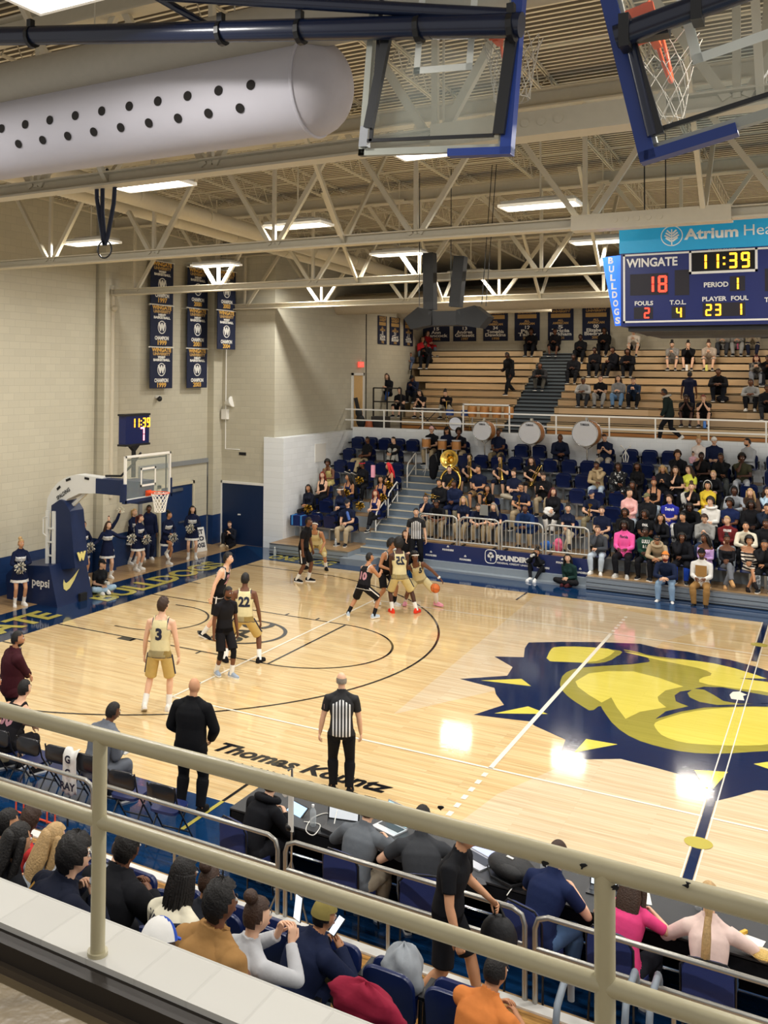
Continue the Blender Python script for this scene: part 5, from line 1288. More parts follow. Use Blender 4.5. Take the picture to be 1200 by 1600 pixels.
def shoe_mesh(hi=False):
 mb = MB(); L = []
 for x, w_, h in ((-.085, .016, .02), (-.078, .032, .045), (-.045, .038, .062 + (.03 if hi else 0)), (.0, .040, .070 + (.03 if hi else 0)), (.04, .042, .055), (.09, .047, .035), (.14, .047, .02), (.18, .036, .008), (.198, .012, .0)): L.append((x, w_, h))
 vs = []; n = 10
 for x, w_, h in L:
  for j in range(n):
   a = math.pi * j / (n - 1); vs.append((x, w_ * math.cos(a), -.055 + (h + .03) * math.sin(a) ** .8 if 0 < j < n - 1 else -.055))
 fs = [(i * n + j, i * n + j + 1, (i + 1) * n + j + 1, (i + 1) * n + j) for i in range(len(L) - 1) for j in range(n - 1)]
 fs += [(i * n, (i + 1) * n, (i + 1) * n + n - 1, i * n + n - 1) for i in range(len(L) - 1)] + [tuple(range(n)), tuple((len(L) - 1) * n + j for j in range(n))[::-1]]
 mb.add(vs, fs)
 mb.prism([(x, w_ * 1.06, -.078) for x, w_, h in L] + [(x, -w_ * 1.06, -.078) for x, w_, h in reversed(L)], (0, 0, .026), mi=1)
 return mb
def _sh(mb, nm):
 me = mb.mesh(nm); fixnormals(me); me.shade_smooth(); me.set_sharp_from_angle(angle=R(50)); return me
SHOE = _sh(shoe_mesh(), 'shoe')
SOCK = _sh(MB().tube([(-.002, 0, -.03), (0, 0, .04), (0, 0, .13), (0, 0, .17)], [.045, .045, .05, .05], 12), 'sock')
HAIRM = {}
for k, v in HAIR.items(): HAIRM[k] = _sh(v, 'hair')
HATM = {k: _sh(v, 'hat') for k, v in HAT.items()}
for q in list(HAIRM.values()) + list(HATM.values()) + [SOCK]: q.materials.append(M_BLACK)
SHOE.materials.append(M_BLACK); SHOE.materials.append(M_WHITE)

SKIN = dict(l='e3b596', p='eac3aa', m='b98460', d='6e4630', k='4d3023', t='cf9a75')
HC = dict(k='15110f', b='3a261a', c='6b4a2e', y='b99868', g='8d8579', r='7a2a1c', w='c9c1b0', a='4a1a1c', x='d81f2b')
POSE = {}
def pose(name, vox=.018, finger=True, **k):
 POSE[name] = dict(spec=k, vox=vox, finger=finger, B=None, m={})
def get_pose(name):
 p = POSE[name]
 if p['B'] is None:
  p['B'] = make_body(skeleton(**p['spec']), p['vox'], p['finger']); me = body_mesh(p['B']); me.materials.append(M_BLACK); p['m']['body'] = me
 return p
def pose_garment(name, g):
 p = get_pose(name)
 if g not in p['m']:
  f, off, cuts, fl__ = GARM[g]; me = garment(p['B'], g, f, off, cuts, fl__); me.materials.append(M_BLACK); p['m'][g] = me
 return p['m'][g]


def put(name, me, par, m_, M=None, m1=None):
 o = bpy.data.objects.new(name, me); COL.objects.link(o); o.parent = par
 if M is not None: o.matrix_local = M
 for i, q in enumerate((m_, m1)):
  if q is not None and i < len(o.material_slots): o.material_slots[i].link = 'OBJECT'; o.material_slots[i].material = q
 return o


def person(label, loc, rz, pose_, sk='l', top=('tee', '20242c'), bot=('trousers', '20242c'), hair=('short', 'b'), shoes=('20242c', 'e8e6e0'), hats=(), scale=1.0, mirror=False, group=None, beard=None, face=True, sock=None, cat='person', M=None, bald=False):
 """a person: body plus hair, clothes and shoes as its parts"""
 p = get_pose(pose_); S = p['B']['S']
 t = thing('person', label, cat, loc, rz, group); t.scale = (scale, -scale if mirror else scale, scale)
 put('body', p['m']['body'], t, skin(SKIN[sk]))
 Hf = Matrix.Translation(S['H']) @ S['Hm'].to_4x4()
 names = {'tee': 'shirt', 'long': 'sweater', 'coat': 'jacket', 'tank': 'jersey', 'strap': 'tank_top', 'off': 'off_shoulder_top', 'trousers': 'trousers', 'slim': 'leggings', 'shorts': 'shorts', 'mini': 'shorts'}
 for g in (bot, top):
  if g: put(names[g[0]], pose_garment(pose_, g[0]), t, g[1] if isinstance(g[1], bpy.types.Material) else cloth(g[1]))
 if hair: put('hair', HAIRM[hair[0]], t, hairm(HC[hair[1]]), Hf)
 if beard: put('beard', HAIRM['beard'], t, hairm(HC[beard]), Hf)
 if face:
  o = bpy.data.objects.new('eyes', EYES); COL.objects.link(o); o.parent = t; o.matrix_local = Hf
  o = bpy.data.objects.new('mouth', MOUTHD if sk in 'dk' else MOUTH); COL.objects.link(o); o.parent = t; o.matrix_local = Hf
 for h, c in hats: put({'cap': 'cap', 'capback': 'cap', 'band': 'headband', 'hood': 'hood', 'hooddown': 'hood', 'beanie': 'knit_hat', 'glasses': 'glasses', 'headphones': 'headphones'}[h], HATM[h], t, cloth(c), Hf)
 if shoes:
  for k in 'LR':
   Mf = Matrix.Translation(S['a' + k]) @ S['fm' + k].to_4x4(); put('shoe', SHOE, t, cloth(shoes[0]), Mf, cloth(shoes[1]))
   if sock: 
    z = (S['k' + k] - S['a' + k]).normalized(); q = z.rotation_difference(V3(0, 0, 1)).inverted().to_matrix().to_4x4(); put('sock', SOCK, t, cloth(sock), Matrix.Translation(S['a' + k]) @ q)
 return t


def print_on(t, s, size, x, z, m_, back=True, fit=None, garment_='jersey', name='jersey_number', bold=.012, y=0.0):
 """lettering laid on the curve of a garment (x = facing side)"""
 g = next(c for c in t.children if c.name.split('.')[0] == garment_)
 me = text_mesh(s, size, bold=bold, res=2)
 if fit and me.vertices:
  xs = [v.co.x for v in me.vertices]; me.transform(Matrix.Diagonal((fit / (max(xs) - min(xs)), 1, 1, 1)))
 bm = bmesh.new(); bm.from_mesh(me); bmesh.ops.triangulate(bm, faces=bm.faces)
 bmesh.ops.subdivide_edges(bm, edges=[e for e in bm.edges if e.calc_length() > .03], cuts=1); bm.to_mesh(me); bm.free()
 tree = BVHTree.FromPolygons([v.co for v in g.data.vertices], [tuple(p.vertices) for p in g.data.polygons])
 sg = -1 if back else 1
 for v in me.vertices:
  o = Vector((sg * 1.0 + x, (-v.co.x if back else v.co.x) * (1 if not back else 1) + y, z + v.co.y)); 
  hit_ = tree.ray_cast(o, Vector((-sg, 0, 0)))
  v.co = (hit_[0] + Vector((sg * .005, 0, 0))) if hit_[0] else Vector((x + sg * .12, o.y, o.z))
 me.materials.append(m_); o = bpy.data.objects.new(name, me); COL.objects.link(o); o.parent = g; return o


def stripes_mat():
 """black and white officials shirt: stripes on the trunk, black yoke and sleeves"""
 if 'ref_stripes' in _M: return _M['ref_stripes']
 ma = bpy.data.materials.new('ref_stripes'); ma.use_nodes = True; nt = ma.node_tree; b = nt.nodes['Principled BSDF']; L = nt.links.new
 tc = nd(nt, 'ShaderNodeTexCoord'); sp_ = nd(nt, 'ShaderNodeSeparateXYZ'); L(tc.outputs['Object'], sp_.inputs[0])
 def mth(op, a, bb=None):
  n = nd(nt, 'ShaderNodeMath', operation=op)
  for i, q in enumerate((a, bb)):
   if q is None: continue
   if isinstance(q, (int, float)): n.inputs[i].default_value = q
   else: L(q, n.inputs[i])
  return n.outputs[0]
 st_ = mth('GREATER_THAN', mth('FRACT', mth('MULTIPLY', mth('ADD', sp_.outputs['Y'], .0125 + 1), 1 / .05)), .5)
 inn = mth('LESS_THAN', mth('ABSOLUTE', sp_.outputs['Y']), .152)
 lim = mth('SUBTRACT', 1.43, mth('MULTIPLY', mth('ABSOLUTE', sp_.outputs['Y']), .55)); lo = mth('LESS_THAN', sp_.outputs['Z'], lim)
 f = mth('MULTIPLY', st_, mth('MULTIPLY', inn, lo))
 mx = nd(nt, 'ShaderNodeMix', data_type='RGBA'); mx.inputs['A'].default_value = (.008, .008, .01, 1); mx.inputs['B'].default_value = (.8, .8, .8, 1); L(f, mx.inputs['Factor']); L(mx.outputs['Result'], b.inputs['Base Color']); b.inputs['Roughness'].default_value = .8
 _M['ref_stripes'] = ma; return ma


def pattern(name, c1, c2, kind='spots', scale=9.0, thr_=.55):
 """printed cloth in two colours: blotches or level bands"""
 if name in _M: return _M[name]
 ma = bpy.data.materials.new(name); ma.use_nodes = True; nt = ma.node_tree; b = nt.nodes['Principled BSDF']; L = nt.links.new
 tc = nd(nt, 'ShaderNodeTexCoord')
 if kind == 'spots': n = nd(nt, 'ShaderNodeTexNoise'); n.inputs['Scale'].default_value = scale; n.inputs['Detail'].default_value = 1; L(tc.outputs['Object'], n.inputs['Vector']); out = n.outputs['Fac']
 else:
  sp_ = nd(nt, 'ShaderNodeSeparateXYZ'); L(tc.outputs['Object'], sp_.inputs[0]); a = nd(nt, 'ShaderNodeMath', operation='MULTIPLY'); a.inputs[1].default_value = scale; L(sp_.outputs['Z'], a.inputs[0]); f_ = nd(nt, 'ShaderNodeMath', operation='FRACT'); L(a.outputs[0], f_.inputs[0]); out = f_.outputs[0]
 g = nd(nt, 'ShaderNodeMath', operation='GREATER_THAN'); g.inputs[1].default_value = thr_; L(out, g.inputs[0])
 mx = nd(nt, 'ShaderNodeMix', data_type='RGBA'); mx.inputs['A'].default_value = (*srgb(c1), 1); mx.inputs['B'].default_value = (*srgb(c2), 1); L(g.outputs[0], mx.inputs['Factor']); L(mx.outputs['Result'], b.inputs['Base Color']); b.inputs['Roughness'].default_value = .85
 _M[name] = ma; return ma

# ---------------------------------------------------------------- poses of the seated crowd
F_ = dict(fl=(.43, .13, .08), fr=(.43, -.13, .08))
pose('s_lap', pel=(0, 0, .55), lean=-6, hl=(.30, .10, .70), hr=(.30, -.10, .70), head=(0, 4, 0), **F_)
pose('s_lapr', pel=(0, 0, .55), lean=-4, hl=(.26, .03, .72), hr=(.27, -.04, .71), head=(-28, 2, 0), fl=(.46, .17, .08), fr=(.40, -.15, .08))
pose('s_lapl', pel=(0, 0, .55), lean=-8, twist=12, hl=(.28, .12, .70), hr=(.24, -.04, .73), head=(24, 0, 0), fl=(.36, .15, .08), fr=(.47, -.12, .08))
pose('s_fwd', pel=(0, 0, .55), lean=26, hl=(.50, .03, .66), hr=(.50, -.03, .67), head=(0, -14, 0), el=(-.3, 1, -.4), er=(-.3, -1, -.4), fl=(.40, .17, .08), fr=(.40, -.17, .08))
pose('s_fwdd', pel=(0, 0, .55), lean=32, hl=(.52, .04, .62), hr=(.52, -.04, .63), head=(10, 18, 0), el=(-.3, 1, -.4), er=(-.3, -1, -.4), fl=(.42, .16, .08), fr=(.38, -.18, .08))
pose('s_chin', pel=(0, 0, .55), lean=12, hl=(.30, .0, .70), hr=(.255, -.02, 1.06), head=(14, 8, 0), er=(.3, -.4, -1), el=(-.2, 1, -.4), curl=.9, hdr=(-.1, .1, 1), **F_)
pose('s_phone', pel=(0, 0, .55), lean=2, hl=(.33, .05, .86), hr=(.33, -.05, .86), head=(0, 26, 0), el=(-.4, .5, -1), er=(-.4, -.5, -1), hdl=(.5, -.2, .7), hdr=(.5, .2, .7), curl=.8, **F_)
pose('s_arms', pel=(0, 0, .55), lean=-8, hl=(.22, -.11, .86), hr=(.25, .10, .84), head=(-12, 2, 0), el=(.1, 1, -.6), er=(.1, -1, -.6), **F_)
pose('s_cross', pel=(0, 0, .55), lean=-10, hl=(.26, .06, .76), hr=(.3, -.06, .74), head=(-16, 4, 0), fl=(.42, .1, .08), fr=(.46, .16, .50), kr=(1, -1.2, .3), fyr=70)
pose('s_back', pel=(.08, 0, .53), lean=-22, hl=(.24, .1, .66), hr=(.24, -.1, .66), head=(6, 8, 0), fl=(.72, .2, .08), fr=(.66, -.18, .08), fpl=-20, fpr=-20)
pose('s_horn', pel=(0, 0, .55), lean=0, hl=(.30, .05, .80), hr=(.32, -.05, .70), head=(-10, 6, 0), el=(-.3, 1, -.6), er=(-.3, -1, -.6), curl=1.0, fl=(.42, .18, .08), fr=(.42, -.18, .08))
pose('s_trom', pel=(0, 0, .55), lean=2, hl=(.27, .06, .93), hr=(.40, -.03, .70), head=(-14, 6, 0), el=(-.2, 1, -.7), er=(-.2, -1, -.4), curl=1.0, fl=(.42, .19, .08), fr=(.42, -.19, .08))
pose('s_knees', pel=(.04, 0, .55), lean=-12, hl=(.44, .06, .80), hr=(.44, -.06, .82), head=(-26, 6, 0), fl=(.34, .08, .55), fr=(.36, -.07, .55), kl=(.5, 0, 1), kr=(.5, 0, 1))
FE = dict(fem=True, w=.92)
pose('w_lap', pel=(0, 0, .54), lean=-4, hl=(.30, .04, .70), hr=(.30, -.04, .71), head=(6, 4, 0), fl=(.42, .07, .08), fr=(.42, -.07, .08), **FE)
pose('w_lapr', pel=(0, 0, .54), lean=2, twist=-10, hl=(.28, .04, .72), hr=(.33, -.07, .70), head=(-30, 4, 0), fl=(.38, .1, .08), fr=(.44, -.06, .08), **FE)
pose('w_chin', pel=(0, 0, .54), lean=14, hl=(.30, -.02, .70), hr=(.25, -.01, 1.04), head=(10, 6, 0), er=(.3, -.4, -1), el=(-.2, 1, -.4), curl=.9, hdr=(-.1, .1, 1), fl=(.42, .08, .08), fr=(.42, -.08, .08), **FE)
pose('w_phone', pel=(0, 0, .54), lean=4, hl=(.32, .05, .84), hr=(.32, -.05, .84), head=(0, 26, 0), el=(-.4, .5, -1), er=(-.4, -.5, -1), hdl=(.5, -.2, .7), hdr=(.5, .2, .7), curl=.8, fl=(.42, .08, .08), fr=(.42, -.08, .08), **FE)
pose('w_cross', pel=(0, 0, .54), lean=-4, hl=(.30, .06, .74), hr=(.33, -.04, .72), head=(18, 2, 0), fl=(.40, -.02, .08), fr=(.58, .16, .26), kr=(1, .5, .5), fyr=25, fpr=20, **FE)
pose('w_fwd', pel=(0, 0, .54), lean=26, hl=(.48, .03, .66), hr=(.48, -.03, .67), head=(-12, 2, 0), el=(-.3, 1, -.4), er=(-.3, -1, -.4), fl=(.42, .1, .08), fr=(.42, -.1, .08), **FE)
BF = dict(fl=(.50, .13, .25), fr=(.50, -.13, .25))
pose('b_lap', vox=.02, pel=(0, 0, .55), lean=2, hl=(.34, .08, .80), hr=(.34, -.08, .80), head=(0, 6, 0), **BF)
pose('b_fwd', vox=.02, pel=(0, 0, .55), lean=26, hl=(.52, .03, .76), hr=(.52, -.03, .77), head=(0, -8, 0), el=(-.3, 1, -.4), er=(-.3, -1, -.4), **BF)
pose('b_phone', vox=.02, pel=(0, 0, .55), lean=20, hl=(.46, .05, .88), hr=(.46, -.05, .88), head=(0, 22, 0), el=(-.4, .5, -1), er=(-.4, -.5, -1), curl=.8, **BF)
pose('b_face', vox=.02, pel=(0, 0, .55), lean=24, hl=(.42, .04, .98), hr=(.42, -.04, .98), head=(0, 14, 0), el=(.3, .5, -1), er=(.3, -.5, -1), curl=.8, hdl=(-.2, -.1, 1), hdr=(-.2, .1, 1), **BF)
pose('st_rel', vox=.018, pel=(0, 0, .95), lean=1, hl=(.08, .27, .80), hr=(.08, -.27, .80), head=(0, 4, 0))
pose('st_walk', vox=.018, pel=(0, 0, .93), lean=5, hl=(.20, .24, .86), hr=(.22, -.2, 1.0), head=(0, 12, 0), fl=(.30, .08, .09), fr=(-.34, -.08, .16), fpr=35, hdr=(.7, 0, .4))
pose('st_turnw', vox=.018, pel=(0, 0, .90), lean=14, hl=(.2, .3, .78), hr=(.3, -.22, .8), head=(0, 0, 0), fl=(.2, .12, .09), fr=(-.18, -.12, .1))

OCC = {'a': [], 'b': []}
def low(label, u, v, k, pose_, dx=0, rz=0, **kw):
 x = px(u, v, 1, YB(k) - .25).x + dx
 OCC['a' if x < -11.5 else 'b'].append((k, x))
 return person(label, (x, YB(k) - .27, ZF(k)), R(-90 + rz), pose_, **kw)
def bench(label, u, v, j, pose_, rz=0, **kw):
 y = UY(j) + .2; x = px(u, v, 1, y).x
 return person(label, (x, y, UZ(j) - .45), R(-90 + rz), pose_, **kw)
N_, K_, KH = '161f3c', '121317', 'b09a78'
POLO = ('tee', '151d36'); KHAKI = ('trousers', 'a8977a'); BLK = ('trousers', '14151a'); JEAN = ('trousers', '8ea6be'); LJ = ('trousers', 'b9c6d2'); DJ = ('trousers', '2c3a55')

# ---- dance team block
low('person in dark hooded top with long black hair and gold pom-pom beside the wall', 483, 772, 1, 'w_lap', sk='m', top=('long', '141826'), bot=BLK, hair=('xlong', 'k'))
low('person in black tank top with long auburn hair sitting against the white wall', 505, 750, 2, 'w_lap', sk='l', top=('strap', '17161b'), bot=BLK, hair=('long', 'r'))
low('person in gold basketball jersey seated by the wall in the dance block', 516, 728, 3, 's_chin', sk='d', top=('tank', 'c9b878'), bot=('shorts', 'c9b878'), hair=('afro', 'k'))
low('person in navy tank top with dark hair and gold pom-pom, third row of dance block', 547, 752, 2, 'w_lapr', sk='m', top=('strap', '1a2448'), bot=BLK, hair=('long', 'k'))
low('person in navy jacket and white headband sitting behind the man in cap', 535, 776, 1, 'w_lapr', sk='l', top=('coat', '18223f'), bot=BLK, hair=('long', 'b'), hats=(('band', 'e8e4dc'),))
low('person in cap, navy polo and khakis holding a blue bottle in the front dance row', 544, 796, 0, 's_lap', sk='l', top=POLO, bot=('trousers', 'b7a78a'), hair=('short', 'b'), hats=(('cap', '2b2c33'),), scale=1.06)
low('person in black tee and khakis reclining across the sixth row by the wall', 573, 700, 5, 's_back', sk='d', top=('tee', '16171c'), bot=('trousers', 'b5a37f'), hair=('short', 'k'), rz=-25)
low('person with knees drawn up in light grey sweatpants on the sixth dance row', 616, 698, 5, 's_knees', sk='l', top=('long', '16171d'), bot=('trousers', 'b9bab4'), hair=('short', 'k'), shoes=('18181c', 'eeeeea'))
low('person in black with red headband and pink towel beside a gold pom-pom', 569, 728, 3, 'w_lapr', sk='d', top=('long', '15151a'), bot=BLK, hair=('bun', 'k'), hats=(('band', 'd02b3c'),))
low('person in black tank top with long red hair ribbon by the aisle', 612, 733, 3, 'w_lapr', sk='t', top=('strap', '17161b'), bot=BLK, hair=('long', 'x'), rz=-35)
low('person in navy tank top with gold pom-pom by the stair aisle', 596, 757, 2, 'w_lap', sk='m', top=('strap', '1a2446'), bot=BLK, hair=('long', 'k'))
low('person in royal blue tank top with auburn hair, second row beside the aisle', 588, 777, 1, 'w_cross', sk='l', top=('strap', '1c2763'), bot=BLK, hair=('long', 'r'), rz=-15)
# ---- band
low('person in pink cap and black shirt behind the first drum', 675, 675, 6, 's_lap', sk='l', top=('tee', '15161b'), bot=KHAKI, hair=('short', 'b'), hats=(('capback', 'e6b5b4'), ('glasses', '15151a')))
low('person in black hat with long dark hair behind the middle drum', 699, 674, 6, 's_lap', sk='t', top=POLO, bot=BLK, hair=('long', 'k'), hats=(('cap', '15161a'),))
low('person in dark tee with hand at mouth behind the drums', 720, 677, 6, 's_chin', sk='d', top=('tee', '14161f'), bot=KHAKI, hair=('afro', 'k'))
tuba = low('person in black tee inside a brass sousaphone by the stair aisle', 703, 737, 3, 's_lap', sk='l', top=('tee', '16181f'), bot=KHAKI, hair=('short', 'b'))
tr1 = low('person with dark bob and shorts resting an upright trombone, nearest the sousaphone', 736, 720, 4, 's_trom', sk='l', top=POLO, bot=('shorts', '20232c'), hair=('mop', 'k'))
low('person in navy polo and tan shorts leaning back behind the trumpet player', 749, 743, 3, 's_lapr', sk='t', top=POLO, bot=('shorts', '8b6f4b'), hair=('short', 'k'), scale=1.05)
low('person in black zip jacket with brass instrument on lap beside the aisle', 687, 760, 2, 's_lap', sk='t', top=('coat', '14151a'), bot=BLK, hair=('mop', 'k'))
low('person in navy jacket and khakis turning to the aisle in the third band row', 711, 764, 2, 's_lapr', sk='d', top=('coat', '182240'), bot=('trousers', '8d8672'), hair=('short', 'k'))
low('person with glasses and hand on chin, legs crossed, at the fence beside the aisle', 669, 785, 1, 's_chin', sk='l', top=POLO, bot=KHAKI, hair=('short', 'b'), hats=(('glasses', '15151a'),))
low('person in black with folded arms behind the first barricade', 689, 790, 1, 's_fwdd', sk='d', top=('tee', '15161b'), bot=KHAKI, hair=('mop', 'k'))
low('person with long blonde hair in navy polo behind the second barricade', 725, 793, 1, 'w_lap', sk='l', top=POLO, bot=KHAKI, hair=('long', 'y'))
low('person with hand on cheek holding a brass trumpet upright', 765, 770, 2, 'w_chin', sk='m', top=('tee', '14151c'), bot=BLK, hair=('long', 'k'))
low('person hidden behind a grey music folder in the front band row', 754, 800, 1, 's_fwdd', sk='l', top=POLO, bot=KHAKI, hair=('short', 'b'))
low('person with lilac hair bending over a trombone at the third barricade', 777, 797, 1, 'w_fwd', sk='l', top=POLO, bot=KHAKI, hair=('long', 'g'))
tr2 = low('person in navy polo with bare legs holding a straight upright trombone, fifth band row', 784, 722, 4, 's_trom', sk='l', top=POLO, bot=('shorts', '20232c'), hair=('bun', 'k'))
low('person in navy polo and khakis with clasped hands between the white bass drums', 779, 683, 6, 's_lap', sk='d', top=POLO, bot=('trousers', '8a7a5c'), hair=('buzz', 'k'))
low('person in navy jacket leaning sideways in the top row between the larger drums', 874, 683, 6, 's_fwd', sk='d', top=('coat', '161d33'), bot=('trousers', 'b4a688'), hair=('short', 'k'), rz=20)
tr3 = low('person with head bowed holding a slanted trombone and bare legs', 831, 731, 4, 's_trom', sk='l', top=('tee', '16171d'), bot=('shorts', '3a2f22'), hair=('long', 'b'), rz=12)
low('person in navy polo with arms crossed on khaki lap, fourth band row', 803, 748, 3, 's_cross', sk='l', top=POLO, bot=('trousers', 'a99f8b'), hair=('bun', 'b'))
low('person in black hoodie and khakis holding a phone, fourth band row', 851, 747, 3, 's_phone', sk='l', top=('long', '141418'), bot=KHAKI, hair=('short', 'b'))
low('person with glasses and brass saxophone in navy polo and khakis', 816, 773, 2, 's_horn', sk='t', top=POLO, bot=KHAKI, hair=('short', 'k'), hats=(('glasses', '101014'),), scale=1.05)
low('person with dark red hair and a white bag on lap', 865, 785, 2, 'w_lapr', sk='l', top=('coat', '16161b'), bot=('trousers', 'e6e3dc'), hair=('xlong', 'a'), mirror=True)
low('person in blue jacket and khakis above the fence, fourth barricade gap', 825, 799, 1, 's_fwd', sk='d', top=('coat', '17305a'), bot=KHAKI, hair=('buzz', 'k'))
low('person with dark tied hair crossing legs behind the last barricade', 888, 806, 1, 'w_cross', sk='l', top=POLO, bot=('trousers', 'b9ad96'), hair=('bun', 'k'))
# ---- student crowd
low('person in charcoal hoodie and pale jeans with fist at mouth, first seat by the fence', 936, 840, 0, 's_chin', sk='l', top=('long', '43474d'), bot=LJ, hair=('short', 'b'), shoes=('e9e6df', 'e8e6e0'))
pk = low('person in hot pink sweatshirt and black trousers in the front row', 976, 840, 0, 's_lap', sk='k', top=('long', 'ee5fa6'), bot=BLK, hair=('locs', 'k'), scale=1.1, shoes=('b9b8b2', 'e8e6e0'))
gr = low('person in dark green sweatshirt with white print beside the hot pink one', 1010, 842, 0, 's_lapr', sk='k', top=('long', '1e4034'), bot=BLK, hair=('buzz', 'k'), shoes=('15161a', 'eeeeee'))
low('person in tan hoodie with earbuds and black headband in the front row', 1030, 851, 0, 's_fwdd', sk='m', top=('long', 'b29f82'), bot=BLK, hair=('short', 'k'), hats=(('band', '17171b'), ('hooddown', 'b29f82')))
low('person in black top and royal blue trousers with hands at mouth', 1067, 853, 0, 's_chin', sk='d', top=('coat', '15161c'), bot=('trousers', '1e47b4'), hair=('locs', 'k'))
low('person in lavender off-shoulder sweater behind the man in overalls', 1103, 851, 0, 'w_lapr', sk='d', top=('off', 'c8a6da'), bot=DJ, hair=('long', 'k'))
low('person in black square-neck top and grey trousers with crossed legs and tan shoes', 1136, 854, 0, 'w_cross', sk='d', top=('off', '17171c'), bot=('trousers', '70747b'), hair=('bun', 'k'), shoes=('c69a68', 'c69a68'))
low('person in black and cream striped dress with hair in a high bun', 1171, 858, 0, 'w_cross', sk='m', top=('off', pattern('dress_bands', '1b1518', 'e9dccb', 'bands', 11, .5)), bot=('mini', pattern('dress_bands', '1b1518', 'e9dccb', 'bands', 11, .5)), hair=('afro', 'k'), shoes=('1a1618', '1a1618'))
low('person at the frame edge in black jacket and grey camouflage trousers', 1195, 862, 0, 's_chin', sk='m', top=('coat', '16171b'), bot=('trousers', pattern('camo_grey', '5a6168', 'a7adb2', 'spots', 12, .5)), hair=('short', 'k'))
low('person in navy polo with folded hands at the end of the barricades', 941, 808, 1, 's_lap', sk='l', top=POLO, bot=KHAKI, hair=('short', 'b'))
low('person in black hoodie with locs above the hot pink sweatshirt', 977, 813, 1, 's_lap', sk='d', top=('long', '131316'), bot=BLK, hair=('locs', 'k'))
vn = low('person in black tee with white oval print and locs, second student row', 1009, 813, 1, 's_lapr', sk='d', top=('tee', '131417'), bot=DJ, hair=('locs', 'k'))
low('person with long black hair resting chin on hand in black top', 1034, 820, 1, 'w_chin', sk='t', top=('long', '15161b'), bot=BLK, hair=('long', 'k'))
low('person in black zip jacket with white collar band pointing at phone', 1068, 823, 1, 's_lapr', sk='t', top=('coat', '17191f'), bot=BLK, hair=('short', 'k'))
low('person in heather grey sweatshirt looking down with thick dark fringe', 1102, 823, 1, 's_phone', sk='l', top=('long', '9a9a97'), bot=DJ, hair=('mop', 'b'), scale=1.04)
mr = low('person in maroon sweatshirt with blond hair and light jeans', 1137, 822, 1, 's_lapr', sk='l', top=('long', '6e2226'), bot=LJ, hair=('short', 'y'))
low('person in cream sweater with dark short hair, second student row', 1167, 829, 1, 's_fwd', sk='t', top=('long', 'e7dfc9'), bot=BLK, hair=('short', 'k'))
low('person in black jacket at the frame edge of the second student row', 1197, 826, 1, 's_lap', sk='d', top=('coat', '15161b'), bot=BLK, hair=('short', 'k'))
low('person in trucker cap and navy polo holding sheet music and a trumpet', 926, 783, 2, 's_horn', sk='l', top=POLO, bot=('trousers', '8e8468'), hair=('short', 'b'), hats=(('cap', '2c3350'),))
pks = low('person in pale pink hoodie with dark cross-body strap and tied hair', 984, 782, 2, 'w_lapr', sk='l', top=('long', 'f0b7b2'), bot=LJ, hair=('bun', 'k'), scale=1.1, mirror=True)
low('person in olive camouflage cap and black jacket, third student row', 1012, 784, 2, 's_lapr', sk='t', top=('coat', '191a1e'), bot=DJ, hair=('short', 'k'), hats=(('cap', '6f6c4d'),))
dt = low('person in royal blue jersey with white script and white trousers', 1047, 787, 2, 's_lapr', sk='l', top=('tee', '28309a'), bot=('trousers', 'e9e7e2'), hair=('mop', 'b'))
low('person in black hooded jacket with locs and pale patterned trousers', 1080, 790, 2, 's_fwdd', sk='k', top=('coat', '121316'), bot=('trousers', 'c9ccd2'), hair=('locs', 'k'))
low('person in white hoodie with curly dark hair, third student row', 1111, 790, 2, 's_lapr', sk='l', top=('long', 'ece9e2'), bot=BLK, hair=('afro', 'k'), hats=(('hooddown', 'ece9e2'),))
low('person in navy tee with yellow print behind the maroon sweatshirt', 1141, 796, 2, 's_lapr', sk='d', top=('tee', '18244c'), bot=BLK, hair=('afro', 'k'))
low('person in black hoodie with laptop on lap behind the cream sweater', 1174, 796, 2, 's_lap', sk='k', top=('coat', '131317'), bot=('trousers', 'c0b5a4'), hair=('locs', 'k'))
low('person at the frame edge in dark navy jacket, third student row', 1199, 804, 2, 's_chin', sk='t', top=('coat', '1b2536'), bot=DJ, hair=('short', 'k'))
low('person in black with hands clasped and light jeans, fourth student row', 992, 758, 3, 'w_fwd', sk='d', top=('long', '15161a'), bot=LJ, hair=('braids', 'k'))
low('person in black spaghetti-strap top with dark red braids pulled back', 1022, 758, 3, 'w_lap', sk='m', top=('strap', '171416'), bot=LJ, hair=('bun', 'a'))
low('person in black tee covering the mouth with one hand, fourth student row', 1082, 765, 3, 'w_chin', sk='l', top=('tee', '131316'), bot=('trousers', '6d7076'), hair=('bun', 'b'))
low('person in white hood and yellow letter jacket', 1106, 768, 3, 'w_lap', sk='t', top=('coat', 'e2c43d'), bot=('trousers', 'e3dfd4'), hair=('long', 'k'), hats=(('hood', 'e9e6df'),))
low('person with grey hood up and grey sweatshirt, hands together', 1149, 767, 3, 's_fwd', sk='k', top=('long', '9da2a9'), bot=('trousers', '4b5056'), hair=('buzz', 'k'), hats=(('hood', '9da2a9'),))
low('person with long blonde hair and brown jacket clasping hands at mouth', 1174, 768, 3, 'w_fwd', sk='l', top=('coat', '46352b'), bot=BLK, hair=('xlong', 'y'))
low('person at the frame edge in pale blue shirt, fourth student row', 1200, 767, 3, 'w_chin', sk='l', top=('long', 'b9d3e6'), bot=BLK, hair=('long', 'b'))
low('person in beige hoodie and pale jeans with hand over mouth', 935, 731, 4, 's_chin', sk='d', top=('long', 'b8a27e'), bot=('trousers', 'b6c6d6'), hair=('short', 'k'), hats=(('hooddown', 'b8a27e'),), mirror=True)
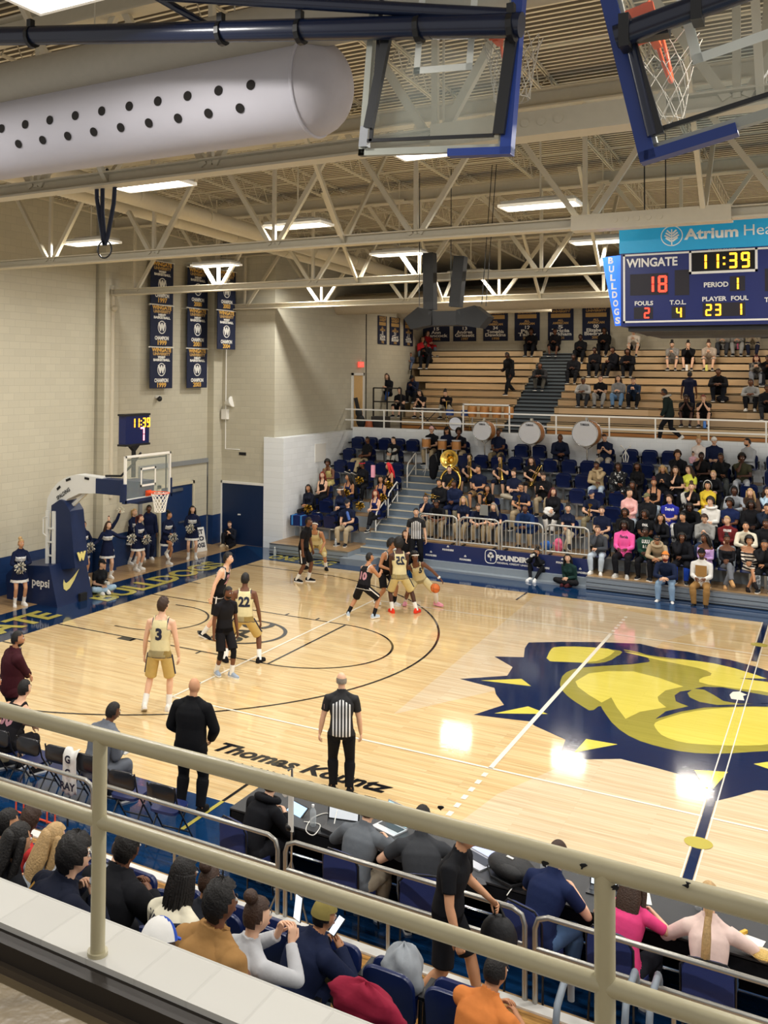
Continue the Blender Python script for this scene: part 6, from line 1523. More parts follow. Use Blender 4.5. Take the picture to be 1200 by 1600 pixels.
low('person in black and white patterned hoodie beside the beige hoodie', 969, 733, 4, 's_chin', sk='d', top=('long', pattern('heart_print', '15161a', 'd9d9d6', 'spots', 13, .63)), bot=('shorts', '1a1b20'), hair=('locs', 'k'), mirror=True)
low('person in all black with long dark hair beside the patterned hoodie', 996, 735, 4, 'w_lap', sk='d', top=('long', '121215'), bot=BLK, hair=('long', 'k'))
low('person with long blonde waves, red top and dark jacket looking down', 1037, 739, 4, 'w_phone', sk='t', top=('coat', '1d1e24'), bot=BLK, hair=('xlong', 'y'))
low('person in black tee with hand across mouth beside the yellow tee', 1057, 740, 4, 'w_chin', sk='l', top=('tee', '15151a'), bot=BLK, hair=('long', 'b'))
low('person in bright yellow tee with long dark hair', 1078, 740, 4, 'w_lapr', sk='l', top=('tee', 'e8ea5c'), bot=('trousers', 'ece9df'), hair=('xlong', 'b'))
low('person with glasses and high blonde ponytail in black hoodie', 1117, 744, 4, 'w_fwd', sk='l', top=('long', '15161b'), bot=BLK, hair=('pony', 'y'), hats=(('glasses', 'c9b9a5'),))
low('person with curly brown hair in black jacket with hands at mouth', 1060, 716, 5, 's_chin', sk='t', top=('coat', '15161a'), bot=BLK, hair=('afro', 'b'))
low('person in black tee with chin on fist, sixth student row', 1097, 715, 5, 's_chin', sk='k', top=('tee', '131316'), bot=BLK, hair=('short', 'k'))
low('person in black hoodie covering face with hand beside the olive tee', 1128, 717, 5, 's_chin', sk='d', top=('long', '15171a'), bot=('trousers', '4d5150'), hair=('short', 'k'), mirror=True)
low('person in olive tee and light grey trousers with afro hair', 1160, 718, 5, 's_chin', sk='k', top=('tee', '3d3d2c'), bot=('trousers', 'b7bbc2'), hair=('afro', 'k'))
low('person with blonde hair tied up holding a toddler in the top row', 1092, 696, 6, 'w_lap', sk='l', top=('long', 'e9dfd8'), bot=JEAN, hair=('bun', 'y'))
low('person in white-fronted cap and navy sweater with white print in the top row', 1116, 691, 6, 's_lap', sk='l', top=('long', '161e3c'), bot=DJ, hair=('short', 'b'), hats=(('cap', 'e9e6e0'),))
low('person in grey hoodie and black trousers turned sideways in the top row', 1170, 697, 6, 's_lapr', sk='t', top=('long', 'a9adb2'), bot=BLK, hair=('short', 'k'), beard='k', rz=-35)
low('person in navy polo playing with sticks beside the biggest bass drum', 946, 687, 6, 's_phone', sk='l', top=POLO, bot=('trousers', 'bdb3a4'), hair=('short', 'b'))
tod = person('toddler in pink top on the lap of the blonde adult in the top row', (px(1083, 703, 1, 14.0).x, YB(6) - .62, ZF(6) + .22), R(-60), 's_lap', sk='l', top=('long', 'f2c2cf'), bot=DJ, hair=('bun', 'b'), scale=.5, cat='toddler')
# two sitting on the deck edge with their feet on the court floor
gb = person('person with orange knit hat, ginger beard and navy sweater sitting on the deck edge', (px(1042, 878, 1, 9.0).x, 9.06, -.06), R(-90), 's_fwd', sk='l', top=('long', '18233f'), bot=('trousers', '8eaac6'), hair=('buzz', 'r'), beard='r', hats=(('beanie', 'd8823c'),), shoes=('e8e6e0', 'e8e6e0'), scale=1.04)
ov = person('person in brown overalls, white sweatshirt and black cap, sitting on the deck edge', (px(1096, 882, 1, 9.0).x, 9.06, -.06), R(-90), 's_lap', sk='d', top=('long', 'dfddd8'), bot=('trousers', 'a07a48'), hair=('buzz', 'k'), beard='k', hats=(('beanie', '17171b'),), shoes=('191a1d', '191a1d'), scale=1.06)
put('overall_bib', MB().bb((.135, -.13, .72), (.15, .13, 1.0)).mesh('bib'), ov, None).data.materials.append(cloth('a07a48'))

# ---- upper stand
bench('person lying back in a red jacket along the top bench under the banners', 666, 531, 10, 'b_lap', sk='l', top=('coat', 'b5252c'), bot=('trousers', '6f7883'), hair=('long', 'b'), rz=60)
bench('person in red sweatshirt and jeans at the wall end of the upper benches', 660, 540, 9, 'b_lap', sk='t', top=('long', 'c22a30'), bot=JEAN, hair=('long', 'b'), rz=30)
bench('person in all black with phone near the wall end, beside a child', 669, 556, 8, 'b_phone', sk='k', top=('long', '131316'), bot=BLK, hair=('buzz', 'k'), scale=1.08)
bench('small child in grey-blue clothes on the upper bench near the wall', 643, 562, 8, 'b_lap', sk='m', top=('long', '55617c'), bot=('trousers', '6c7a98'), hair=('short', 'k'), scale=.66, cat='child')
bench('person in dark jacket and bright jeans by the black frame at the wall', 606, 606, 3, 'b_lap', sk='l', top=('coat', '16181f'), bot=('trousers', '2b4f94'), hair=('long', 'b'))
bench('person with bare legs in black tee at the low benches, nearest the wall', 626, 630, 1, 'b_lap', sk='l', top=('tee', '15161b'), bot=('shorts', '1c1d22'), hair=('mop', 'k'))
bench('person in dark cap and navy jacket behind the keyboard player', 648, 622, 3, 'b_phone', sk='d', top=('coat', '161d33'), bot=BLK, hair=('short', 'k'), hats=(('cap', '15161b'),))
bench('person with long dark hair and shorts behind the keyboard', 660, 631, 1, 'b_phone', sk='l', top=('tee', '15161b'), bot=('shorts', '1c1d22'), hair=('long', 'k'))
bench('person in black behind a laptop beside the small drum kit', 700, 632, 1, 'b_phone', sk='l', top=('long', '131317'), bot=('trousers', 'a8a08e'), hair=('bun', 'k'))
def walker(label, u, v, z, y, rz, pose_='st_walk', **kw): x = px(u, v, 2, z) if y is None else px(u, v, 1, y); return person(label, (x.x, x.y if y is None else y, z), R(rz), pose_, **kw)
walker('person in black tracksuit walking down the upper stair aisle', 797, 622, 5.15, 19.4, -120, sk='k', top=('coat', '15161a'), bot=BLK, hair=('short', 'k'))
bench('person in black tracksuit with white shoulder stripes at the top of the stair aisle', 831, 528, 10, 'b_lap', sk='d', top=('coat', '131317'), bot=BLK, hair=('afro', 'k'))
bench('person in dark top and shorts on the top bench in front of banner 5', 868, 523, 10, 'b_lap', sk='d', top=('long', '1b1a1f'), bot=('shorts', '1d1e24'), hair=('short', 'k'))
bench('person in black hoodie sitting alone on the tenth upper bench', 908, 544, 9, 'b_lap', sk='k', top=('long', '121216'), bot=BLK, hair=('short', 'k'))
bench('person in black jacket with white sleeve bands on the top bench beside the white hoodie', 945, 535, 10, 'b_lap', sk='d', top=('coat', '131317'), bot=BLK, hair=('locs', 'k'))
bench('person in white hoodie and dark shorts on the top bench', 992, 529, 10, 'b_phone', sk='l', top=('long', 'e6ddd0'), bot=('shorts', '1d1d22'), hair=('mop', 'k'))
bench('person in black tracksuit nearest the aisle in the dark-clad group', 897, 574, 6, 'b_lap', sk='k', top=('coat', '121217'), bot=BLK, hair=('short', 'k'))
bench('person in black sitting behind the grey sweatshirts, first of the back group', 930, 562, 7, 'b_lap', sk='k', top=('long', '131318'), bot=BLK, hair=('short', 'k'))
bench('person in black reaching sideways to a neighbour on the eighth bench', 961, 562, 7, 'b_lap', sk='d', top=('coat', '14141a'), bot=BLK, hair=('short', 'k'), rz=-40)
bench('person in black jacket with white arm stripes, last of the dark group', 983, 563, 7, 'b_fwd', sk='d', top=('coat', '14141a'), bot=BLK, hair=('locs', 'k'))
bench('person in black and white varsity jacket beside the upper stair aisle', 847, 586, 5, 'b_fwd', sk='d', top=('coat', '2a2a2c'), bot=('trousers', '54524c'), hair=('buzz', 'k'))
bench('person in light grey hoodie and cap, first of four on the fourth bench', 914, 600, 3, 'b_fwd', sk='d', top=('long', 'a9a8a6'), bot=('trousers', '33363c'), hair=('short', 'k'), hats=(('cap', '6a665c'),))
bench('person in black tee and grey sweatpants, second of four', 939, 601, 3, 'b_lap', sk='l', top=('tee', '15151a'), bot=('trousers', '9b9a96'), hair=('short', 'b'))
bench('person in grey sweater and blue jeans with long hair, third of four', 967, 597, 3, 'b_lap', sk='l', top=('long', '8a8a8a'), bot=('trousers', '6b8fb5'), hair=('long', 'b'))
bench('person in navy sweatshirt holding a phone, last of four', 992, 600, 3, 'b_phone', sk='l', top=('long', '23324a'), bot=BLK, hair=('short', 'b'))
bench('person in grey top hunched over phone with bare legs, first of the trio', 1052, 554, 8, 'b_phone', sk='l', top=('long', '8f8b86'), bot=('mini', '5e4a4a'), hair=('bun', 'k'))
bench('person in black sweater with bare legs wiping face, middle of the trio', 1077, 553, 8, 'b_face', sk='l', top=('long', '131317'), bot=('mini', '3b2430'), hair=('bun', 'k'))
bench('person in beige jacket with bare legs beside a yellow cup, last of the trio', 1109, 553, 8, 'b_phone', sk='l', top=('coat', 'b3a495'), bot=('mini', '6a3b34'), hair=('bun', 'b'))
bench('person in grey sweatshirt and dark trousers, first of three on the top bench', 1130, 521, 10, 'b_lap', sk='l', top=('long', '97948e'), bot=('trousers', '3d3f44'), hair=('long', 'y'))
bench('person in grey tracksuit with pink bottle between the feet on the top bench', 1153, 520, 10, 'b_lap', sk='l', top=('long', '8e8e8c'), bot=('trousers', '9a9a98'), hair=('long', 'b'))
bench('person in beige cardigan and navy trousers, last of three on the top bench', 1177, 520, 10, 'b_phone', sk='l', top=('coat', 'a79c88'), bot=('trousers', '20243a'), hair=('long', 'b'))
bench('person in camouflage hoodie and grey trousers with reddish dark hair', 1183, 564, 6, 'b_phone', sk='l', top=('long', pattern('camo_hood', '2b2a2c', '7d786f', 'spots', 11, .5)), bot=('trousers', '7a7d84'), hair=('long', 'a'))
bench('person in all black with clasped hands above a dark bag', 1124, 588, 4, 'b_fwd', sk='d', top=('coat', '121216'), bot=('trousers', '171a22'), hair=('buzz', 'k'), scale=1.06)
walker('person seen from behind in navy shirt with white print, standing between benches', 1076, 640, 4.55, 18.2, 85, 'st_turnw', sk='d', top=('tee', '151a33'), bot=('trousers', '191c33'), hair=('short', 'k'), scale=.95)
bench('person in black tee and shorts hiding face in hands, below the standing one', 1074, 629, 1, 'b_face', sk='k', top=('tee', '121215'), bot=('shorts', '131318'), hair=('short', 'k'))
bench('person with reddish hair in black tee wiping face, blue bottle at feet', 1101, 631, 1, 'b_face', sk='l', top=('tee', '121215'), bot=('shorts', '131318'), hair=('short', 'r'))
walker('person in dark green jacket with grey hood walking along the mezzanine rail', 1046, 686, 3.82, 15.55, 178, sk='d', top=('coat', '17221f'), bot=BLK, hair=('short', 'k'), hats=(('hooddown', 'a9a49a'),), shoes=('e6e4de', 'e8e6e0'))
bench('person in light grey hoodie and black trousers under the camouflage hoodie', 1174, 599, 3, 'b_fwd', sk='d', top=('long', 'a4a4a2'), bot=BLK, hair=('short', 'k'), shoes=('e6e4de', 'e8e6e0'))
bench('person at the frame edge in dark jacket on the third upper bench', 1199, 620, 2, 'b_lap', sk='d', top=('coat', '1a1c20'), bot=('trousers', '2f3135'), hair=('short', 'k'))
bench('person at the frame edge in black with dark hair on the seventh upper bench', 1201, 577, 6, 'b_phone', sk='d', top=('coat', '16161a'), bot=BLK, hair=('short', 'k'))

# seats of both blocks: tipped down under the people, up where nobody sits
def block_seats():
 for blk, n, x0, st_, nm in (('a', 5, -14.25, .56, 'dance team'), ('b', 17, -9.75, .6, None)):
  for k in range(7):
   if blk == 'b' and k == 0: lo = -4.4
   else: lo = -99
   occ = [x for kk, x in OCC[blk] if kk == k]
   for x in occ:
    b2 = nm or ('band' if x < -4.5 else 'student')
    tip_seat((x, YB(k), ZF(k)), 0, 'navy tip-up seat under a spectator, %s row of the %s block' % (ordw[k], b2), 'taken navy seats in the far stand', False)
   for i in range(n):
    x = x0 + i * st_
    if x < lo or any(abs(x - q) < .5 for q in occ) or (blk == 'a' and k == 0 and x > -12.2): continue
    b2 = nm or ('band' if x < -4.5 else 'student')
    tip_seat((x, YB(k), ZF(k)), 0, 'empty navy tip-up seat in the %s row of the %s block' % (ordw[k], b2), 'empty navy seats of the %s block, %s row' % (b2, ordw[k]), True)
block_seats()

# ---------------------------------------------------------------- players, officials and coaches on the court
VP = .013
def floor_at(u, v): p = px(u, v, 2, 0.0); return (p.x, p.y, 0)
GJ, GS, BJ = 'd8cb9c', 'c9ae6c', '17161a'
TRIM = mat('trim_navy', '1a2140', .7); TRW = mat('trim_white', 'e4e0da', .7); PRN = mat('print_navy', '131a33', .6); PRM = mat('print_maroon', 'b5828c', .6); PRW = mat('print_white', 'e9e7e2', .6)
def armhole_trim(t, pose_, col, neck=True):
 """ribbed edging on the openings of a jersey: runs along its border"""
 g = next(c for c in t.children if c.name.split('.')[0] == 'jersey'); me = g.data
 cnt = {}
 for p in me.polygons:
  for e in p.edge_keys: cnt[e] = cnt.get(e, 0) + 1
 loops = [e for e, c in cnt.items() if c == 1]; adj = {}
 for a, b in loops: adj.setdefault(a, []).append(b); adj.setdefault(b, []).append(a)
 seen = set(); mb = MB()
 for st_ in list(adj):
  if st_ in seen: continue
  path = [st_]; seen.add(st_); cur = st_
  while True:
   nx_ = [q for q in adj[cur] if q not in seen]
   if not nx_: break
   cur = nx_[0]; seen.add(cur); path.append(cur)
  if len(path) < 8: continue
  P = [me.vertices[i].co.copy() for i in path]
  for _ in range(3): P = [(P[i - 1] + P[i] * 2 + P[(i + 1) % len(P)]) / 4 for i in range(len(P))]
  c = sum(P, Vector()) / len(P); N_out = [(q - c).normalized() * .012 for q in P]
  mb.tube([q + n for q, n in zip(P[::2], N_out[::2])], .011, 6, closed=True)
 mb.build('jersey_trim', col, t, smooth=60)
def side_stripe(t, pose_, col, bot='shorts'):
 S = POSE[pose_]['B']['S']; mb = MB()
 g = next(c for c in t.children if c.name.split('.')[0] == bot); tree = BVHTree.FromPolygons([v.co for v in g.data.vertices], [tuple(p.vertices) for p in g.data.polygons])
 for s, k in ((1, 'L'), (-1, 'R')):
  pts = []
  for i in range(9):
   q = lerp(S['hip' + k], S['k' + k], .02 + .8 * i / 8); ax = (S['k' + k] - S['hip' + k]).normalized(); d = S['latP'] * s; d = (d - ax * d.dot(ax)).normalized()
   h = tree.ray_cast(q + d * .5, -d)
   if h[0]: pts.append(h[0] + d * .003)
  if len(pts) > 3: mb.tube(pts, .016, 6)
 mb.build('side_stripe', col, t, smooth=60)
# gold 3: back to the camera on the wing
pose('p_gold3', vox=VP, pel=(0, 0, .96), lean=4, hl=(.10, .30, .78), hr=(.10, -.30, .80), head=(-25, 4, 0), fl=(-.10, .22, .12), fr=(.06, -.14, .08), fpl=28, fyl=20, fyr=-15, curl=.7)
t = person('player in gold jersey 3 standing with back to us near the white line corner', floor_at(249, 1111), R(112), 'p_gold3', sk='l', top=('tank', GJ), bot=('shorts', GS), hair=('mop', 'b'), shoes=('e9e6e0', 'd9d6d0'), sock='ecebe6', scale=1.1)
armhole_trim(t, 'p_gold3', TRIM); side_stripe(t, 'p_gold3', TRIM); print_on(t, '3', .24, 0, 1.24, PRN, fit=.11)
# black jersey, striding to the basket side
pose('p_stride', vox=VP, pel=(.02, 0, .93), lean=10, twist=-12, hl=(-.16, .26, .82), hr=(-.1, -.3, .80), head=(0, 2, 0), fl=(.12, .08, .08), fr=(-.28, -.1, .10), fpr=18, er=(-1, -.5, -.2), curl=.7)
t = person('tall player in black jersey leaning forward on the lane, seen side-on', floor_at(340, 996), R(22), 'p_stride', sk='l', top=('tank', BJ), bot=('shorts', BJ), hair=('mop', 'k'), shoes=('1b1b1f', 'e8e6e0'), sock='ecebe6', scale=1.1)
armhole_trim(t, 'p_stride', TRW); side_stripe(t, 'p_stride', TRW); print_on(t, '23', .26, 0, 1.2, PRM, back=False, fit=.2)
pose('p_walk', vox=VP, pel=(0, 0, .95), lean=2, hl=(.05, .28, .80), hr=(.02, -.27, .78), head=(12, 8, 0), fl=(.16, .08, .08), fr=(-.12, -.1, .09), curl=.6)
t = person('player in black shirt and knee tights with arms hanging, in front of gold 22', floor_at(350, 1056), R(-25), 'p_walk', sk='d', top=('tee', BJ), bot=('shorts', BJ), hair=('buzz', 'k'), beard='k', shoes=('9aa7b8', 'e8e6e0'), sock='ecebe6', scale=1.0)
put('knee_tights', pose_garment('p_walk', 'tights'), t, cloth('101014'))
pose('p_wide', vox=VP, pel=(0, 0, .88), lean=8, hl=(.12, .36, .72), hr=(.08, -.34, .66), head=(-15, 0, 0), fl=(-.02, .36, .09), fr=(.02, -.30, .08), kl=(1, .5, 0), kr=(1, -.5, 0), fyl=35, fyr=-30, curl=.6)
t = person('player in gold jersey 22 with feet wide apart, back to us in the lane', floor_at(381, 1035), R(118), 'p_wide', sk='d', top=('tank', GJ), bot=('shorts', GS), hair=('short', 'k'), shoes=('17171b', '17171b'), sock='ecebe6', scale=1.06)
armhole_trim(t, 'p_wide', TRIM); side_stripe(t, 'p_wide', TRIM); print_on(t, '22', .25, -.05, 1.18, PRN, fit=.23)
pose('p_ready', vox=VP, pel=(0, 0, .94), lean=6, hl=(.16, .26, .84), hr=(.1, -.28, .80), head=(0, 0, 0), fl=(.10, .12, .08), fr=(-.14, -.12, .08), curl=.7)
t = person('player in black jersey and shorts on the far baseline corner facing the ball', floor_at(474, 909), R(5), 'p_ready', sk='d', top=('tee', BJ), bot=('shorts', BJ), hair=('short', 'k'), shoes=('15151a', 'f0eeea'), sock='ecebe6', scale=1.05)
side_stripe(t, 'p_ready', TRW)
pose('p_crouch', vox=VP, pel=(-.08, 0, .76), lean=38, hl=(.34, .22, .66), hr=(.36, -.2, .62), head=(0, -24, 0), fl=(.04, .30, .08), fr=(.02, -.26, .08), kl=(1, .4, 0), kr=(1, -.4, 0), fyl=20, fyr=-20, curl=.6)
t = person('player in gold with white headband crouching behind the far black jersey', floor_at(494, 889), R(-72), 'p_crouch', sk='m', top=('tank', GJ), bot=('shorts', GS), hair=('buzz', 'k'), hats=(('band', 'efece6'),), shoes=('17171b', '17171b'), sock='ecebe6', scale=1.04)
armhole_trim(t, 'p_crouch', TRIM)
pose('p_guard', vox=VP, pel=(-.05, 0, .80), lean=16, twist=-18, hl=(.42, .12, 1.16), hr=(.46, -.16, 1.10), head=(-18, -4, 0), fl=(-.16, .40, .08), fr=(.08, -.22, .09), kl=(1, .5, 0), kr=(1, -.4, 0), el=(-.2, .6, -1), er=(-.2, -.6, -1), fyl=40, fyr=-10, curl=.6)
t = person('player in black jersey 10 pushing against a gold screener, wide stance', floor_at(570, 965), R(78), 'p_guard', sk='m', top=('tank', BJ), bot=('shorts', BJ), hair=('short', 'k'), shoes=('b9cadb', 'efeeea'), sock='17171b', scale=.98)
armhole_trim(t, 'p_guard', TRW); side_stripe(t, 'p_guard', TRW); print_on(t, '10', .24, -.1, 1.05, PRM, fit=.2)
pose('p_around', vox=VP, pel=(0, 0, .88), lean=14, hl=(.30, .16, 1.02), hr=(.34, -.2, .98), head=(20, 6, 0), fl=(.2, .14, .08), fr=(-.18, -.12, .1), curl=.7)
t = person('player in black jersey squeezed behind the gold screener', floor_at(601, 945), R(-20), 'p_around', sk='m', top=('tank', BJ), bot=('shorts', BJ), hair=('afro', 'k'), shoes=('d9d9d6', 'efeeea'), sock='17171b', scale=1.02)
armhole_trim(t, 'p_around', TRW)
pose('p_screen', vox=VP, pel=(0, 0, .90), lean=4, hl=(.24, .12, .86), hr=(.26, -.14, .84), head=(20, 8, 0), fl=(-.02, .40, .09), fr=(.04, -.16, .08), kl=(1, .6, 0), kr=(1, -.3, 0), fyl=40, fyr=-10, curl=.7)
t = person('player in gold with bright orange shoes setting a screen beside black 10', floor_at(624, 958), R(125), 'p_screen', sk='k', top=('tank', GJ), bot=('shorts', 'd1c088'), hair=('afro', 'k'), shoes=('f0402a', 'f0402a'), sock='ecebe6', scale=1.06, mirror=True)
armhole_trim(t, 'p_screen', TRIM); side_stripe(t, 'p_screen', TRIM); print_on(t, '25', .25, 0, 1.24, PRN, fit=.21)
pose('p_dribble', vox=VP, pel=(0, 0, .74), lean=30, side=-14, twist=10, hl=(.34, .56, .74), hr=(.1, -.34, .80), head=(8, -12, 0), fl=(-.1, .46, .10), fr=(-.16, -.34, .09), kl=(1, .5, 0), kr=(1, -.4, 0), el=(-.4, .6, 0), er=(-1, -.5, 0), fyl=50, fyr=-15, curl=.5)
bp = floor_at(655, 948)
t = person('player in gold with white headband dribbling the ball, pink shoes', bp, R(-62), 'p_dribble', sk='d', top=('tank', GJ), bot=('shorts', GJ), hair=('afro', 'k'), hats=(('band', 'efece6'),), shoes=('f2a6b8', 'f2a6b8'), sock='ecebe6', scale=1.0)
armhole_trim(t, 'p_dribble', TRIM); print_on(t, '5', .2, .1, .98, PRN, back=False, fit=.09)
S = POSE['p_dribble']['B']['S']
MB().tube([lerp(S['hipL'], S['kL'], .72), S['kL'], lerp(S['kL'], S['aL'], .5), lerp(S['kL'], S['aL'], .92)], [.076, .068, .066, .048], 14).build('leg_sleeve', cloth('e6e4e0'), t, smooth=60)
MB().tube([lerp(S['eL'], S['wL'], .8), lerp(S['eL'], S['wL'], .98)], .042, 12).build('wristband', cloth('ecebe6'), t, smooth=60)
Mw = Matrix.Translation(bp) @ Matrix.Rotation(R(-62), 4, 'Z')
hand = Mw @ (S['wL'] + S['hdL'] * .12)
bc = px(680, 919, 1, bp[1] - .3)
ball = thing('basketball', 'orange basketball under the dribbling hand', 'ball', bc)
MB().ball((0, 0, 0), .12, n=28, m_=18).build('ball_skin', mat('ball_orange', 'd9702f', .6, bump=.5, bscale=250), ball, smooth=80)
sm_ = MB()
for nrm in ((1, 0, 0), (0, 1, 0), (.2, .1, 1)):
 n_ = Vector(nrm).normalized(); X = n_.orthogonal().normalized(); Y = n_.cross(X); sm_.tube([X * .1205 * math.cos(a) + Y * .1205 * math.sin(a) for a in [2 * math.pi * i / 40 for i in range(40)]], .003, 5, closed=True)
sm_.build('ball_seams', M_BLACK, ball)
# officials
pose('p_ref', vox=VP, pel=(0, 0, .95), lean=0, hl=(.05, .30, .80), hr=(.05, -.30, .80), head=(0, 0, 0), fl=(0, .14, .08), fr=(0, -.14, .08), curl=.7)
t = person('referee in striped shirt facing us at the far sideline', floor_at(650, 888), R(-68), 'p_ref', sk='l', top=('tee', stripes_mat()), bot=('trousers', '101116'), hair=('short', 'k'), shoes=('101116', '101116'), scale=1.04)
pose('p_refb', vox=.011, pel=(0, 0, .95), lean=1, w=1.08, hl=(.06, .34, .82), hr=(.12, -.30, .84), head=(10, 2, 0), fl=(.04, .12, .08), fr=(-.04, -.12, .08), curl=.8)
t = person('bald referee in striped shirt with back to us near the scorers table', floor_at(533, 1238), R(116), 'p_refb', sk='l', top=('tee', stripes_mat()), bot=('trousers', '101116'), hair=('fringe', 'g'), shoes=('101116', '101116'), scale=.94)
put('flag_patch', MB().bb((-.03, .262, 1.26), (.03, .268, 1.33)).mesh('flag_patch'), t, None).data.materials.append(mat('patch', 'a88a86', .7))
# coaches
pose('p_suit', vox=.011, pel=(0, 0, .96), lean=2, w=1.12, belly=.02, hl=(.2, .16, 1.0), hr=(.22, -.22, .96), head=(-8, 2, 0), fl=(0, .14, .08), fr=(.02, -.14, .08), el=(-.6, 1, -.4), er=(-.6, -1, -.4), curl=.9)
t = person('bald coach in black suit standing with back to us on the near sideline', floor_at(297, 1270), R(104), 'p_suit', sk='t', top=('coat', '0f1014'), bot=('trousers', '0f1014'), hair=None, shoes=('0c0c0f', '0c0c0f'), scale=1.0)
pose('p_blazer', vox=.011, pel=(0, 0, .96), lean=0, w=1.14, belly=.03, hl=(.24, -.10, 1.12), hr=(.28, .10, 1.10), head=(-14, 2, 0), fl=(0, .14, .08), fr=(.02, -.14, .08), el=(.1, 1, -.7), er=(.1, -1, -.7), curl=.8)
t = person('coach in maroon blazer with arms folded at the visitors bench', floor_at(16, 1168), R(62), 'p_blazer', sk='m', top=('coat', '3d161e'), bot=('trousers', '111216'), hair=('buzz', 'k'), beard='k', shoes=('0c0c0f', '0c0c0f'), scale=1.02)
S = POSE['p_blazer']['B']['S']; MB().tube([S['N'] + S['up1'] * .035 + Vector((.075 * math.cos(a), .075 * math.sin(a), .0)) for a in [2 * math.pi * i / 20 for i in range(20)]], .016, 6, closed=True).build('shirt_collar', M_WHITE, t, smooth=60)

# ---------------------------------------------------------------- cheerleaders and poms on the baseline
def pom_mesh(r=.15, n=150, seed=1):
 q = random.Random(seed); mb = MB()
 for i in range(n):
  d = Vector((q.gauss(0, 1), q.gauss(0, 1), q.gauss(0, 1))).normalized(); X = d.orthogonal().normalized(); X = Matrix.Rotation(q.uniform(0, 6.3), 3, d) @ X
  b_ = X.cross(d) * .03 * q.uniform(-1, 1); L = r * q.uniform(.75, 1.15)
  p = [d * .02, d * L * .6 + b_, d * L + b_ * 2.5 - Vector((0, 0, .02))]; w_ = .013
  mb.add([p[0] - X * w_, p[0] + X * w_, p[1] - X * w_, p[1] + X * w_, p[2] - X * w_, p[2] + X * w_], [(0, 1, 3, 2), (2, 3, 5, 4)], i % 3 == 0)
 return mb
POMW = pom_mesh().mesh('pom'); POMW.materials.append(mat('pom_cream', 'e9e3cf', .5)); POMW.materials.append(mat('pom_navy', '1b2747', .5))
POMG = pom_mesh(seed=4).mesh('pom'); POMG.materials.append(mat('pom_gold', 'c99b32', .3, .6)); POMG.materials.append(mat('pom_black', '17140f', .4))
POMC = pom_mesh(.10, 90, seed=6).mesh('pom'); POMC.materials.append(mat('pom_cream', 'e9e3cf', .5)); POMC.materials.append(mat('pom_cream', 'e9e3cf', .5))
def pom(label, loc, me=POMW, group='pom-poms of the cheerleaders', s=1.0):
 o = bpy.data.objects.new('pom_pom', me); COL.objects.link(o); o.location = loc; o.scale = (s, s, s); return tag(o, label, 'pom-pom', group)
def skirt(t, pose_, L=.30):
 S = POSE[pose_]['B']['S']; P, u, l = S['P'], S['up0'], S['latP']; f = l.cross(u); mb = MB(); n = 36; vs = []
 for q in range(7):
  k = q / 6; s = .1 - (L + .1) * k
  for j in range(n):
   a = 2 * math.pi * j / n; pl_ = 1 + .05 * k * math.cos(a * 12); vs.append(P + u * s + l * math.cos(a) * (.165 + .075 * k) * pl_ + f * math.sin(a) * (.13 + .085 * k) * pl_)
 for q in range(6):
  mb.add([], []); 
  mb.f += [(q * n + j, q * n + (j + 1) % n, (q + 1) * n + (j + 1) % n, (q + 1) * n + j) for j in range(n)]; mb.mi += [1 if q == 5 else 0] * n
 mb.v = [tuple(p) for p in vs]
 o = mb.build('skirt', [cloth('131c3a'), M_WHITE], t, smooth=60); return o
def cheer(label, u, v, rz, pose_, hair, sk='l', scale=.95, pomlab=None, hand='R', both=False, poms=()):
 loc = floor_at(u, v)
 t = person(label, loc, R(rz), pose_, sk=sk, top=('long', '131c3a'), bot=('mini', '131c3a'), hair=hair, shoes=('eceae4', 'eceae4'), sock='ecebe6', scale=scale)
 skirt(t, pose_); put('chest_band', pose_garment(pose_, 'chest'), t, cloth('d9dadb'))
 S = POSE[pose_]['B']['S']; M_ = Matrix.Translation(loc) @ Matrix.Rotation(R(rz), 4, 'Z') @ Matrix.Scale(scale, 4)
 for k, lab, me in poms: pom(lab, M_ @ (S['w' + k] + S['hd' + k] * .12), me)
 return t
CH = dict(fem=True, w=.95, vox=.014)
def cp(n, **k): k2 = dict(CH); v = k2.pop('vox'); k2.update(k); pose(n, vox=v, **k2)
cp('c_front', pel=(0, 0, .94), hl=(.24, .04, 1.10), hr=(.24, -.06, 1.06), head=(10, 2, 0), fl=(0, .12, .08), fr=(0, -.12, .08), el=(-.2, 1, -.5), er=(-.2, -1, -.5), curl=1)
cp('c_hip', pel=(0, 0, .94), hl=(.16, .24, .98), hr=(.26, -.08, 1.05), head=(-20, 2, 0), fl=(.05, .1, .08), fr=(-.03, -.1, .08), el=(-.8, 1, -.2), er=(-.2, -1, -.5), curl=1)
cp('c_out', pel=(0, 0, .94), hl=(.16, .62, 1.24), hr=(.14, -.5, 1.08), head=(20, 2, 0), fl=(.05, .1, .08), fr=(-.03, -.1, .08), el=(-.3, .3, -1), er=(-.3, -.3, -1), curl=1)
cp('c_up', pel=(0, 0, .94), hl=(.12, .42, 1.90), hr=(.2, -.2, 1.1), head=(10, -4, 0), fl=(.05, .1, .08), fr=(-.03, -.1, .08), el=(0, 1, .2), curl=1)
cp('c_knee', pel=(0, 0, .95), lean=2, hl=(.26, .1, 1.02), hr=(.24, -.06, 1.06), head=(20, 4, 0), fl=(.02, .06, .08), fr=(.16, -.12, .42), kr=(1, -.1, .2), fpr=30, el=(-.2, 1, -.5), er=(-.2, -1, -.5), curl=1)
cheer('cheerleader with blonde bun standing beside the padded goal base, pom at chest', 30, 946, -30, 'c_front', ('bun', 'y'), 't', .96, poms=(('L', 'cream and navy pom-pom held by the cheerleader at the goal base', POMW),))
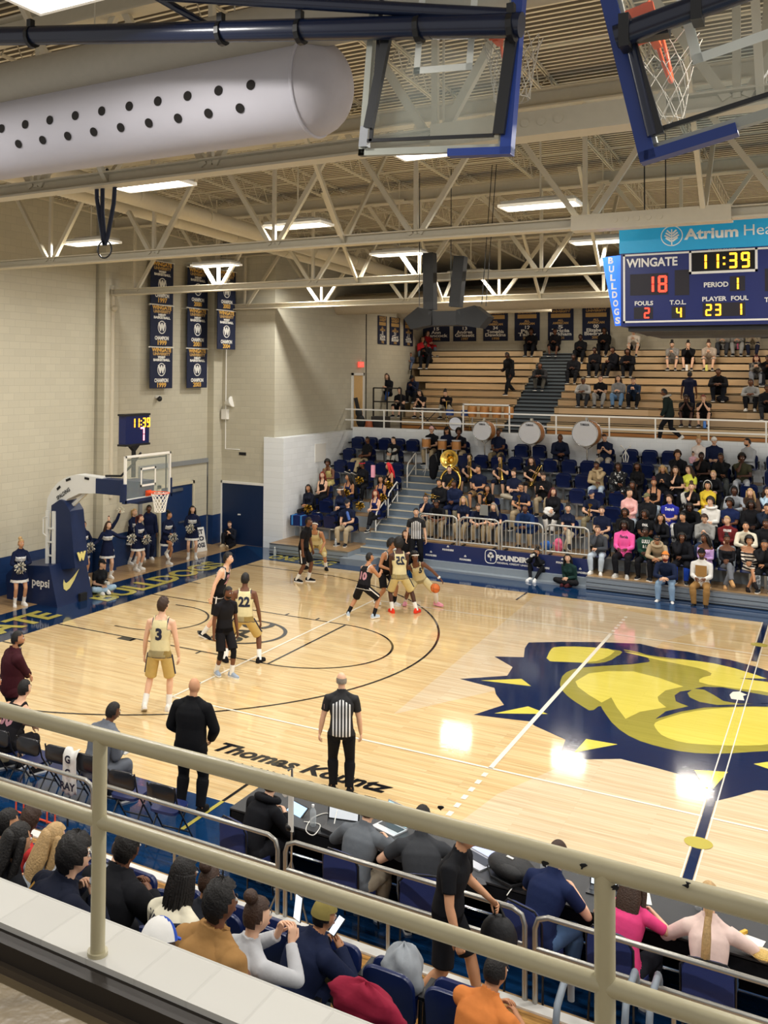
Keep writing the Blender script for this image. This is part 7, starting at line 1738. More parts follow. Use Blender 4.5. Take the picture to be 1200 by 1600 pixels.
cheer('cheerleader with brown ponytail just behind the goal mast', 128, 904, -20, 'c_hip', ('pony', 'b'), 't', .94, poms=(('R', 'cream and navy pom-pom next to the goal mast', POMW),))
cheer('cheerleader partly hidden behind the goal mast, nearest the wall', 121, 898, -20, 'c_front', ('short', 'k'), 'l', .98)
cheer('cheerleader stretching one arm out with a pom to the side', 167, 903, -35, 'c_out', ('long', 'b'), 'l', .93, poms=(('L', 'cream pom-pom on an outstretched arm', POMW), ('R', 'cream and navy pom-pom low beside the goal mast', POMW)))
cheer('cheerleader raising one arm with a small cream pom', 166, 893, -30, 'c_up', ('pony', 'a'), 'l', .95, poms=(('L', 'small cream pom-pom raised high against the wall', POMC),))
cheer('cheerleader in profile with ponytail, pom at chest, middle of the line', 215, 891, 5, 'c_front', ('pony', 'a'), 'l', .95, poms=(('R', 'cream and navy pom-pom of the middle cheerleader', POMW),))
cheer('cheerleader with blonde ponytail behind the middle one, near the wall', 206, 881, 5, 'c_hip', ('pony', 'y'), 'l', .97)
t = person('cheer squad member in navy tracksuit under the net beside the navy door', floor_at(231, 874), R(-40), 'st_rel', sk='d', top=('coat', '131c3a'), bot=('trousers', '131c3a'), hair=('buzz', 'k'), shoes=('eceae4', 'eceae4'), scale=.98)
put('chest_band', pose_garment('st_rel', 'chest'), t, cloth('d9dadb'))
cheer('cheerleader lifting one bent knee in front of the navy door', 260, 882, -15, 'c_knee', ('bun', 'k'), 'm', .93, poms=(('L', 'cream and navy pom-pom of the cheerleader with lifted knee', POMW),))
cheer('cheerleader with long dark hair standing by the leaning white sign', 300, 873, -55, 'c_front', ('long', 'k'), 'l', .96, poms=(('L', 'cream and navy pom-pom of the cheerleader by the sign', POMW),))
sg = px(314, 862, 2, 0); s_ = thing('leaning_sign', 'white sign with navy letters leaning on the wall beside the last cheerleader', 'sign', (sg.x, sg.y, 0), R(-12)); s_.rotation_euler = (0, R(-14), R(-12))
MB().bb((-.015, -.28, 0), (.015, .28, .8)).build('panel', M_WHITE, s_)
for i, w_ in enumerate(('LET', 'GO', 'DOGS')): text('sign_lettering', w_, .2, frame((.018, 0, .64 - .22 * i), (0, 1, 0), (0, 0, 1)), PRN, s_, fit=.42, bold=.01)
# floor sitters
pose('fl_cam', vox=.014, pel=(0, 0, .11), lean=8, hl=(.26, .07, .70), hr=(.26, -.06, .70), head=(0, 4, 0), fl=(.46, .08, .08), fr=(.44, -.08, .08), kl=(.5, .3, 1), kr=(.5, -.3, 1), el=(0, .8, -1), er=(0, -.8, -1), curl=.9, fem=True, w=.95)
pose('fl_x', vox=.014, pel=(0, 0, .11), lean=14, hl=(.30, .04, .24), hr=(.30, -.04, .24), head=(20, 0, 0), fl=(.30, -.10, .09), fr=(.34, .12, .10), kl=(.6, 1, .25), kr=(.6, -1, .25), fem=True, w=1.0)
pose('fl_leg', vox=.014, pel=(0, 0, .11), lean=6, hl=(.34, .1, .5), hr=(.34, -.0, .46), head=(0, 8, 0), fl=(.86, .22, .09), fr=(.40, -.16, .08), kr=(.4, -.4, 1), fpl=-40)
def camera_thing(label, loc, rz, s=1.0):
 c = thing('camera', label, 'camera', loc, rz); c.scale = (s, s, s)
 MB().bb((-.04, -.07, -.05), (.04, .07, .05)).bb((-.03, -.025, .05), (.03, .025, .08)).build('camera_body', M_BLACK, c); MB().tube([(.04, 0, 0), (.09, 0, 0), (.2, 0, 0)], [.04, .035, .045], 14).build('lens', mat('lens_white', 'd8d6cf', .4), c, smooth=40); return c
def sitter(label, u, v, rz, pose_, **kw):
 loc = floor_at(u, v); return loc, person(label, loc, R(rz), pose_, **kw)
loc, _ = sitter('photographer in black sitting on the floor below the sponsor board with camera raised', 843, 905, -100, 'fl_cam', sk='m', top=('long', '141519'), bot=('slim', '17181d'), hair=('bun', 'k'), shoes=('efeeea', 'efeeea'))
camera_thing('black camera with pale lens in front of the photographer at the sponsor board', Vector(loc) + Matrix.Rotation(R(-100), 3, 'Z') @ Vector((.34, 0, .76)), R(-100))
sitter('person in dark green hoodie sitting cross-legged below the sponsor board', 893, 914, -105, 'fl_x', sk='l', top=('long', '1f3a36'), bot=('trousers', '1a1a1d'), hair=('long', 'k'), shoes=('4a2025', '4a2025'))
loc, _ = sitter('photographer with dark cap and light jeans sitting beside the goal base', 152, 925, -20, 'fl_x', sk='l', top=('tee', '1d1f24'), bot=('trousers', '9db8d0'), hair=('short', 'k'), hats=(('cap', '15161a'),), shoes=('e9e6e0', 'e9e6e0'))
camera_thing('dark camera in the hands of the seated photographer by the goal base', Vector(loc) + Matrix.Rotation(R(-20), 3, 'Z') @ Vector((.40, 0, .34)), R(-20))
sitter('youngster in dark sweatshirt sitting on the floor against the navy shutter', 361, 852, -80, 'fl_leg', sk='l', top=('long', '1a1d28'), bot=('trousers', '14151a'), hair=('short', 'b'), shoes=('b9a88a', 'b9a88a'), scale=.92)
loc = px(630, 880, 1, 9.2); person('photographer in black dress behind the ball players, sitting on the step box', (-9.95, 8.95, -.22), R(-85), 's_lap', sk='l', top=('tee', '141418'), bot=('trousers', '16161a'), hair=('long', 'b'))
camera_thing('camera held low by the photographer behind the screen play', (-10.1, 8.55, .62), R(-100))

# ---------------------------------------------------------------- near bench, scorers table and the people under the balcony
VN = .011
M_FOLD = mat('fold_navy', '16265a', .35, spec=.5); M_FRAME = mat('fold_frame', '17181d', .35, spec=.6)
def fold_chair(label, x, y, rz, group='navy folding chairs of the visitors bench'):
 t = thing('folding_chair', label, 'chair', (x, y, 0), rz, group)
 MB().prism([(px_, py_, .43) for px_, py_ in [(.2 * math.copysign(abs(math.cos(a)) ** .4, math.cos(a)), .2 * math.copysign(abs(math.sin(a)) ** .4, math.sin(a))) for a in [2 * math.pi * i / 24 for i in range(24)]]], (0, 0, .035)).build('seat', M_FOLD, t)
 b = shell(.42, .24, .03, .02, .09); b.v = [(p[0], -p[1] - .20, p[2] + .56) for p in b.v]; b.build('backrest', mat('chair_black', '14161d', .25, spec=.6), t, smooth=40)
 for s in (-1, 1):
  MB().tube([(s * .21, .24, 0), (s * .21, -.16, .55), (s * .20, -.22, .8)], .012, 6).build('front_leg', M_FRAME, t, smooth=50); MB().tube([(s * .19, -.26, 0), (s * .19, .12, .43)], .012, 6).build('rear_leg', M_FRAME, t, smooth=50)
 MB().tube([(-.21, .16, .1), (.21, .16, .1)], .01, 6).build('stretcher', M_FRAME, t); MB().tube([(-.19, -.2, .08), (.19, -.2, .08)], .01, 6).build('stretcher', M_FRAME, t); return t
fold_chair('empty navy folding chair behind the black suit coach', -5.78, -8.95, R(6)); fold_chair('empty navy folding chair second from the black suit coach', -6.46, -8.9, R(6))
for i, x in enumerate((-7.2, -7.75, -8.3, -8.9)): fold_chair('navy folding chair of the visitors bench, ' + ('holding the grey suit', 'next to the hanging towel', 'beside player 30', 'with player 30')[i], x, -8.72, R(4))
pose('n_bench', vox=VN, pel=(0, 0, .55), lean=26, hl=(.50, .03, .62), hr=(.52, -.04, .64), head=(0, 0, 0), el=(-.3, 1, -.4), er=(-.3, -1, -.4), fl=(.42, .16, .08), fr=(.42, -.16, .08), curl=.9)
t = person('visiting player in black jersey 30 sitting on the bench with hands clasped', (-8.9, -8.78, 0), R(86), 'n_bench', sk='l', top=('tank', '17161a'), bot=('shorts', '17161a'), hair=('short', 'k'), shoes=('17171b', 'e8e6e0'), scale=1.06)
print_on(t, '30', .26, -.1, .86, PRM, fit=.24)
person('person in crimson polo at the frame edge of the visitors bench', (-9.5, -8.85, 0), R(80), 'n_bench', sk='m', top=('tee', '7c1a2c'), bot=('trousers', 'a99c7e'), hair=('buzz', 'k'), scale=1.08)
pose('n_write', vox=VN, pel=(0, 0, .55), lean=18, hl=(.40, .08, .70), hr=(.42, -.06, .72), head=(-14, 14, 0), fl=(.42, .14, .08), fr=(.42, -.14, .08), curl=.9)
person('assistant in grey suit writing on a pad at the visitors bench', (-7.2, -8.75, 0), R(80), 'n_write', sk='d', top=('coat', '6b7079'), bot=('trousers', '53575f'), hair=('short', 'k'), scale=1.03)
tag(MB().box((0, 0, 0), (.22, .3, .012)).build('note_pad', M_WHITE, loc=(-7.05, -8.27, .68)), 'white note pad on the knee of the grey suit', 'pad')
tw = thing('towel', 'white towel with black letters hung over a visitors bench chair', 'towel', (-7.42, -9.0, .52)); q = MB(); q.add([(-.13 + .26 * i / 12, -.03 + .018 * math.sin(i * 1.3 + j * .2) + (.1 * max(0, j - 9) / 3), -.28 + .056 * min(j, 10.5) + .02 * math.sin(i * .7)) for j in range(13) for i in range(13)], [(j * 13 + i, j * 13 + i + 1, j * 13 + i + 14, j * 13 + i + 13) for j in range(12) for i in range(12)]); o = q.build('cloth', cloth('e6e5e0'), tw, smooth=70); o.modifiers.new('t', 'SOLIDIFY').thickness = .012
for i, s_ in enumerate(('G', 'C', 'RAY')): text('towel_lettering', s_, .14, frame((.0, -.062, .2 - .18 * i), (1, 0, 0), (0, 0, 1)), PRN, tw, bold=.006)
rk = thing('drink_rack', 'orange wire bottle rack on the floor behind the visitors bench', 'rack', (-7.5, -9.45, 0))
ro = MB()
for i in range(6): ro.tube([(-.36 + i * .14, -.12, .1), (-.36 + i * .14, -.12, .34), (-.36 + i * .14, .12, .34), (-.36 + i * .14, .12, .1)], .012, 6)
for z in (.12, .34):
 for y in (-.12, .12): ro.tube([(-.38, y, z), (.38, y, z)], .012, 6)
ro.build('wire_frame', mat('rack_orange', 'e2512e', .4), rk); MB().tube([(-.34, -.12, 0), (-.34, -.12, .12)], .014, 6).tube([(.34, -.12, 0), (.34, -.12, .12)], .014, 6).tube([(-.34, .12, 0), (-.34, .12, .12)], .014, 6).tube([(.34, .12, 0), (.34, .12, .12)], .014, 6).build('foot', M_FRAME, rk)
# scorers table
TX0, TX1, TY0, TY1, TZ = -4.75, 3.4, -9.12, -8.36, .74
st_ = thing('scorers_table', 'long black cloth-covered scorers table on the near sideline', 'table', (0, 0, 0))
MB().bb((TX0, TY0, TZ - .03), (TX1, TY1, TZ)).build('table_top', mat('table_black', '25272b', .5, var=.1), st_)
MB().bb((TX0, TY1 - .02, .02), (TX1, TY1, TZ - .02)).bb((TX0, TY0, TZ - .16), (TX1, TY0 + .015, TZ - .02)).bb((TX0, TY0, .02), (TX0 + .02, TY1, TZ - .02)).build('table_drape', cloth('101115'), st_)
for x in (-4.6, -2.9, -1.2, .5, 2.2, 3.2): MB().tube([(x, -8.75, 0), (x, -8.75, TZ - .03)], .025, 8).build('leg', M_FRAME, st_)
M_UPH = mat('upholstery_navy', '1d2c66', .8, var=.1, bump=.2, bscale=120)
def banquet(label, x, y, rz):
 t = thing('banquet_chair', label, 'chair', (x, y, 0), rz, 'navy padded chairs at the scorers table')
 b = shell(.42, .46, .02, .05, .12); b.v = [(p[0], -p[1] - .2, p[2] + .46) for p in b.v]; b.build('backrest', M_UPH, t, smooth=40)
 MB().prism([(px_, py_, .40) for px_, py_ in [(.22 * math.copysign(abs(math.cos(a)) ** .4, math.cos(a)), .21 * math.copysign(abs(math.sin(a)) ** .4, math.sin(a))) for a in [2 * math.pi * i / 24 for i in range(24)]]], (0, 0, .07)).build('seat', M_UPH, t, smooth=50)
 MB().tube([(-.215, -.21, .40), (-.22, -.23, .84), (-.15, -.24, .925), (.15, -.24, .925), (.22, -.23, .84), (.215, -.21, .40)], .011, 6).build('back_frame', M_FRAME, t, smooth=50)
 for sx in (-1, 1):
  for sy in (-1, 1): MB().tube([(sx * .2, sy * .18, .41), (sx * .215, sy * .21, 0)], .011, 6).build('leg', M_FRAME, t)
 return t
SY = -9.46
def hoff(p, rz, s): return Matrix.Rotation(R(rz), 3, 'Z') @ get_pose(p)['B']['S']['H'] * s
def scorer(label, u, v, pose_, chairlab, rz=90, chair=True, dy=0, **kw):
 h = hoff(pose_, rz, kw.get('scale', 1)); x = px(u, v, 1, SY + dy + h.y).x - h.x
 if chair: banquet(chairlab, x, SY - .02, R(rz - 90))
 return x, person(label, (x, SY + dy, 0), R(rz), pose_, **kw)
pose('n_desk', vox=VN, pel=(0, 0, .53), lean=28, hl=(.46, .14, .80), hr=(.48, -.12, .80), head=(8, 12, 0), fl=(.36, .14, .08), fr=(.36, -.14, .08), el=(-.4, .8, -.5), er=(-.4, -.8, -.5))
pose('n_desk2', vox=VN, pel=(0, 0, .53), lean=24, w=1.1, hl=(.40, .2, .80), hr=(.46, -.18, .84), head=(-20, 10, 0), fl=(.36, .14, .08), fr=(.36, -.14, .08), el=(-.4, 1, -.4), er=(-.4, -1, -.4), curl=.8)
pose('n_deskw', vox=VN, fem=True, pel=(0, 0, .52), lean=24, hl=(.42, .16, .80), hr=(.46, -.16, .84), head=(0, 12, 0), fl=(.36, .1, .08), fr=(.36, -.1, .08), el=(-.4, 1, -.4), er=(-.4, -1, -.4), curl=.9)
x1, _ = scorer('scorer in black hoodie at the end of the table, tablet in front', 425, 1238, 'n_desk', 'navy padded chair under the black hoodie', rz=75, sk='l', top=('long', '121318'), bot=('trousers', '1a1b20'), hair=('short', 'b'), hats=(('hooddown', '121318'),))
x2, _ = scorer('scorer in grey quarter-zip typing on a laptop', 578, 1275, 'n_desk2', 'navy padded chair under the grey quarter-zip', rz=84, sk='l', top=('long', '64696f'), bot=('trousers', 'a39682'), hair=('short', 'b'))
x3, _ = scorer('scorer in dark grey polo leaning on the table behind the walking man', 660, 1300, 'n_desk2', 'navy padded chair under the dark grey polo', rz=112, sk='l', top=('tee', '393b3f'), bot=('trousers', '8a8f98'), hair=('short', 'k'), scale=1.05)
x4, _ = scorer('scorer in navy tee with pen in hand, beside the wide cream post', 872, 1350, 'n_desk', 'navy padded chair under the navy tee', rz=72, sk='l', top=('tee', '172347'), bot=('trousers', '4a6488'), hair=('buzz', 'b'), scale=1.05)
x5, _ = scorer('scorer in bright pink top with very long dark hair', 992, 1385, 'n_deskw', 'navy padded chair under the bright pink top', rz=78, sk='l', top=('tee', 'e0457f'), bot=('trousers', '23242c'), hair=('xlong', 'b'))
x6, _ = scorer('scorer in pale pink sweater with long blonde ponytail', 1108, 1408, 'n_deskw', 'navy padded chair under the pale pink sweater', rz=95, sk='l', top=('long', 'e3c9c0'), bot=('trousers', '4a6488'), hair=('pony', 'y'), scale=1.03)
# extra long ponytail
MB().tube([(-.12, 0, 1.2), (-.2, .01, 1.05), (-.2, .02, .88), (-.17, .02, .74)], [.04, .06, .06, .03], 12, ey=.6).build('ponytail', hairm(HC['y']), _, smooth=60)
# things on the table
def on_table(u, v, z=TZ): p = px(u, v, 2, z); return p
def laptop(label, u, v, rz, scr, s=1.0, keys='c9cbce'):
 p = on_table(u, v); t = thing('laptop', label, 'laptop', (p.x, p.y, TZ), R(rz), 'laptops on the scorers table'); t.scale = (s, s, s)
 MB().bb((-.17, -.12, 0), (.17, .12, .015)).build('base', mat('laptop_' + keys, keys, .35, .3), t); MB().bb((-.15, -.02, .015), (.15, .1, .018)).build('keyboard', mat('keys_dark', '303338', .5), t)
 M_ = Matrix.Translation((0, .12, .012)) @ Matrix.Rotation(R(-15), 4, 'X')
 l_ = MB().bb((-.17, 0, 0), (.17, .012, .23)).build('lid', mat('laptop_' + keys, keys, .35, .3), t); l_.matrix_local = M_
 q = MB().bb((-.155, -.003, .015), (.155, .0, .215)).build('screen', mat('screen_' + scr, scr, .3, var=.2, scale=25, emit=scr, es=1.0), t); q.matrix_local = M_; return t
laptop('dark laptop with a page of small pictures before the grey quarter-zip', 533, 1292, 15, 'b9bdc0', 1.1, '2a2c30'); laptop('silver laptop with pale blue screen before the grey quarter-zip', 608, 1295, -18, 'aee0ea', 1.0); laptop('silver laptop with a lavender page beside the walking man', 742, 1345, -25, 'c3cbea', 1.15); laptop('small laptop with bright screen behind the pink top', 940, 1395, 0, 'cfe0ea', .8, '2a2c30')
p = on_table(463, 1270); tb_ = thing('tablet', 'tilted tablet with bright blue page before the black hoodie', 'tablet', (p.x, p.y, TZ + .02), R(-25)); tb_.rotation_euler = (R(35), 0, R(-20)); MB().bb((-.14, -.1, 0), (.14, .1, .01)).build('case', M_BLACK, tb_); MB().bb((-.125, -.085, .01), (.125, .085, .012)).build('screen', mat('screen_9cc4ec', '9cc4ec', .3, var=.3, scale=30, emit='9cc4ec', es=1.0), tb_)
M_CLR = mat('clear_plastic', 'd5dde2', .1, alpha=.45, var=0)
def bottle(label, u, v, z, cap='ffffff', s=1.0, surf=None, body=None, group='bottles'):
 p = surf or px(u, v, 2, z); t = thing('water_bottle', label, 'bottle', (p[0], p[1], z), 0, group); t.scale = (s, s, s)
 MB().lathe([(.0, 0), (.032, 0), (.033, .02), (.033, .13), (.03, .15), (.013, .18), (.013, .19)], n=14).build('body', body or M_CLR, t, smooth=40); MB().lathe([(.0, .21), (.014, .21), (.014, .188)], n=12).build('bottle_cap', mat('cap_' + cap, cap, .4), t, smooth=40); return t
bottle('clear water bottle amid cables on the scorers table', 489, 1290, TZ, s=1.15); bottle('clear water bottle before the navy tee', 850, 1365, TZ, '2c4a8c', 1.1); bottle('clear water bottle before the pale pink sweater', 1091, 1420, TZ, s=1.0)
def cable(label, pts, r=.006, m_=None):
 P = [Vector(q) for q in pts]; o = []
 for i in range(len(P) - 1):
  p0, p1, p2, p3 = P[max(i - 1, 0)], P[i], P[i + 1], P[min(i + 2, len(P) - 1)]
  for k in range(8):
   t = k / 8; o.append(.5 * ((2 * p1) + (p2 - p0) * t + (2 * p0 - 5 * p1 + 4 * p2 - p3) * t * t + (3 * p1 - p0 - 3 * p2 + p3) * t ** 3))
 o.append(P[-1]); return tag(MB().tube(o, r, 6).build('cable', m_ or M_WHITE, smooth=60), label, 'cable')
def tp(u, v, h=.008): p = on_table(u, v); return (p.x, p.y, TZ + h)
cable('white cable coiled beside the water bottle on the table', [tp(475, 1285), tp(500, 1290), tp(490, 1306), tp(478, 1298), tp(488, 1280), tp(512, 1272), tp(520, 1290)]); cable('white cable running along the table to the navy tee', [tp(792, 1400), tp(805, 1385), tp(825, 1378), tp(845, 1368)])
cable('white cable hooked over the second tablet stand', [tp(520, 1300), (tp(528, 1280)[0], tp(528, 1280)[1], .86), tp(536, 1284), tp(545, 1290)])
bx = lambda nm, lab, cat, u, v, d, m_, rz=0: tag(MB().box((0, 0, d[2] / 2), d, rz=R(rz)).build(nm, m_, loc=tuple(on_table(u, v))), lab, cat)
bx('control_box', 'grey control box beside the silver laptop with blue screen', 'box', 637, 1325, (.2, .16, .06), mat('box_grey', '3b3e43', .4), 20); bx('keypad', 'dark keypad console under the tablet cables', 'console', 522, 1300, (.24, .2, .05), mat('box_dark', '26282c', .4), -15); bx('phone', 'black phone lying beside the lavender laptop', 'phone', 752, 1378, (.08, .15, .01), M_BLACK, 30); bx('paper_sheet', 'white paper sheet before the pale pink sweater', 'paper', 1172, 1475, (.2, .28, .002), M_WHITE, -10); bx('paper_sheet', 'white score sheet beside the pink top', 'paper', 1000, 1402, (.2, .24, .002), M_WHITE, 15)
bx('pen', 'orange marker lying by the grey quarter-zip', 'pen', 541, 1308, (.12, .018, .018), mat('marker', 'd08a4a', .5), 10); bx('game_controller', 'yellow stapler-like puncher beside the paper sheet', 'tool', 1160, 1460, (.03, .12, .03), mat('tool_yellow', 'e2b13a', .4), -30)
bw = on_table(1192, 1500); bo = thing('snack_bowl', 'paper bowl of snacks at the frame edge of the table', 'bowl', tuple(bw)); MB().lathe([(.05, 0), (.11, .05), (.115, .055), (.1, .045), (.045, .008), (0, .008)], n=20).build('bowl', mat('bowl_cream', 'd9cba8', .7), bo, smooth=50)
tag(MB().lathe([(.09, .03), (.08, .055), (.05, .068), (.0, .075)], n=14).build('popcorn', mat('snack', 'cfae66', .9, var=.5, scale=90, bump=1, bscale=120)), None, None, None, None).parent = bo
bp_ = on_table(800, 1370); bg = thing('backpack', 'black backpack lying on the table beside the lavender laptop', 'backpack', (bp_.x, bp_.y, TZ), R(-20)); M_NYL = mat('nylon_black', '17181b', .6, bump=.4, bscale=30)
bgm = MB(); bgm.ball((0, 0, .1), .28, .19, .12, 18, 10); bgm.build('bag_body', M_NYL, bg, smooth=60); bgm = MB(); bgm.ball((.05, -.1, .11), .17, .1, .08, 14, 8); bgm.build('front_pocket', M_NYL, bg, smooth=60); MB().bb((-.03, -.06, .215), (.05, -.03, .222)).build('logo_patch', M_WHITE, bg); MB().tube([(-.24, -.1, .05), (-.1, -.22, .03), (.15, -.22, .03), (.24, -.08, .06)], .018, 6, ey=.5).build('strap', M_NYL, bg, smooth=60)
# tripod with a dish microphone, padded post
tr = thing('tripod_stand', 'silver tripod stand with white paddle behind the scorers table', 'tripod', (px(500, 1390, 2, 0).x, -9.62, 0))
for a in (90, 210, 330): MB().tube([(0, 0, .62), (.3 * math.cos(R(a)), .14 * math.sin(R(a)), 0)], .011, 6).build('leg', M_ALU, tr)
MB().tube([(0, 0, .2), (0, 0, 1.62)], .013, 8).build('column', M_ALU, tr); MB().ball((-.03, 0, .98), .05).build('joint', M_BLACK, tr, smooth=60); MB().box((0, -.02, 1.15), (.06, .02, .4)).build('paper_tag', M_WHITE, tr); MB().tube([(-.05, .0, 1.6), (0, 0, 1.63), (0, 0, 1.55)], .014, 8).build('hook', M_ALU, tr)
dm = MB().lathe([(0, -.015), (.1, -.01), (.115, .005), (.1, .02), (0, .03)], n=22, M=Matrix.Rotation(R(80), 3, 'Y')); dm.v = [(p[0] - .08, p[1], p[2] + 1.42) for p in dm.v]; dm.build('dish', M_WHITE, tr, smooth=50)
# man walking on the near deck with a backpack in his hand
pose('n_walk', vox=VN, pel=(0, 0, .95), w=1.1, lean=6, twist=-10, hl=(.34, .22, 1.02), hr=(.16, -.34, .86), head=(8, 6, 0), fl=(.28, .1, .09), fr=(-.30, -.1, .14), fpr=25, er=(-.8, -.6, -.2), el=(-.3, .6, -1), curl=.9)
wx = px(700, 1320, 1, -10.42)
wm = person('man in black polo and shorts walking along the near deck with a bag', (wx.x, -10.42, .13), R(8), 'n_walk', sk='t', top=('tee', '15161a'), bot=('shorts', '17181d'), hair=('fringe', 'g'), shoes=('8f9499', 'e6e4de'), scale=1.0)
lo_ = MB().box((0, 0, 0), (.05, .004, .04)).build('shirt_logo', M_WHITE, wm); lo_.location = (.165, .09, 1.3); lo_.rotation_euler = (R(-10), 0, R(80))
hb = Matrix.Translation(wm.location) @ Matrix.Rotation(R(8), 4, 'Z') @ POSE['n_walk']['B']['S']['wL']
cb_ = thing('carried_bag', 'black bag carried in the walking man\'s hand', 'bag', (hb.x + .08, hb.y + .03, hb.z - .42), R(10)); q = MB(); q.ball((0, 0, .08), .17, .11, .2, 16, 10); q.build('bag_body', M_NYL, cb_, smooth=60); MB().tube([(-.06, 0, .24), (0, 0, .38), (.06, 0, .24)], .015, 6).build('handle', M_NYL, cb_, smooth=60); MB().tube([(-.1, -.1, .05), (-.05, -.13, -.12), (.06, -.12, -.1), (.1, -.1, .08)], .004, 5).build('earbud_cable', M_WHITE, cb_, smooth=60)
# spectators below the balcony
pose('n_lean', vox=VN, w=1.12, pel=(0, 0, .55), lean=22, hl=(.46, .08, .86), hr=(.44, -.14, .84), head=(-4, 14, 0), fl=(.42, .16, .08), fr=(.42, -.16, .08), el=(-.5, .9, -.4), er=(-.5, -.9, -.4), curl=.7)
pose('n_phone', vox=VN, w=1.06, pel=(0, 0, .53), lean=26, hl=(.44, .07, .90), hr=(.46, -.10, .88), head=(-12, 10, 0), fl=(.42, .16, .08), fr=(.5, -.16, .3), kr=(1, 0, .6), el=(-.4, .9, -.6), er=(-.4, -.9, -.6), curl=.9)
pose('n_phone2', vox=VN, pel=(0, 0, .55), lean=4, fem=True, hl=(.36, .05, 1.02), hr=(.38, -.09, 1.02), head=(-10, 8, 0), fl=(.42, .16, .08), fr=(.42, -.16, .08), el=(-.4, .9, -.6), er=(-.4, -.9, -.6), hdl=(.3, -.2, 1), hdr=(.3, .2, 1), curl=.9)
pose('n_sit', vox=VN, pel=(0, 0, .55), lean=10, hl=(.34, .08, .72), hr=(.34, -.08, .72), head=(-20, 4, 0), fl=(.42, .16, .08), fr=(.42, -.16, .08), curl=.7)
pose('n_sitw', vox=VN, fem=True, pel=(0, 0, .55), lean=12, hl=(.36, .08, .74), hr=(.36, -.08, .74), head=(-10, 8, 0), fl=(.42, .12, .08), fr=(.42, -.12, .08), curl=.7)
pose('n_bow', vox=VN, w=1.0, pel=(0, 0, .55), lean=34, hl=(.5, .08, .6), hr=(.5, -.08, .6), head=(10, 20, 0), fl=(.42, .16, .08), fr=(.42, -.16, .08), curl=.7)
NOCC = []
def near(label, u, v, k, pose_, rz=90, dx=0, dy=0, **kw):
 y = NY(k) + .27 + dy; h = hoff(pose_, rz, kw.get('scale', 1)); q_ = px(u, v, 1, y + h.y); x = q_.x - h.x + dx; NOCC.append((k, x)); return person(label, (x, y, NZ(k) if k else .13), R(rz), pose_, **kw)
def phone_at(label, t, pose_, lit, s=1.0, off=(.03, 0, .06), tilt=-50):
 S = POSE[pose_]['B']['S']; M_ = t.matrix_basis; p = M_ @ ((S['wL'] + S['wR']) / 2 + (S['hdL'] + S['hdR']) * .06 + Vector(off))
 q = thing('phone', label, 'phone', p); q.rotation_euler = (R(tilt + 90), 0, t.rotation_euler.z - R(90)); MB().bb((-.04, -.085, -.005), (.04, .085, .004)).build('case', M_BLACK, q)
 MB().bb((-.036, -.08, .004), (.036, .08, .0055)).build('screen', lit, q); return q
LIT = mat('phone_lit', 'd8e4f0', .3, var=.25, scale=60, emit='d8e4f0', es=.9); LITD = mat('phone_dim', '6b7078', .3, var=.5, scale=70, emit='6b7078', es=.4)
bm_ = near('person in knitted olive beanie and navy hoodie looking at a phone, olive trousers', 507, 1450, 1, 'n_phone', rz=66, sk='m', top=('coat', '141d38'), bot=('trousers', '55523a'), hair=('short', 'k'), hats=(('beanie', '8d8048'),), scale=1.03)
phone_at('bright phone in the hands of the beanie wearer', bm_, 'n_phone', LIT)
near('person in orange tee and jeans at the near deck seats', 775, 1500, 1, 'n_lean', rz=72, sk='m', top=('tee', 'cc7a3d'), bot=('trousers', '4f74a8'), hair=('buzz', 'k'), scale=1.02)
near('person in camel shearling coat with black hair seen from behind', 345, 1405, 4, 'n_sit', rz=80, sk='d', top=('coat', 'a07847'), bot=BLK, hair=('mop', 'k'), scale=1.06)
wg = near('person with long black braids in cream shirt lettered in navy', 288, 1370, 3, 'n_sitw', rz=82, sk='d', top=('long', 'e3dcc4'), bot=BLK, hair=('braids', 'k'), scale=1.05)
print_on(wg, 'WINGATE', .15, -.1, .95, PRN, fit=.34, garment_='sweater', name='shirt_lettering', bold=.004); print_on(wg, 'BULLDOGS', .08, -.1, .84, PRN, fit=.28, garment_='sweater', name='shirt_lettering', bold=.002)
cw = near('person in blue and white trucker cap bending forward at the balcony wall', 247, 1460, 6, 'n_bow', rz=95, sk='l', top=('long', 'dcd6c6'), bot=JEAN, hair=('short', 'b'), hats=(('cap', '2a4fb2'),), dy=-.15)
HAT['capmesh'] = cap_grid(.116, .097, .146, lambda d: d.x < -.1 and d.z > .3); put('cap_mesh_back', _sh(HAT['capmesh'], 'cap_mesh_back'), cw, None, Matrix.Translation(POSE['n_bow']['B']['S']['H']) @ POSE['n_bow']['B']['S']['Hm'].to_4x4()).data.materials.append(cloth('e4e2de'))
cu = near('person with curly dark hair in navy jacket with gold patch holding a phone', 118, 1340, 4, 'n_phone', rz=70, sk='l', top=('coat', '121728'), bot=BLK, hair=('afro', 'k'), scale=1.03)
phone_at('dark phone of the curly haired person beside the slim post', cu, 'n_phone', LITD, off=(.05, -.05, .04))
put('shoulder_patch', MB().bb((-.06, .1, 0), (.06, .2, .012)).mesh('shoulder_patch'), cu, None, Matrix.Translation(POSE['n_phone']['B']['S']['N'] + Vector((-.13, .0, -.04))) @ Matrix.Rotation(R(-40), 4, 'Y')).data.materials.append(mat('patch_gold', 'b98a3a', .7))
near('person with straight black hair and black top, in front of green knees', 28, 1320, 4, 'n_sitw', rz=78, sk='t', top=('long', '14151a'), bot=('trousers', '2c4a3a'), hair=('long', 'k'))
near('person with long wavy blonde hair and grey top', 85, 1305, 3, 'n_sitw', rz=75, sk='l', top=('long', '9aa0a6'), bot=('trousers', '2c4a3a'), hair=('xlong', 'y'))
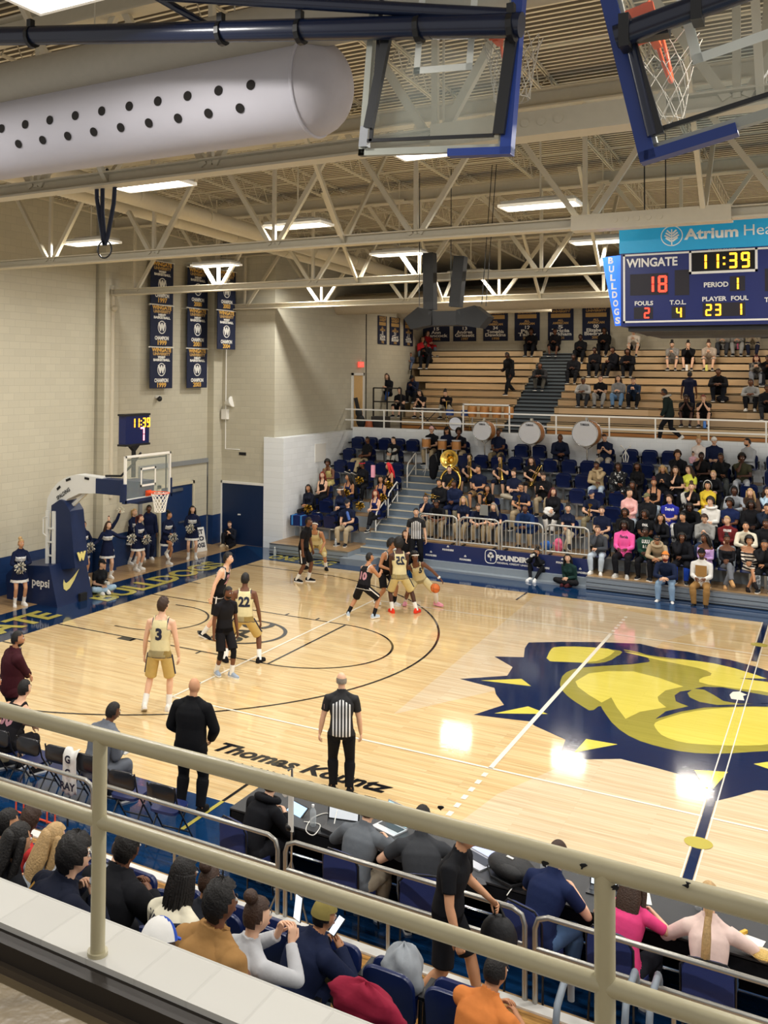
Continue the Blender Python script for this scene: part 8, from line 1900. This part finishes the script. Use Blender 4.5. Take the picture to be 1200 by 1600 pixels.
near('large person in black hoodie behind the slim cream post', 200, 1330, 3, 'n_lean', rz=85, sk='d', top=('coat', '111217'), bot=BLK, hair=('mop', 'k'), scale=1.08)
near('person with a bald crown bowing below the folding chairs', 190, 1285, 2, 'n_bow', rz=85, sk='l', top=('long', '2a2c33'), bot=BLK, hair=('fringe', 'b'))
pg = near('person with tied brown hair and grey sweater filming with a phone', 402, 1410, 3, 'n_phone2', rz=66, sk='l', top=('long', 'b9babd'), bot=DJ, hair=('bun', 'b'))
phone_at('phone showing a bright court picture beside the camel coat', pg, 'n_phone2', LIT, off=(.06, -.04, .1), tilt=-8)
near('person with brown topknot in front of the camel coat', 327, 1395, 2, 'n_sitw', rz=90, sk='m', top=('long', '22242b'), bot=BLK, hair=('bun', 'b'))
near('person with cropped dark hair and striped shirt at the frame edge', 12, 1290, 3, 'n_sit', rz=75, sk='t', top=('tee', '4a4d56'), bot=JEAN, hair=('short', 'k'))
near('person with dark hair bent over beside the blonde waves', 48, 1283, 2, 'n_bow', rz=85, sk='d', top=('long', 'b5302f'), bot=BLK, hair=('mop', 'b'))
# coats over the seats
def crumple(name, label, cat, c, d, m_, rz=0, seed=1, amp=.12, n=26):
 q = random.Random(seed); ph = [q.uniform(0, 6) for _ in range(6)]
 mb = MB(); mb.ball((0, 0, 0), 1, 1, 1, n, n // 2 + 4); vs = []
 for p in mb.v:
  v = Vector(p); a = math.atan2(v.y, v.x); k = 1 + amp * (math.sin(a * 3 + ph[0] + v.z * 3) + .6 * math.sin(a * 7 + ph[1] - v.z * 5) + .5 * math.sin(v.z * 9 + ph[2] + a * 2))
  vs.append((v.x * d[0] * k, v.y * d[1] * k, v.z * d[2] * (1 + amp * .6 * math.sin(a * 5 + ph[3]))))
 mb.v = vs; o = mb.build(name, m_, smooth=70, loc=c); o.rotation_euler = (0, 0, R(rz)); return tag(o, label, cat)
p = px(566, 1578, 1, NY(2)); crumple('puffer_jacket', 'crumpled crimson puffer jacket over a seat back behind the beanie wearer', 'jacket', (p.x, NY(2) + .05, p.z), (.29, .12, .16), cloth('8d1f38'), -8, 3)
p = px(628, 1515, 1, NY(0) + .1); crumple('grey_coat', 'crumpled grey hooded coat beside the olive trousers', 'coat', (p.x, NY(0) + .15, p.z - .05), (.17, .17, .24), cloth('9aa0a6'), 10, 5)
for k in range(7):
 occ = [x for kk, x in NOCC if kk == k]
 for x in occ: tip_seat((x, NY(k), NZ(k) if k else .13), math.pi, 'navy tip-up seat under a near spectator, %s row' % ordw[k], 'taken navy seats below the balcony', False)
 for i in range(11):
  x = -5.6 + i * .56 + (.2 if k % 2 else 0)
  if x > (-.9, -.95, -.75, -.5, -.3, 0, .3)[k] and k < 7 and x > -.9 + .1 * k: continue
  if any(abs(x - q) < .5 for q in occ): continue
  tip_seat((x, NY(k), NZ(k) if k else .13), math.pi, 'empty navy tip-up seat below the balcony, %s row' % ordw[k], 'empty navy seats below the balcony, %s row' % ordw[k], True)

# ---------------------------------------------------------------- band instruments and small things in the far stand
M_BRASS = mat('brass', 'd8b45a', .22, 1.0, var=.1); M_SHELL = mat('drum_wood', 'b9793f', .35, var=.25, scale=20); M_HEAD = mat('drum_head', 'dfe2ea', .5, var=.03); M_CHR = mat('chrome', 'c9ccd0', .2, 1.0)
DYv = YB(6) - .55; DZ6 = ZF(6)
for i, (u, v, s) in enumerate(((757, 673, 15), (831, 676, 17.5), (917, 677, 20))):
 p = px(u, v, 1, DYv); d = (p - CAM).dot(fw); r = s / FPX * d
 t = thing('bass_drum', ('smallest', 'middle-sized', 'biggest')[i] + ' white-headed bass drum on a stand in the top band row', 'drum', p, R(-8), 'bass drums on stands')
 Rx = Matrix.Rotation(R(82), 4, 'X') @ Matrix.Rotation(R(-12), 4, 'Y')
 b = MB().tube([(0, -.18, 0), (0, .18, 0)], r, 36); b.build('shell', M_SHELL, t, smooth=40)
 MB().tube([(0, -.195, 0), (0, -.182, 0)], r * .985, 36).build('drum_head', M_HEAD, t, smooth=40)
 h = MB()
 for y in (-.19, .19): h.tube([(r * math.cos(a), y, r * math.sin(a)) for a in [2 * math.pi * k / 40 for k in range(40)]], .018, 8, closed=True)
 h.build('hoop', M_CHR, t, smooth=60)
 text('drum_lettering', 'YAMAHA', r * .26, frame((0, -.2, r * .68), (1, 0, 0), (0, 0, 1)), PRN, t, fit=r * .75, bold=.004)
 k_ = MB().tube([(0, 0, -r - .04), (0, .05, -(p.z - DZ6))], .022, 8)
 for s_ in (-1, 1): k_.tube([(0, .02, -r - .12), (s_ * r * .7, 0, -r * .78)], .016, 8); k_.tube([(0, .04, -(p.z - DZ6) + .25), (s_ * .22, .1, -(p.z - DZ6))], .014, 6)
 k_.tube([(0, 0, -r - .02), (0, 0, r + .06)], .0, 3); k_.build('stand', M_CHR, t, smooth=60); MB().box((0, 0, r + .05), (.07, .1, .1)).build('top_clamp', M_CHR, t)
for i, (u, v) in enumerate(((666, 692), (691, 695), (713, 696))):
 p = px(u, v, 1, YB(6) - .75); t = thing('marching_drum', 'copper-toned marching drum, %s of the three by the stair aisle' % ('first', 'middle', 'last')[i], 'drum', p, 0, 'marching drums on stands')
 MB().lathe([(.0, .17), (.16, .17), (.16, -.17), (0, -.17)], n=26).build('shell', mat('drum_copper', 'c58a50', .25, .35, var=.3, scale=8), t, smooth=40); MB().lathe([(0, .185), (.165, .185), (.165, .165), (0, .165)], n=26).build('drum_head', M_HEAD, t, smooth=40)
 h = MB()
 for z in (-.15, .15): h.tube([(.163 * math.cos(a), .163 * math.sin(a), z) for a in [2 * math.pi * k / 28 for k in range(28)]], .012, 6, closed=True)
 h.build('hoop', M_CHR, t, smooth=60)
 zz = p.z - (ZF(6) if i else ZF(5)); l_ = MB().tube([(0, 0, -.17), (0, 0, -zz + .3)], .016, 8)
 for a in (30, 150, 270): l_.tube([(0, 0, -zz + .34), (.28 * math.cos(R(a)), .2 * math.sin(R(a)), -zz)], .013, 6)
 l_.build('stand', M_WHITE, t, smooth=60)
cl = px(677, 730, 1, YB(4) - .3); crumple('draped_coat', 'black coat draped over a drum stand on the stair aisle', 'coat', (cl.x, YB(4) - .3, cl.z), (.16, .12, .42), cloth('121318'), 5, 8)
# sousaphone round its player
tl = tuba.location; sp_ = px(706, 719, 1, tl.y + .25)
so = thing('sousaphone', 'brass sousaphone with its bell facing the court', 'sousaphone', (tl.x, tl.y, tl.z))
zb = sp_.z - tl.z; xb = sp_.x - tl.x; b = MB(); prof = [(.05, .0), (.06, .06), (.09, .14), (.16, .21), (.25, .25), (.31, .262), (.315, .27), (.25, .262), (.15, .22), (.08, .15), (.05, .05)]
Mx = Matrix.Rotation(R(78), 3, 'X'); b.lathe(prof, n=30, M=Mx); b.v = [(x + xb, y + .25, z + zb) for x, y, z in b.v]; b.build('bell', M_BRASS, so, smooth=60)
MB().tube([(.34 * math.cos(a) * 1.0 + .02, .02 + .1 * math.sin(a), .86 + .40 * math.sin(a)) for a in [2 * math.pi * k / 30 for k in range(30)]], [.045] * 30, 10, closed=True).build('coil', M_BRASS, so, smooth=60)
MB().tube([(xb, .25, zb), (xb - .03, .32, zb - .2), (.18, .24, 1.3), (.3, .1, 1.1)], [.05, .05, .05, .045], 10).build('neck_tube', M_BRASS, so, smooth=60)
vz = MB()
for i in range(3): vz.tube([(.02 + .06 * i, -.30, .62 + .08 * i), (.1 + .06 * i, -.32, .86 + .08 * i)], .022, 8)
vz.tube([(-.12, -.34, .55), (.26, -.34, .98)], .02, 8).tube([(-.06, -.36, .52), (.3, -.36, .92)], .018, 8); vz.build('valves', M_BRASS, so, smooth=60)
def trombone(label, t, z0, tilt=0, rz=0):
 l = t.location; q = thing('trombone', label, 'trombone', (l.x + .06, l.y - .36, l.z + z0), rz); q.rotation_euler = (0, R(tilt), 0)
 MB().tube([(-.03, 0, -.15), (-.03, 0, .62)], .012, 8).tube([(.03, 0, -.15), (.03, 0, .5)], .012, 8).tube([(-.03, 0, -.15), (0, 0, -.18), (.03, 0, -.15)], .012, 8).build('slide', M_BRASS, q, smooth=60)
 MB().tube([(.03, .0, .5), (.03, .02, .62), (.03, .06, .68), (.03, .1, .6), (.03, .11, .3)], .014, 8).build('tuning_bow', M_BRASS, q, smooth=60); MB().lathe([(.012, .3), (.03, .1), (.06, .0), (.095, -.06), (.1, -.07)], c=(.03, .11, 0), n=18).build('bell', M_BRASS, q, smooth=60); return q
trombone('upright trombone of the player nearest the sousaphone', tr1, .65); trombone('straight upright trombone of the fifth-row player', tr2, .65); trombone('slanted trombone of the player with bowed head', tr3, .55, 28)
def trumpet(label, p, rz, tilt):
 q = thing('trumpet', label, 'trumpet', p); q.rotation_euler = (0, R(tilt), R(rz))
 MB().tube([(-.25, 0, 0), (.1, 0, 0), (.15, 0, -.03), (.1, 0, -.07), (-.1, 0, -.07), (-.14, 0, -.035), (-.1, 0, 0)], .008, 6).build('tubing', M_BRASS, q, smooth=60); MB().lathe([(.01, -.1), (.015, 0), (.03, .06), (.06, .1), (.062, .105)], n=16, M=Matrix.Rotation(R(90), 3, 'Y'), c=(.16, 0, 0)).build('bell', M_BRASS, q, smooth=60)
 v_ = MB()
 for i in range(3): v_.tube([(-.03 + i * .03, 0, -.1), (-.03 + i * .03, 0, .05)], .011, 8)
 v_.build('valves', M_BRASS, q, smooth=60); return q
def atlow(u, v, k, fy): p = px(u, v, 1, YB(k) - .27 - fy); return p
trumpet('brass trumpet held upright by the person with hand on cheek', atlow(760, 783, 2, .35), -90, -70); trumpet('brass saxophone-like horn of the player with glasses', atlow(812, 787, 2, .35), -90, -70); trumpet('brass trumpet on the lap of the trucker cap player', atlow(920, 800, 2, .35), -60, -60); trumpet('brass horn on the lap of the black zip jacket', atlow(676, 774, 2, .38), -150, -10)
tag(MB().bb((-.13, -.01, -.16), (.13, .01, .16)).build('music_folder', mat('folder_grey', '80827f', .6), loc=tuple(atlow(756, 797, 1, .45))), 'grey music folder held up in the front band row', 'folder')
hh = px(977, 706, 1, YB(6) - .45); t = thing('folded_stand', 'white folded metal stand on an empty top-row seat', 'stand', (hh.x, YB(6) - .38, ZF(6))); q = MB()
for s in (-1, 1): q.tube([(s * .05, -.02, .46), (s * .09, -.02, .66), (0, -.02, .85), (s * .13, -.02, .98)], .018, 6); q.ball((s * .14, -.02, .99), .03)
q.tube([(0, -.02, .5), (0, -.02, .85)], .022, 6); q.build('frame', M_WHITE, t, smooth=60); MB().tube([(0, 0, 0), (0, 0, .48)], .02, 6).build('leg', M_WHITE, t)
wb = px(858, 800, 1, YB(2) - .55); crumple('white_bag', 'white bag on the lap beside the dark red hair', 'bag', tuple(wb), (.16, .12, .15), cloth('e9e7e2'), 0, 9)
pk_ = px(872, 843, 1, YB(1) - .75); crumple('pink_backpack', 'pink backpack on the deck behind the last barricade', 'backpack', (pk_.x, YB(1) - .7, ZF(1) + .2), (.14, .12, .2), cloth('e56a8e'), 0, 11); bl_ = px(857, 845, 1, YB(1) - .75); crumple('blue_bag', 'blue bag beside the pink backpack', 'bag', (bl_.x - .1, YB(1) - .62, ZF(1) + .14), (.16, .12, .14), cloth('2d62b4'), 0, 12)
cp_ = px(809, 852, 1, YB(1) - .6); tag(MB().lathe([(0, 0), (.035, 0), (.045, .13), (0, .13)], n=14).build('paper_cup', M_WHITE, loc=(cp_.x, YB(1) - .5, ZF(1)), smooth=40), 'white paper cup on the deck behind the third barricade', 'cup')
# dance block poms and bits
for u, v, k, lab in ((481, 794, 1, 'gold pom-pom on the lap by the white wall'), (540, 770, 2, 'gold pom-pom in the third dance row'), (561, 750, 3, 'gold pom-pom beside the red headband'), (597, 777, 2, 'gold pom-pom by the stair aisle'), (562, 790, 1, 'gold pom-pom resting on a seat behind the cap'), (607, 757, 3, 'gold pom-pom under the red hair ribbon')):
 pom(lab, atlow(u, v, k, .42), POMG, 'gold pom-poms of the dance team', .95)
p = atlow(544, 806, 0, .3); t = thing('blue_tumbler', 'tall blue bottle in the hand of the capped man', 'bottle', p); t.rotation_euler = (0, R(-18), 0); MB().lathe([(0, -.14), (.05, -.14), (.05, .1), (.03, .15), (0, .15)], n=14).build('body', mat('bottle_blue', '3f62ad', .4), t, smooth=40)
p = atlow(464, 812, 0, .2); t = thing('sports_bag', 'navy and bright blue bag at the wall end of the front dance row', 'bag', (-14.2, YB(0) - .3, ZF(0) + .46)); MB().bb((-.25, -.16, 0), (.25, .16, .34)).build('bag_body', cloth('16265a'), t); MB().bb((-.2, -.165, .02), (-.14, .165, .35)).bb((.14, -.165, .02), (.2, .165, .35)).build('strap', cloth('3f86c8'), t)
p = atlow(583, 735, 3, .2); tag(MB().bb((-.06, -.05, -.24), (.06, .05, .18)).build('pink_towel', cloth('f1a8bd'), loc=tuple(p)), 'pink towel hanging beside the red headband', 'towel')
bottle('small clear bottle on the front deck beside the capped man', 0, 0, ZF(0), surf=(-12.5, YB(0) - .9), s=1.2)
bottle('clear bottle standing at the wall end of the folded riser', 0, 0, 0.0, surf=(-14.3, 8.35), s=1.4)
# upper stand: kit, cases, bottles
def mezz(u, v, y): return px(u, v, 1, y)
kd = thing('drum_kit', 'small dark drum kit behind the mezzanine railing', 'drum kit', (mezz(714, 648, 15.9).x, 15.9, 3.82)); MB().tube([(0, -.18, .32), (0, .18, .32)], .26, 26).build('kick_drum', M_BLACK, kd, smooth=40); MB().tube([(0, -.19, .32), (0, -.18, .32)], .24, 26).build('kick_head', M_HEAD, kd, smooth=40)
for s in (-1, 1): MB().lathe([(0, .12), (.15, .12), (.15, -.1), (0, -.1)], c=(s * .3, .05, .72), n=20).build('tom', mat('drum_blue', '1d3d7a', .3), kd, smooth=40); MB().tube([(s * .45, .1, 0), (s * .45, .1, 1.15)], .014, 6).lathe([(0, .02), (.17, 0), (0, .005)], c=(s * .45, .1, 1.15), n=20).build('cymbal_stand', M_BRASS, kd, smooth=40)
for i, u in enumerate((738, 757, 776, 795)):
 x = mezz(u, 655, 15.7).x; q = thing('conga_drum', 'copper tom drum on the mezzanine, %s behind the raised rail frame' % ('first', 'second', 'third', 'last')[i], 'drum', (x, 15.7, 3.82), 0, 'copper drums on the mezzanine')
 MB().lathe([(0, 1.0), (.17, 1.0), (.18, .85), (.15, .6), (0, .6)], n=22).build('shell', mat('drum_copper', 'c58a50', .25, .35, var=.3, scale=8), q, smooth=40); MB().tube([(0, 0, 0), (0, 0, .6)], .02, 6).tube([(-.2, 0, 0), (.2, 0, 0)], .02, 6).build('stand', M_CHR, q)
kb = thing('keyboard', 'long dark keyboard on a cross stand behind the mezzanine railing', 'keyboard', (mezz(668, 650, 16.2).x, 16.2, 3.82)); MB().bb((-.6, -.14, .78), (.6, .14, .86)).build('keyboard_body', M_BLACK, kb); MB().bb((-.55, -.142, .83), (.55, -.05, .863)).build('white_keys', M_WHITE, kb); MB().bar((-.4, 0, 0), (.4, 0, .78), .03).bar((.4, 0, 0), (-.4, 0, .78), .03).build('cross_stand', M_FRAME, kb)
ge = thing('guitar_case', 'black guitar case leaning by the upper corner door', 'case', (-14.55, 15.6, 3.82)); ge.rotation_euler = (0, R(-14), 0); q = MB(); q.ball((0, 0, .3), .2, .08, .28, 16, 10); q.ball((0, 0, .65), .15, .08, .2, 16, 10); q.bb((-.06, -.05, .7), (.06, .05, 1.25)); q.build('case_body', M_NYL, ge, smooth=40)
tl_ = px(586, 668, 1, 15.7); tag(MB().bb((-.3, -.25, 0), (.3, .25, .5)).build('road_case', mat('case_dark', '2a2725', .6), loc=(-13.9, 15.9, 3.82)), 'dark equipment case on the mezzanine beside the guitar case', 'case'); tag(MB().lathe([(0, 0), (.18, 0), (.12, .35), (0, .35)], n=18).build('clay_drum', mat('conga_red', 'a8562e', .5), loc=(-14.2, 15.45, 3.82), smooth=40), 'reddish hand drum on the mezzanine by the guitar case', 'drum')
fp_ = thing('black_guard_frame', 'black square guard frame at the wall end of the upper benches', 'frame', (-14.0, 16.75, 3.82)); q = MB()
for a, b_ in (((-.6, 0, 1.05), (.6, 0, 1.05)), ((-.6, 0, 1.6), (.6, 0, 1.6)), ((-.6, 0, 0), (-.6, 0, 1.6)), ((0, 0, 0), (0, 0, 1.6)), ((.6, 0, 0), (.6, 0, 1.6))): q.bar(a, b_, .05)
q.build('tube_frame', M_BLACK, fp_)
for u, v, j, lab, c_ in ((1104, 587, 7, 'tall yellow cup on the bench beside the beige jacket', 'e0dc7a'), (1073, 587, 7, 'white cup at the feet of the middle one of the trio', 'ecebe6'), (1153, 551, 10, 'pink bottle between the feet on the top bench', 'e6688f'), (1101, 668, 0, 'blue bottle at the feet of the reddish haired person', '4a86d8')):
 p = px(u, v, 1, UY(j) + .1); tag(MB().lathe([(0, 0), (.05, 0), (.05, .2), (.035, .24), (0, .24)], n=14).build('drink_cup' if 'cup' in lab else 'drink_bottle', mat('cup_' + c_, c_, .4), loc=(p.x, UY(j) + .1, UZ(j)), smooth=40), lab, 'cup' if 'cup' in lab else 'bottle')
p = px(1128, 628, 1, UY(3) + .2); crumple('dark_bag', 'dark bag on the bench below the person in all black', 'bag', (p.x, UY(3) + .3, UZ(3) + .12), (.2, .15, .13), cloth('1b1c22'), 0, 21)
# prints on shirts of the student crowd
def prn(t, s, z, fit, m_, g='sweater', size=.1): print_on(t, s, size, .0, z, m_, back=False, fit=fit, garment_=g, name='shirt_print', bold=.004)
prn(pk, 'Florida', .98, .2, PRN); prn(gr, 'LULU', 1.0, .2, PRW, size=.13); prn(gr, '& Lo', .86, .16, PRW, size=.12); prn(dt, 'Detroit', .98, .24, PRW, 'shirt', .12); prn(mr, 'COLLEGE', 1.0, .2, PRW, size=.08); prn(vn, 'OVAL', .96, .16, PRW, 'shirt', .1)
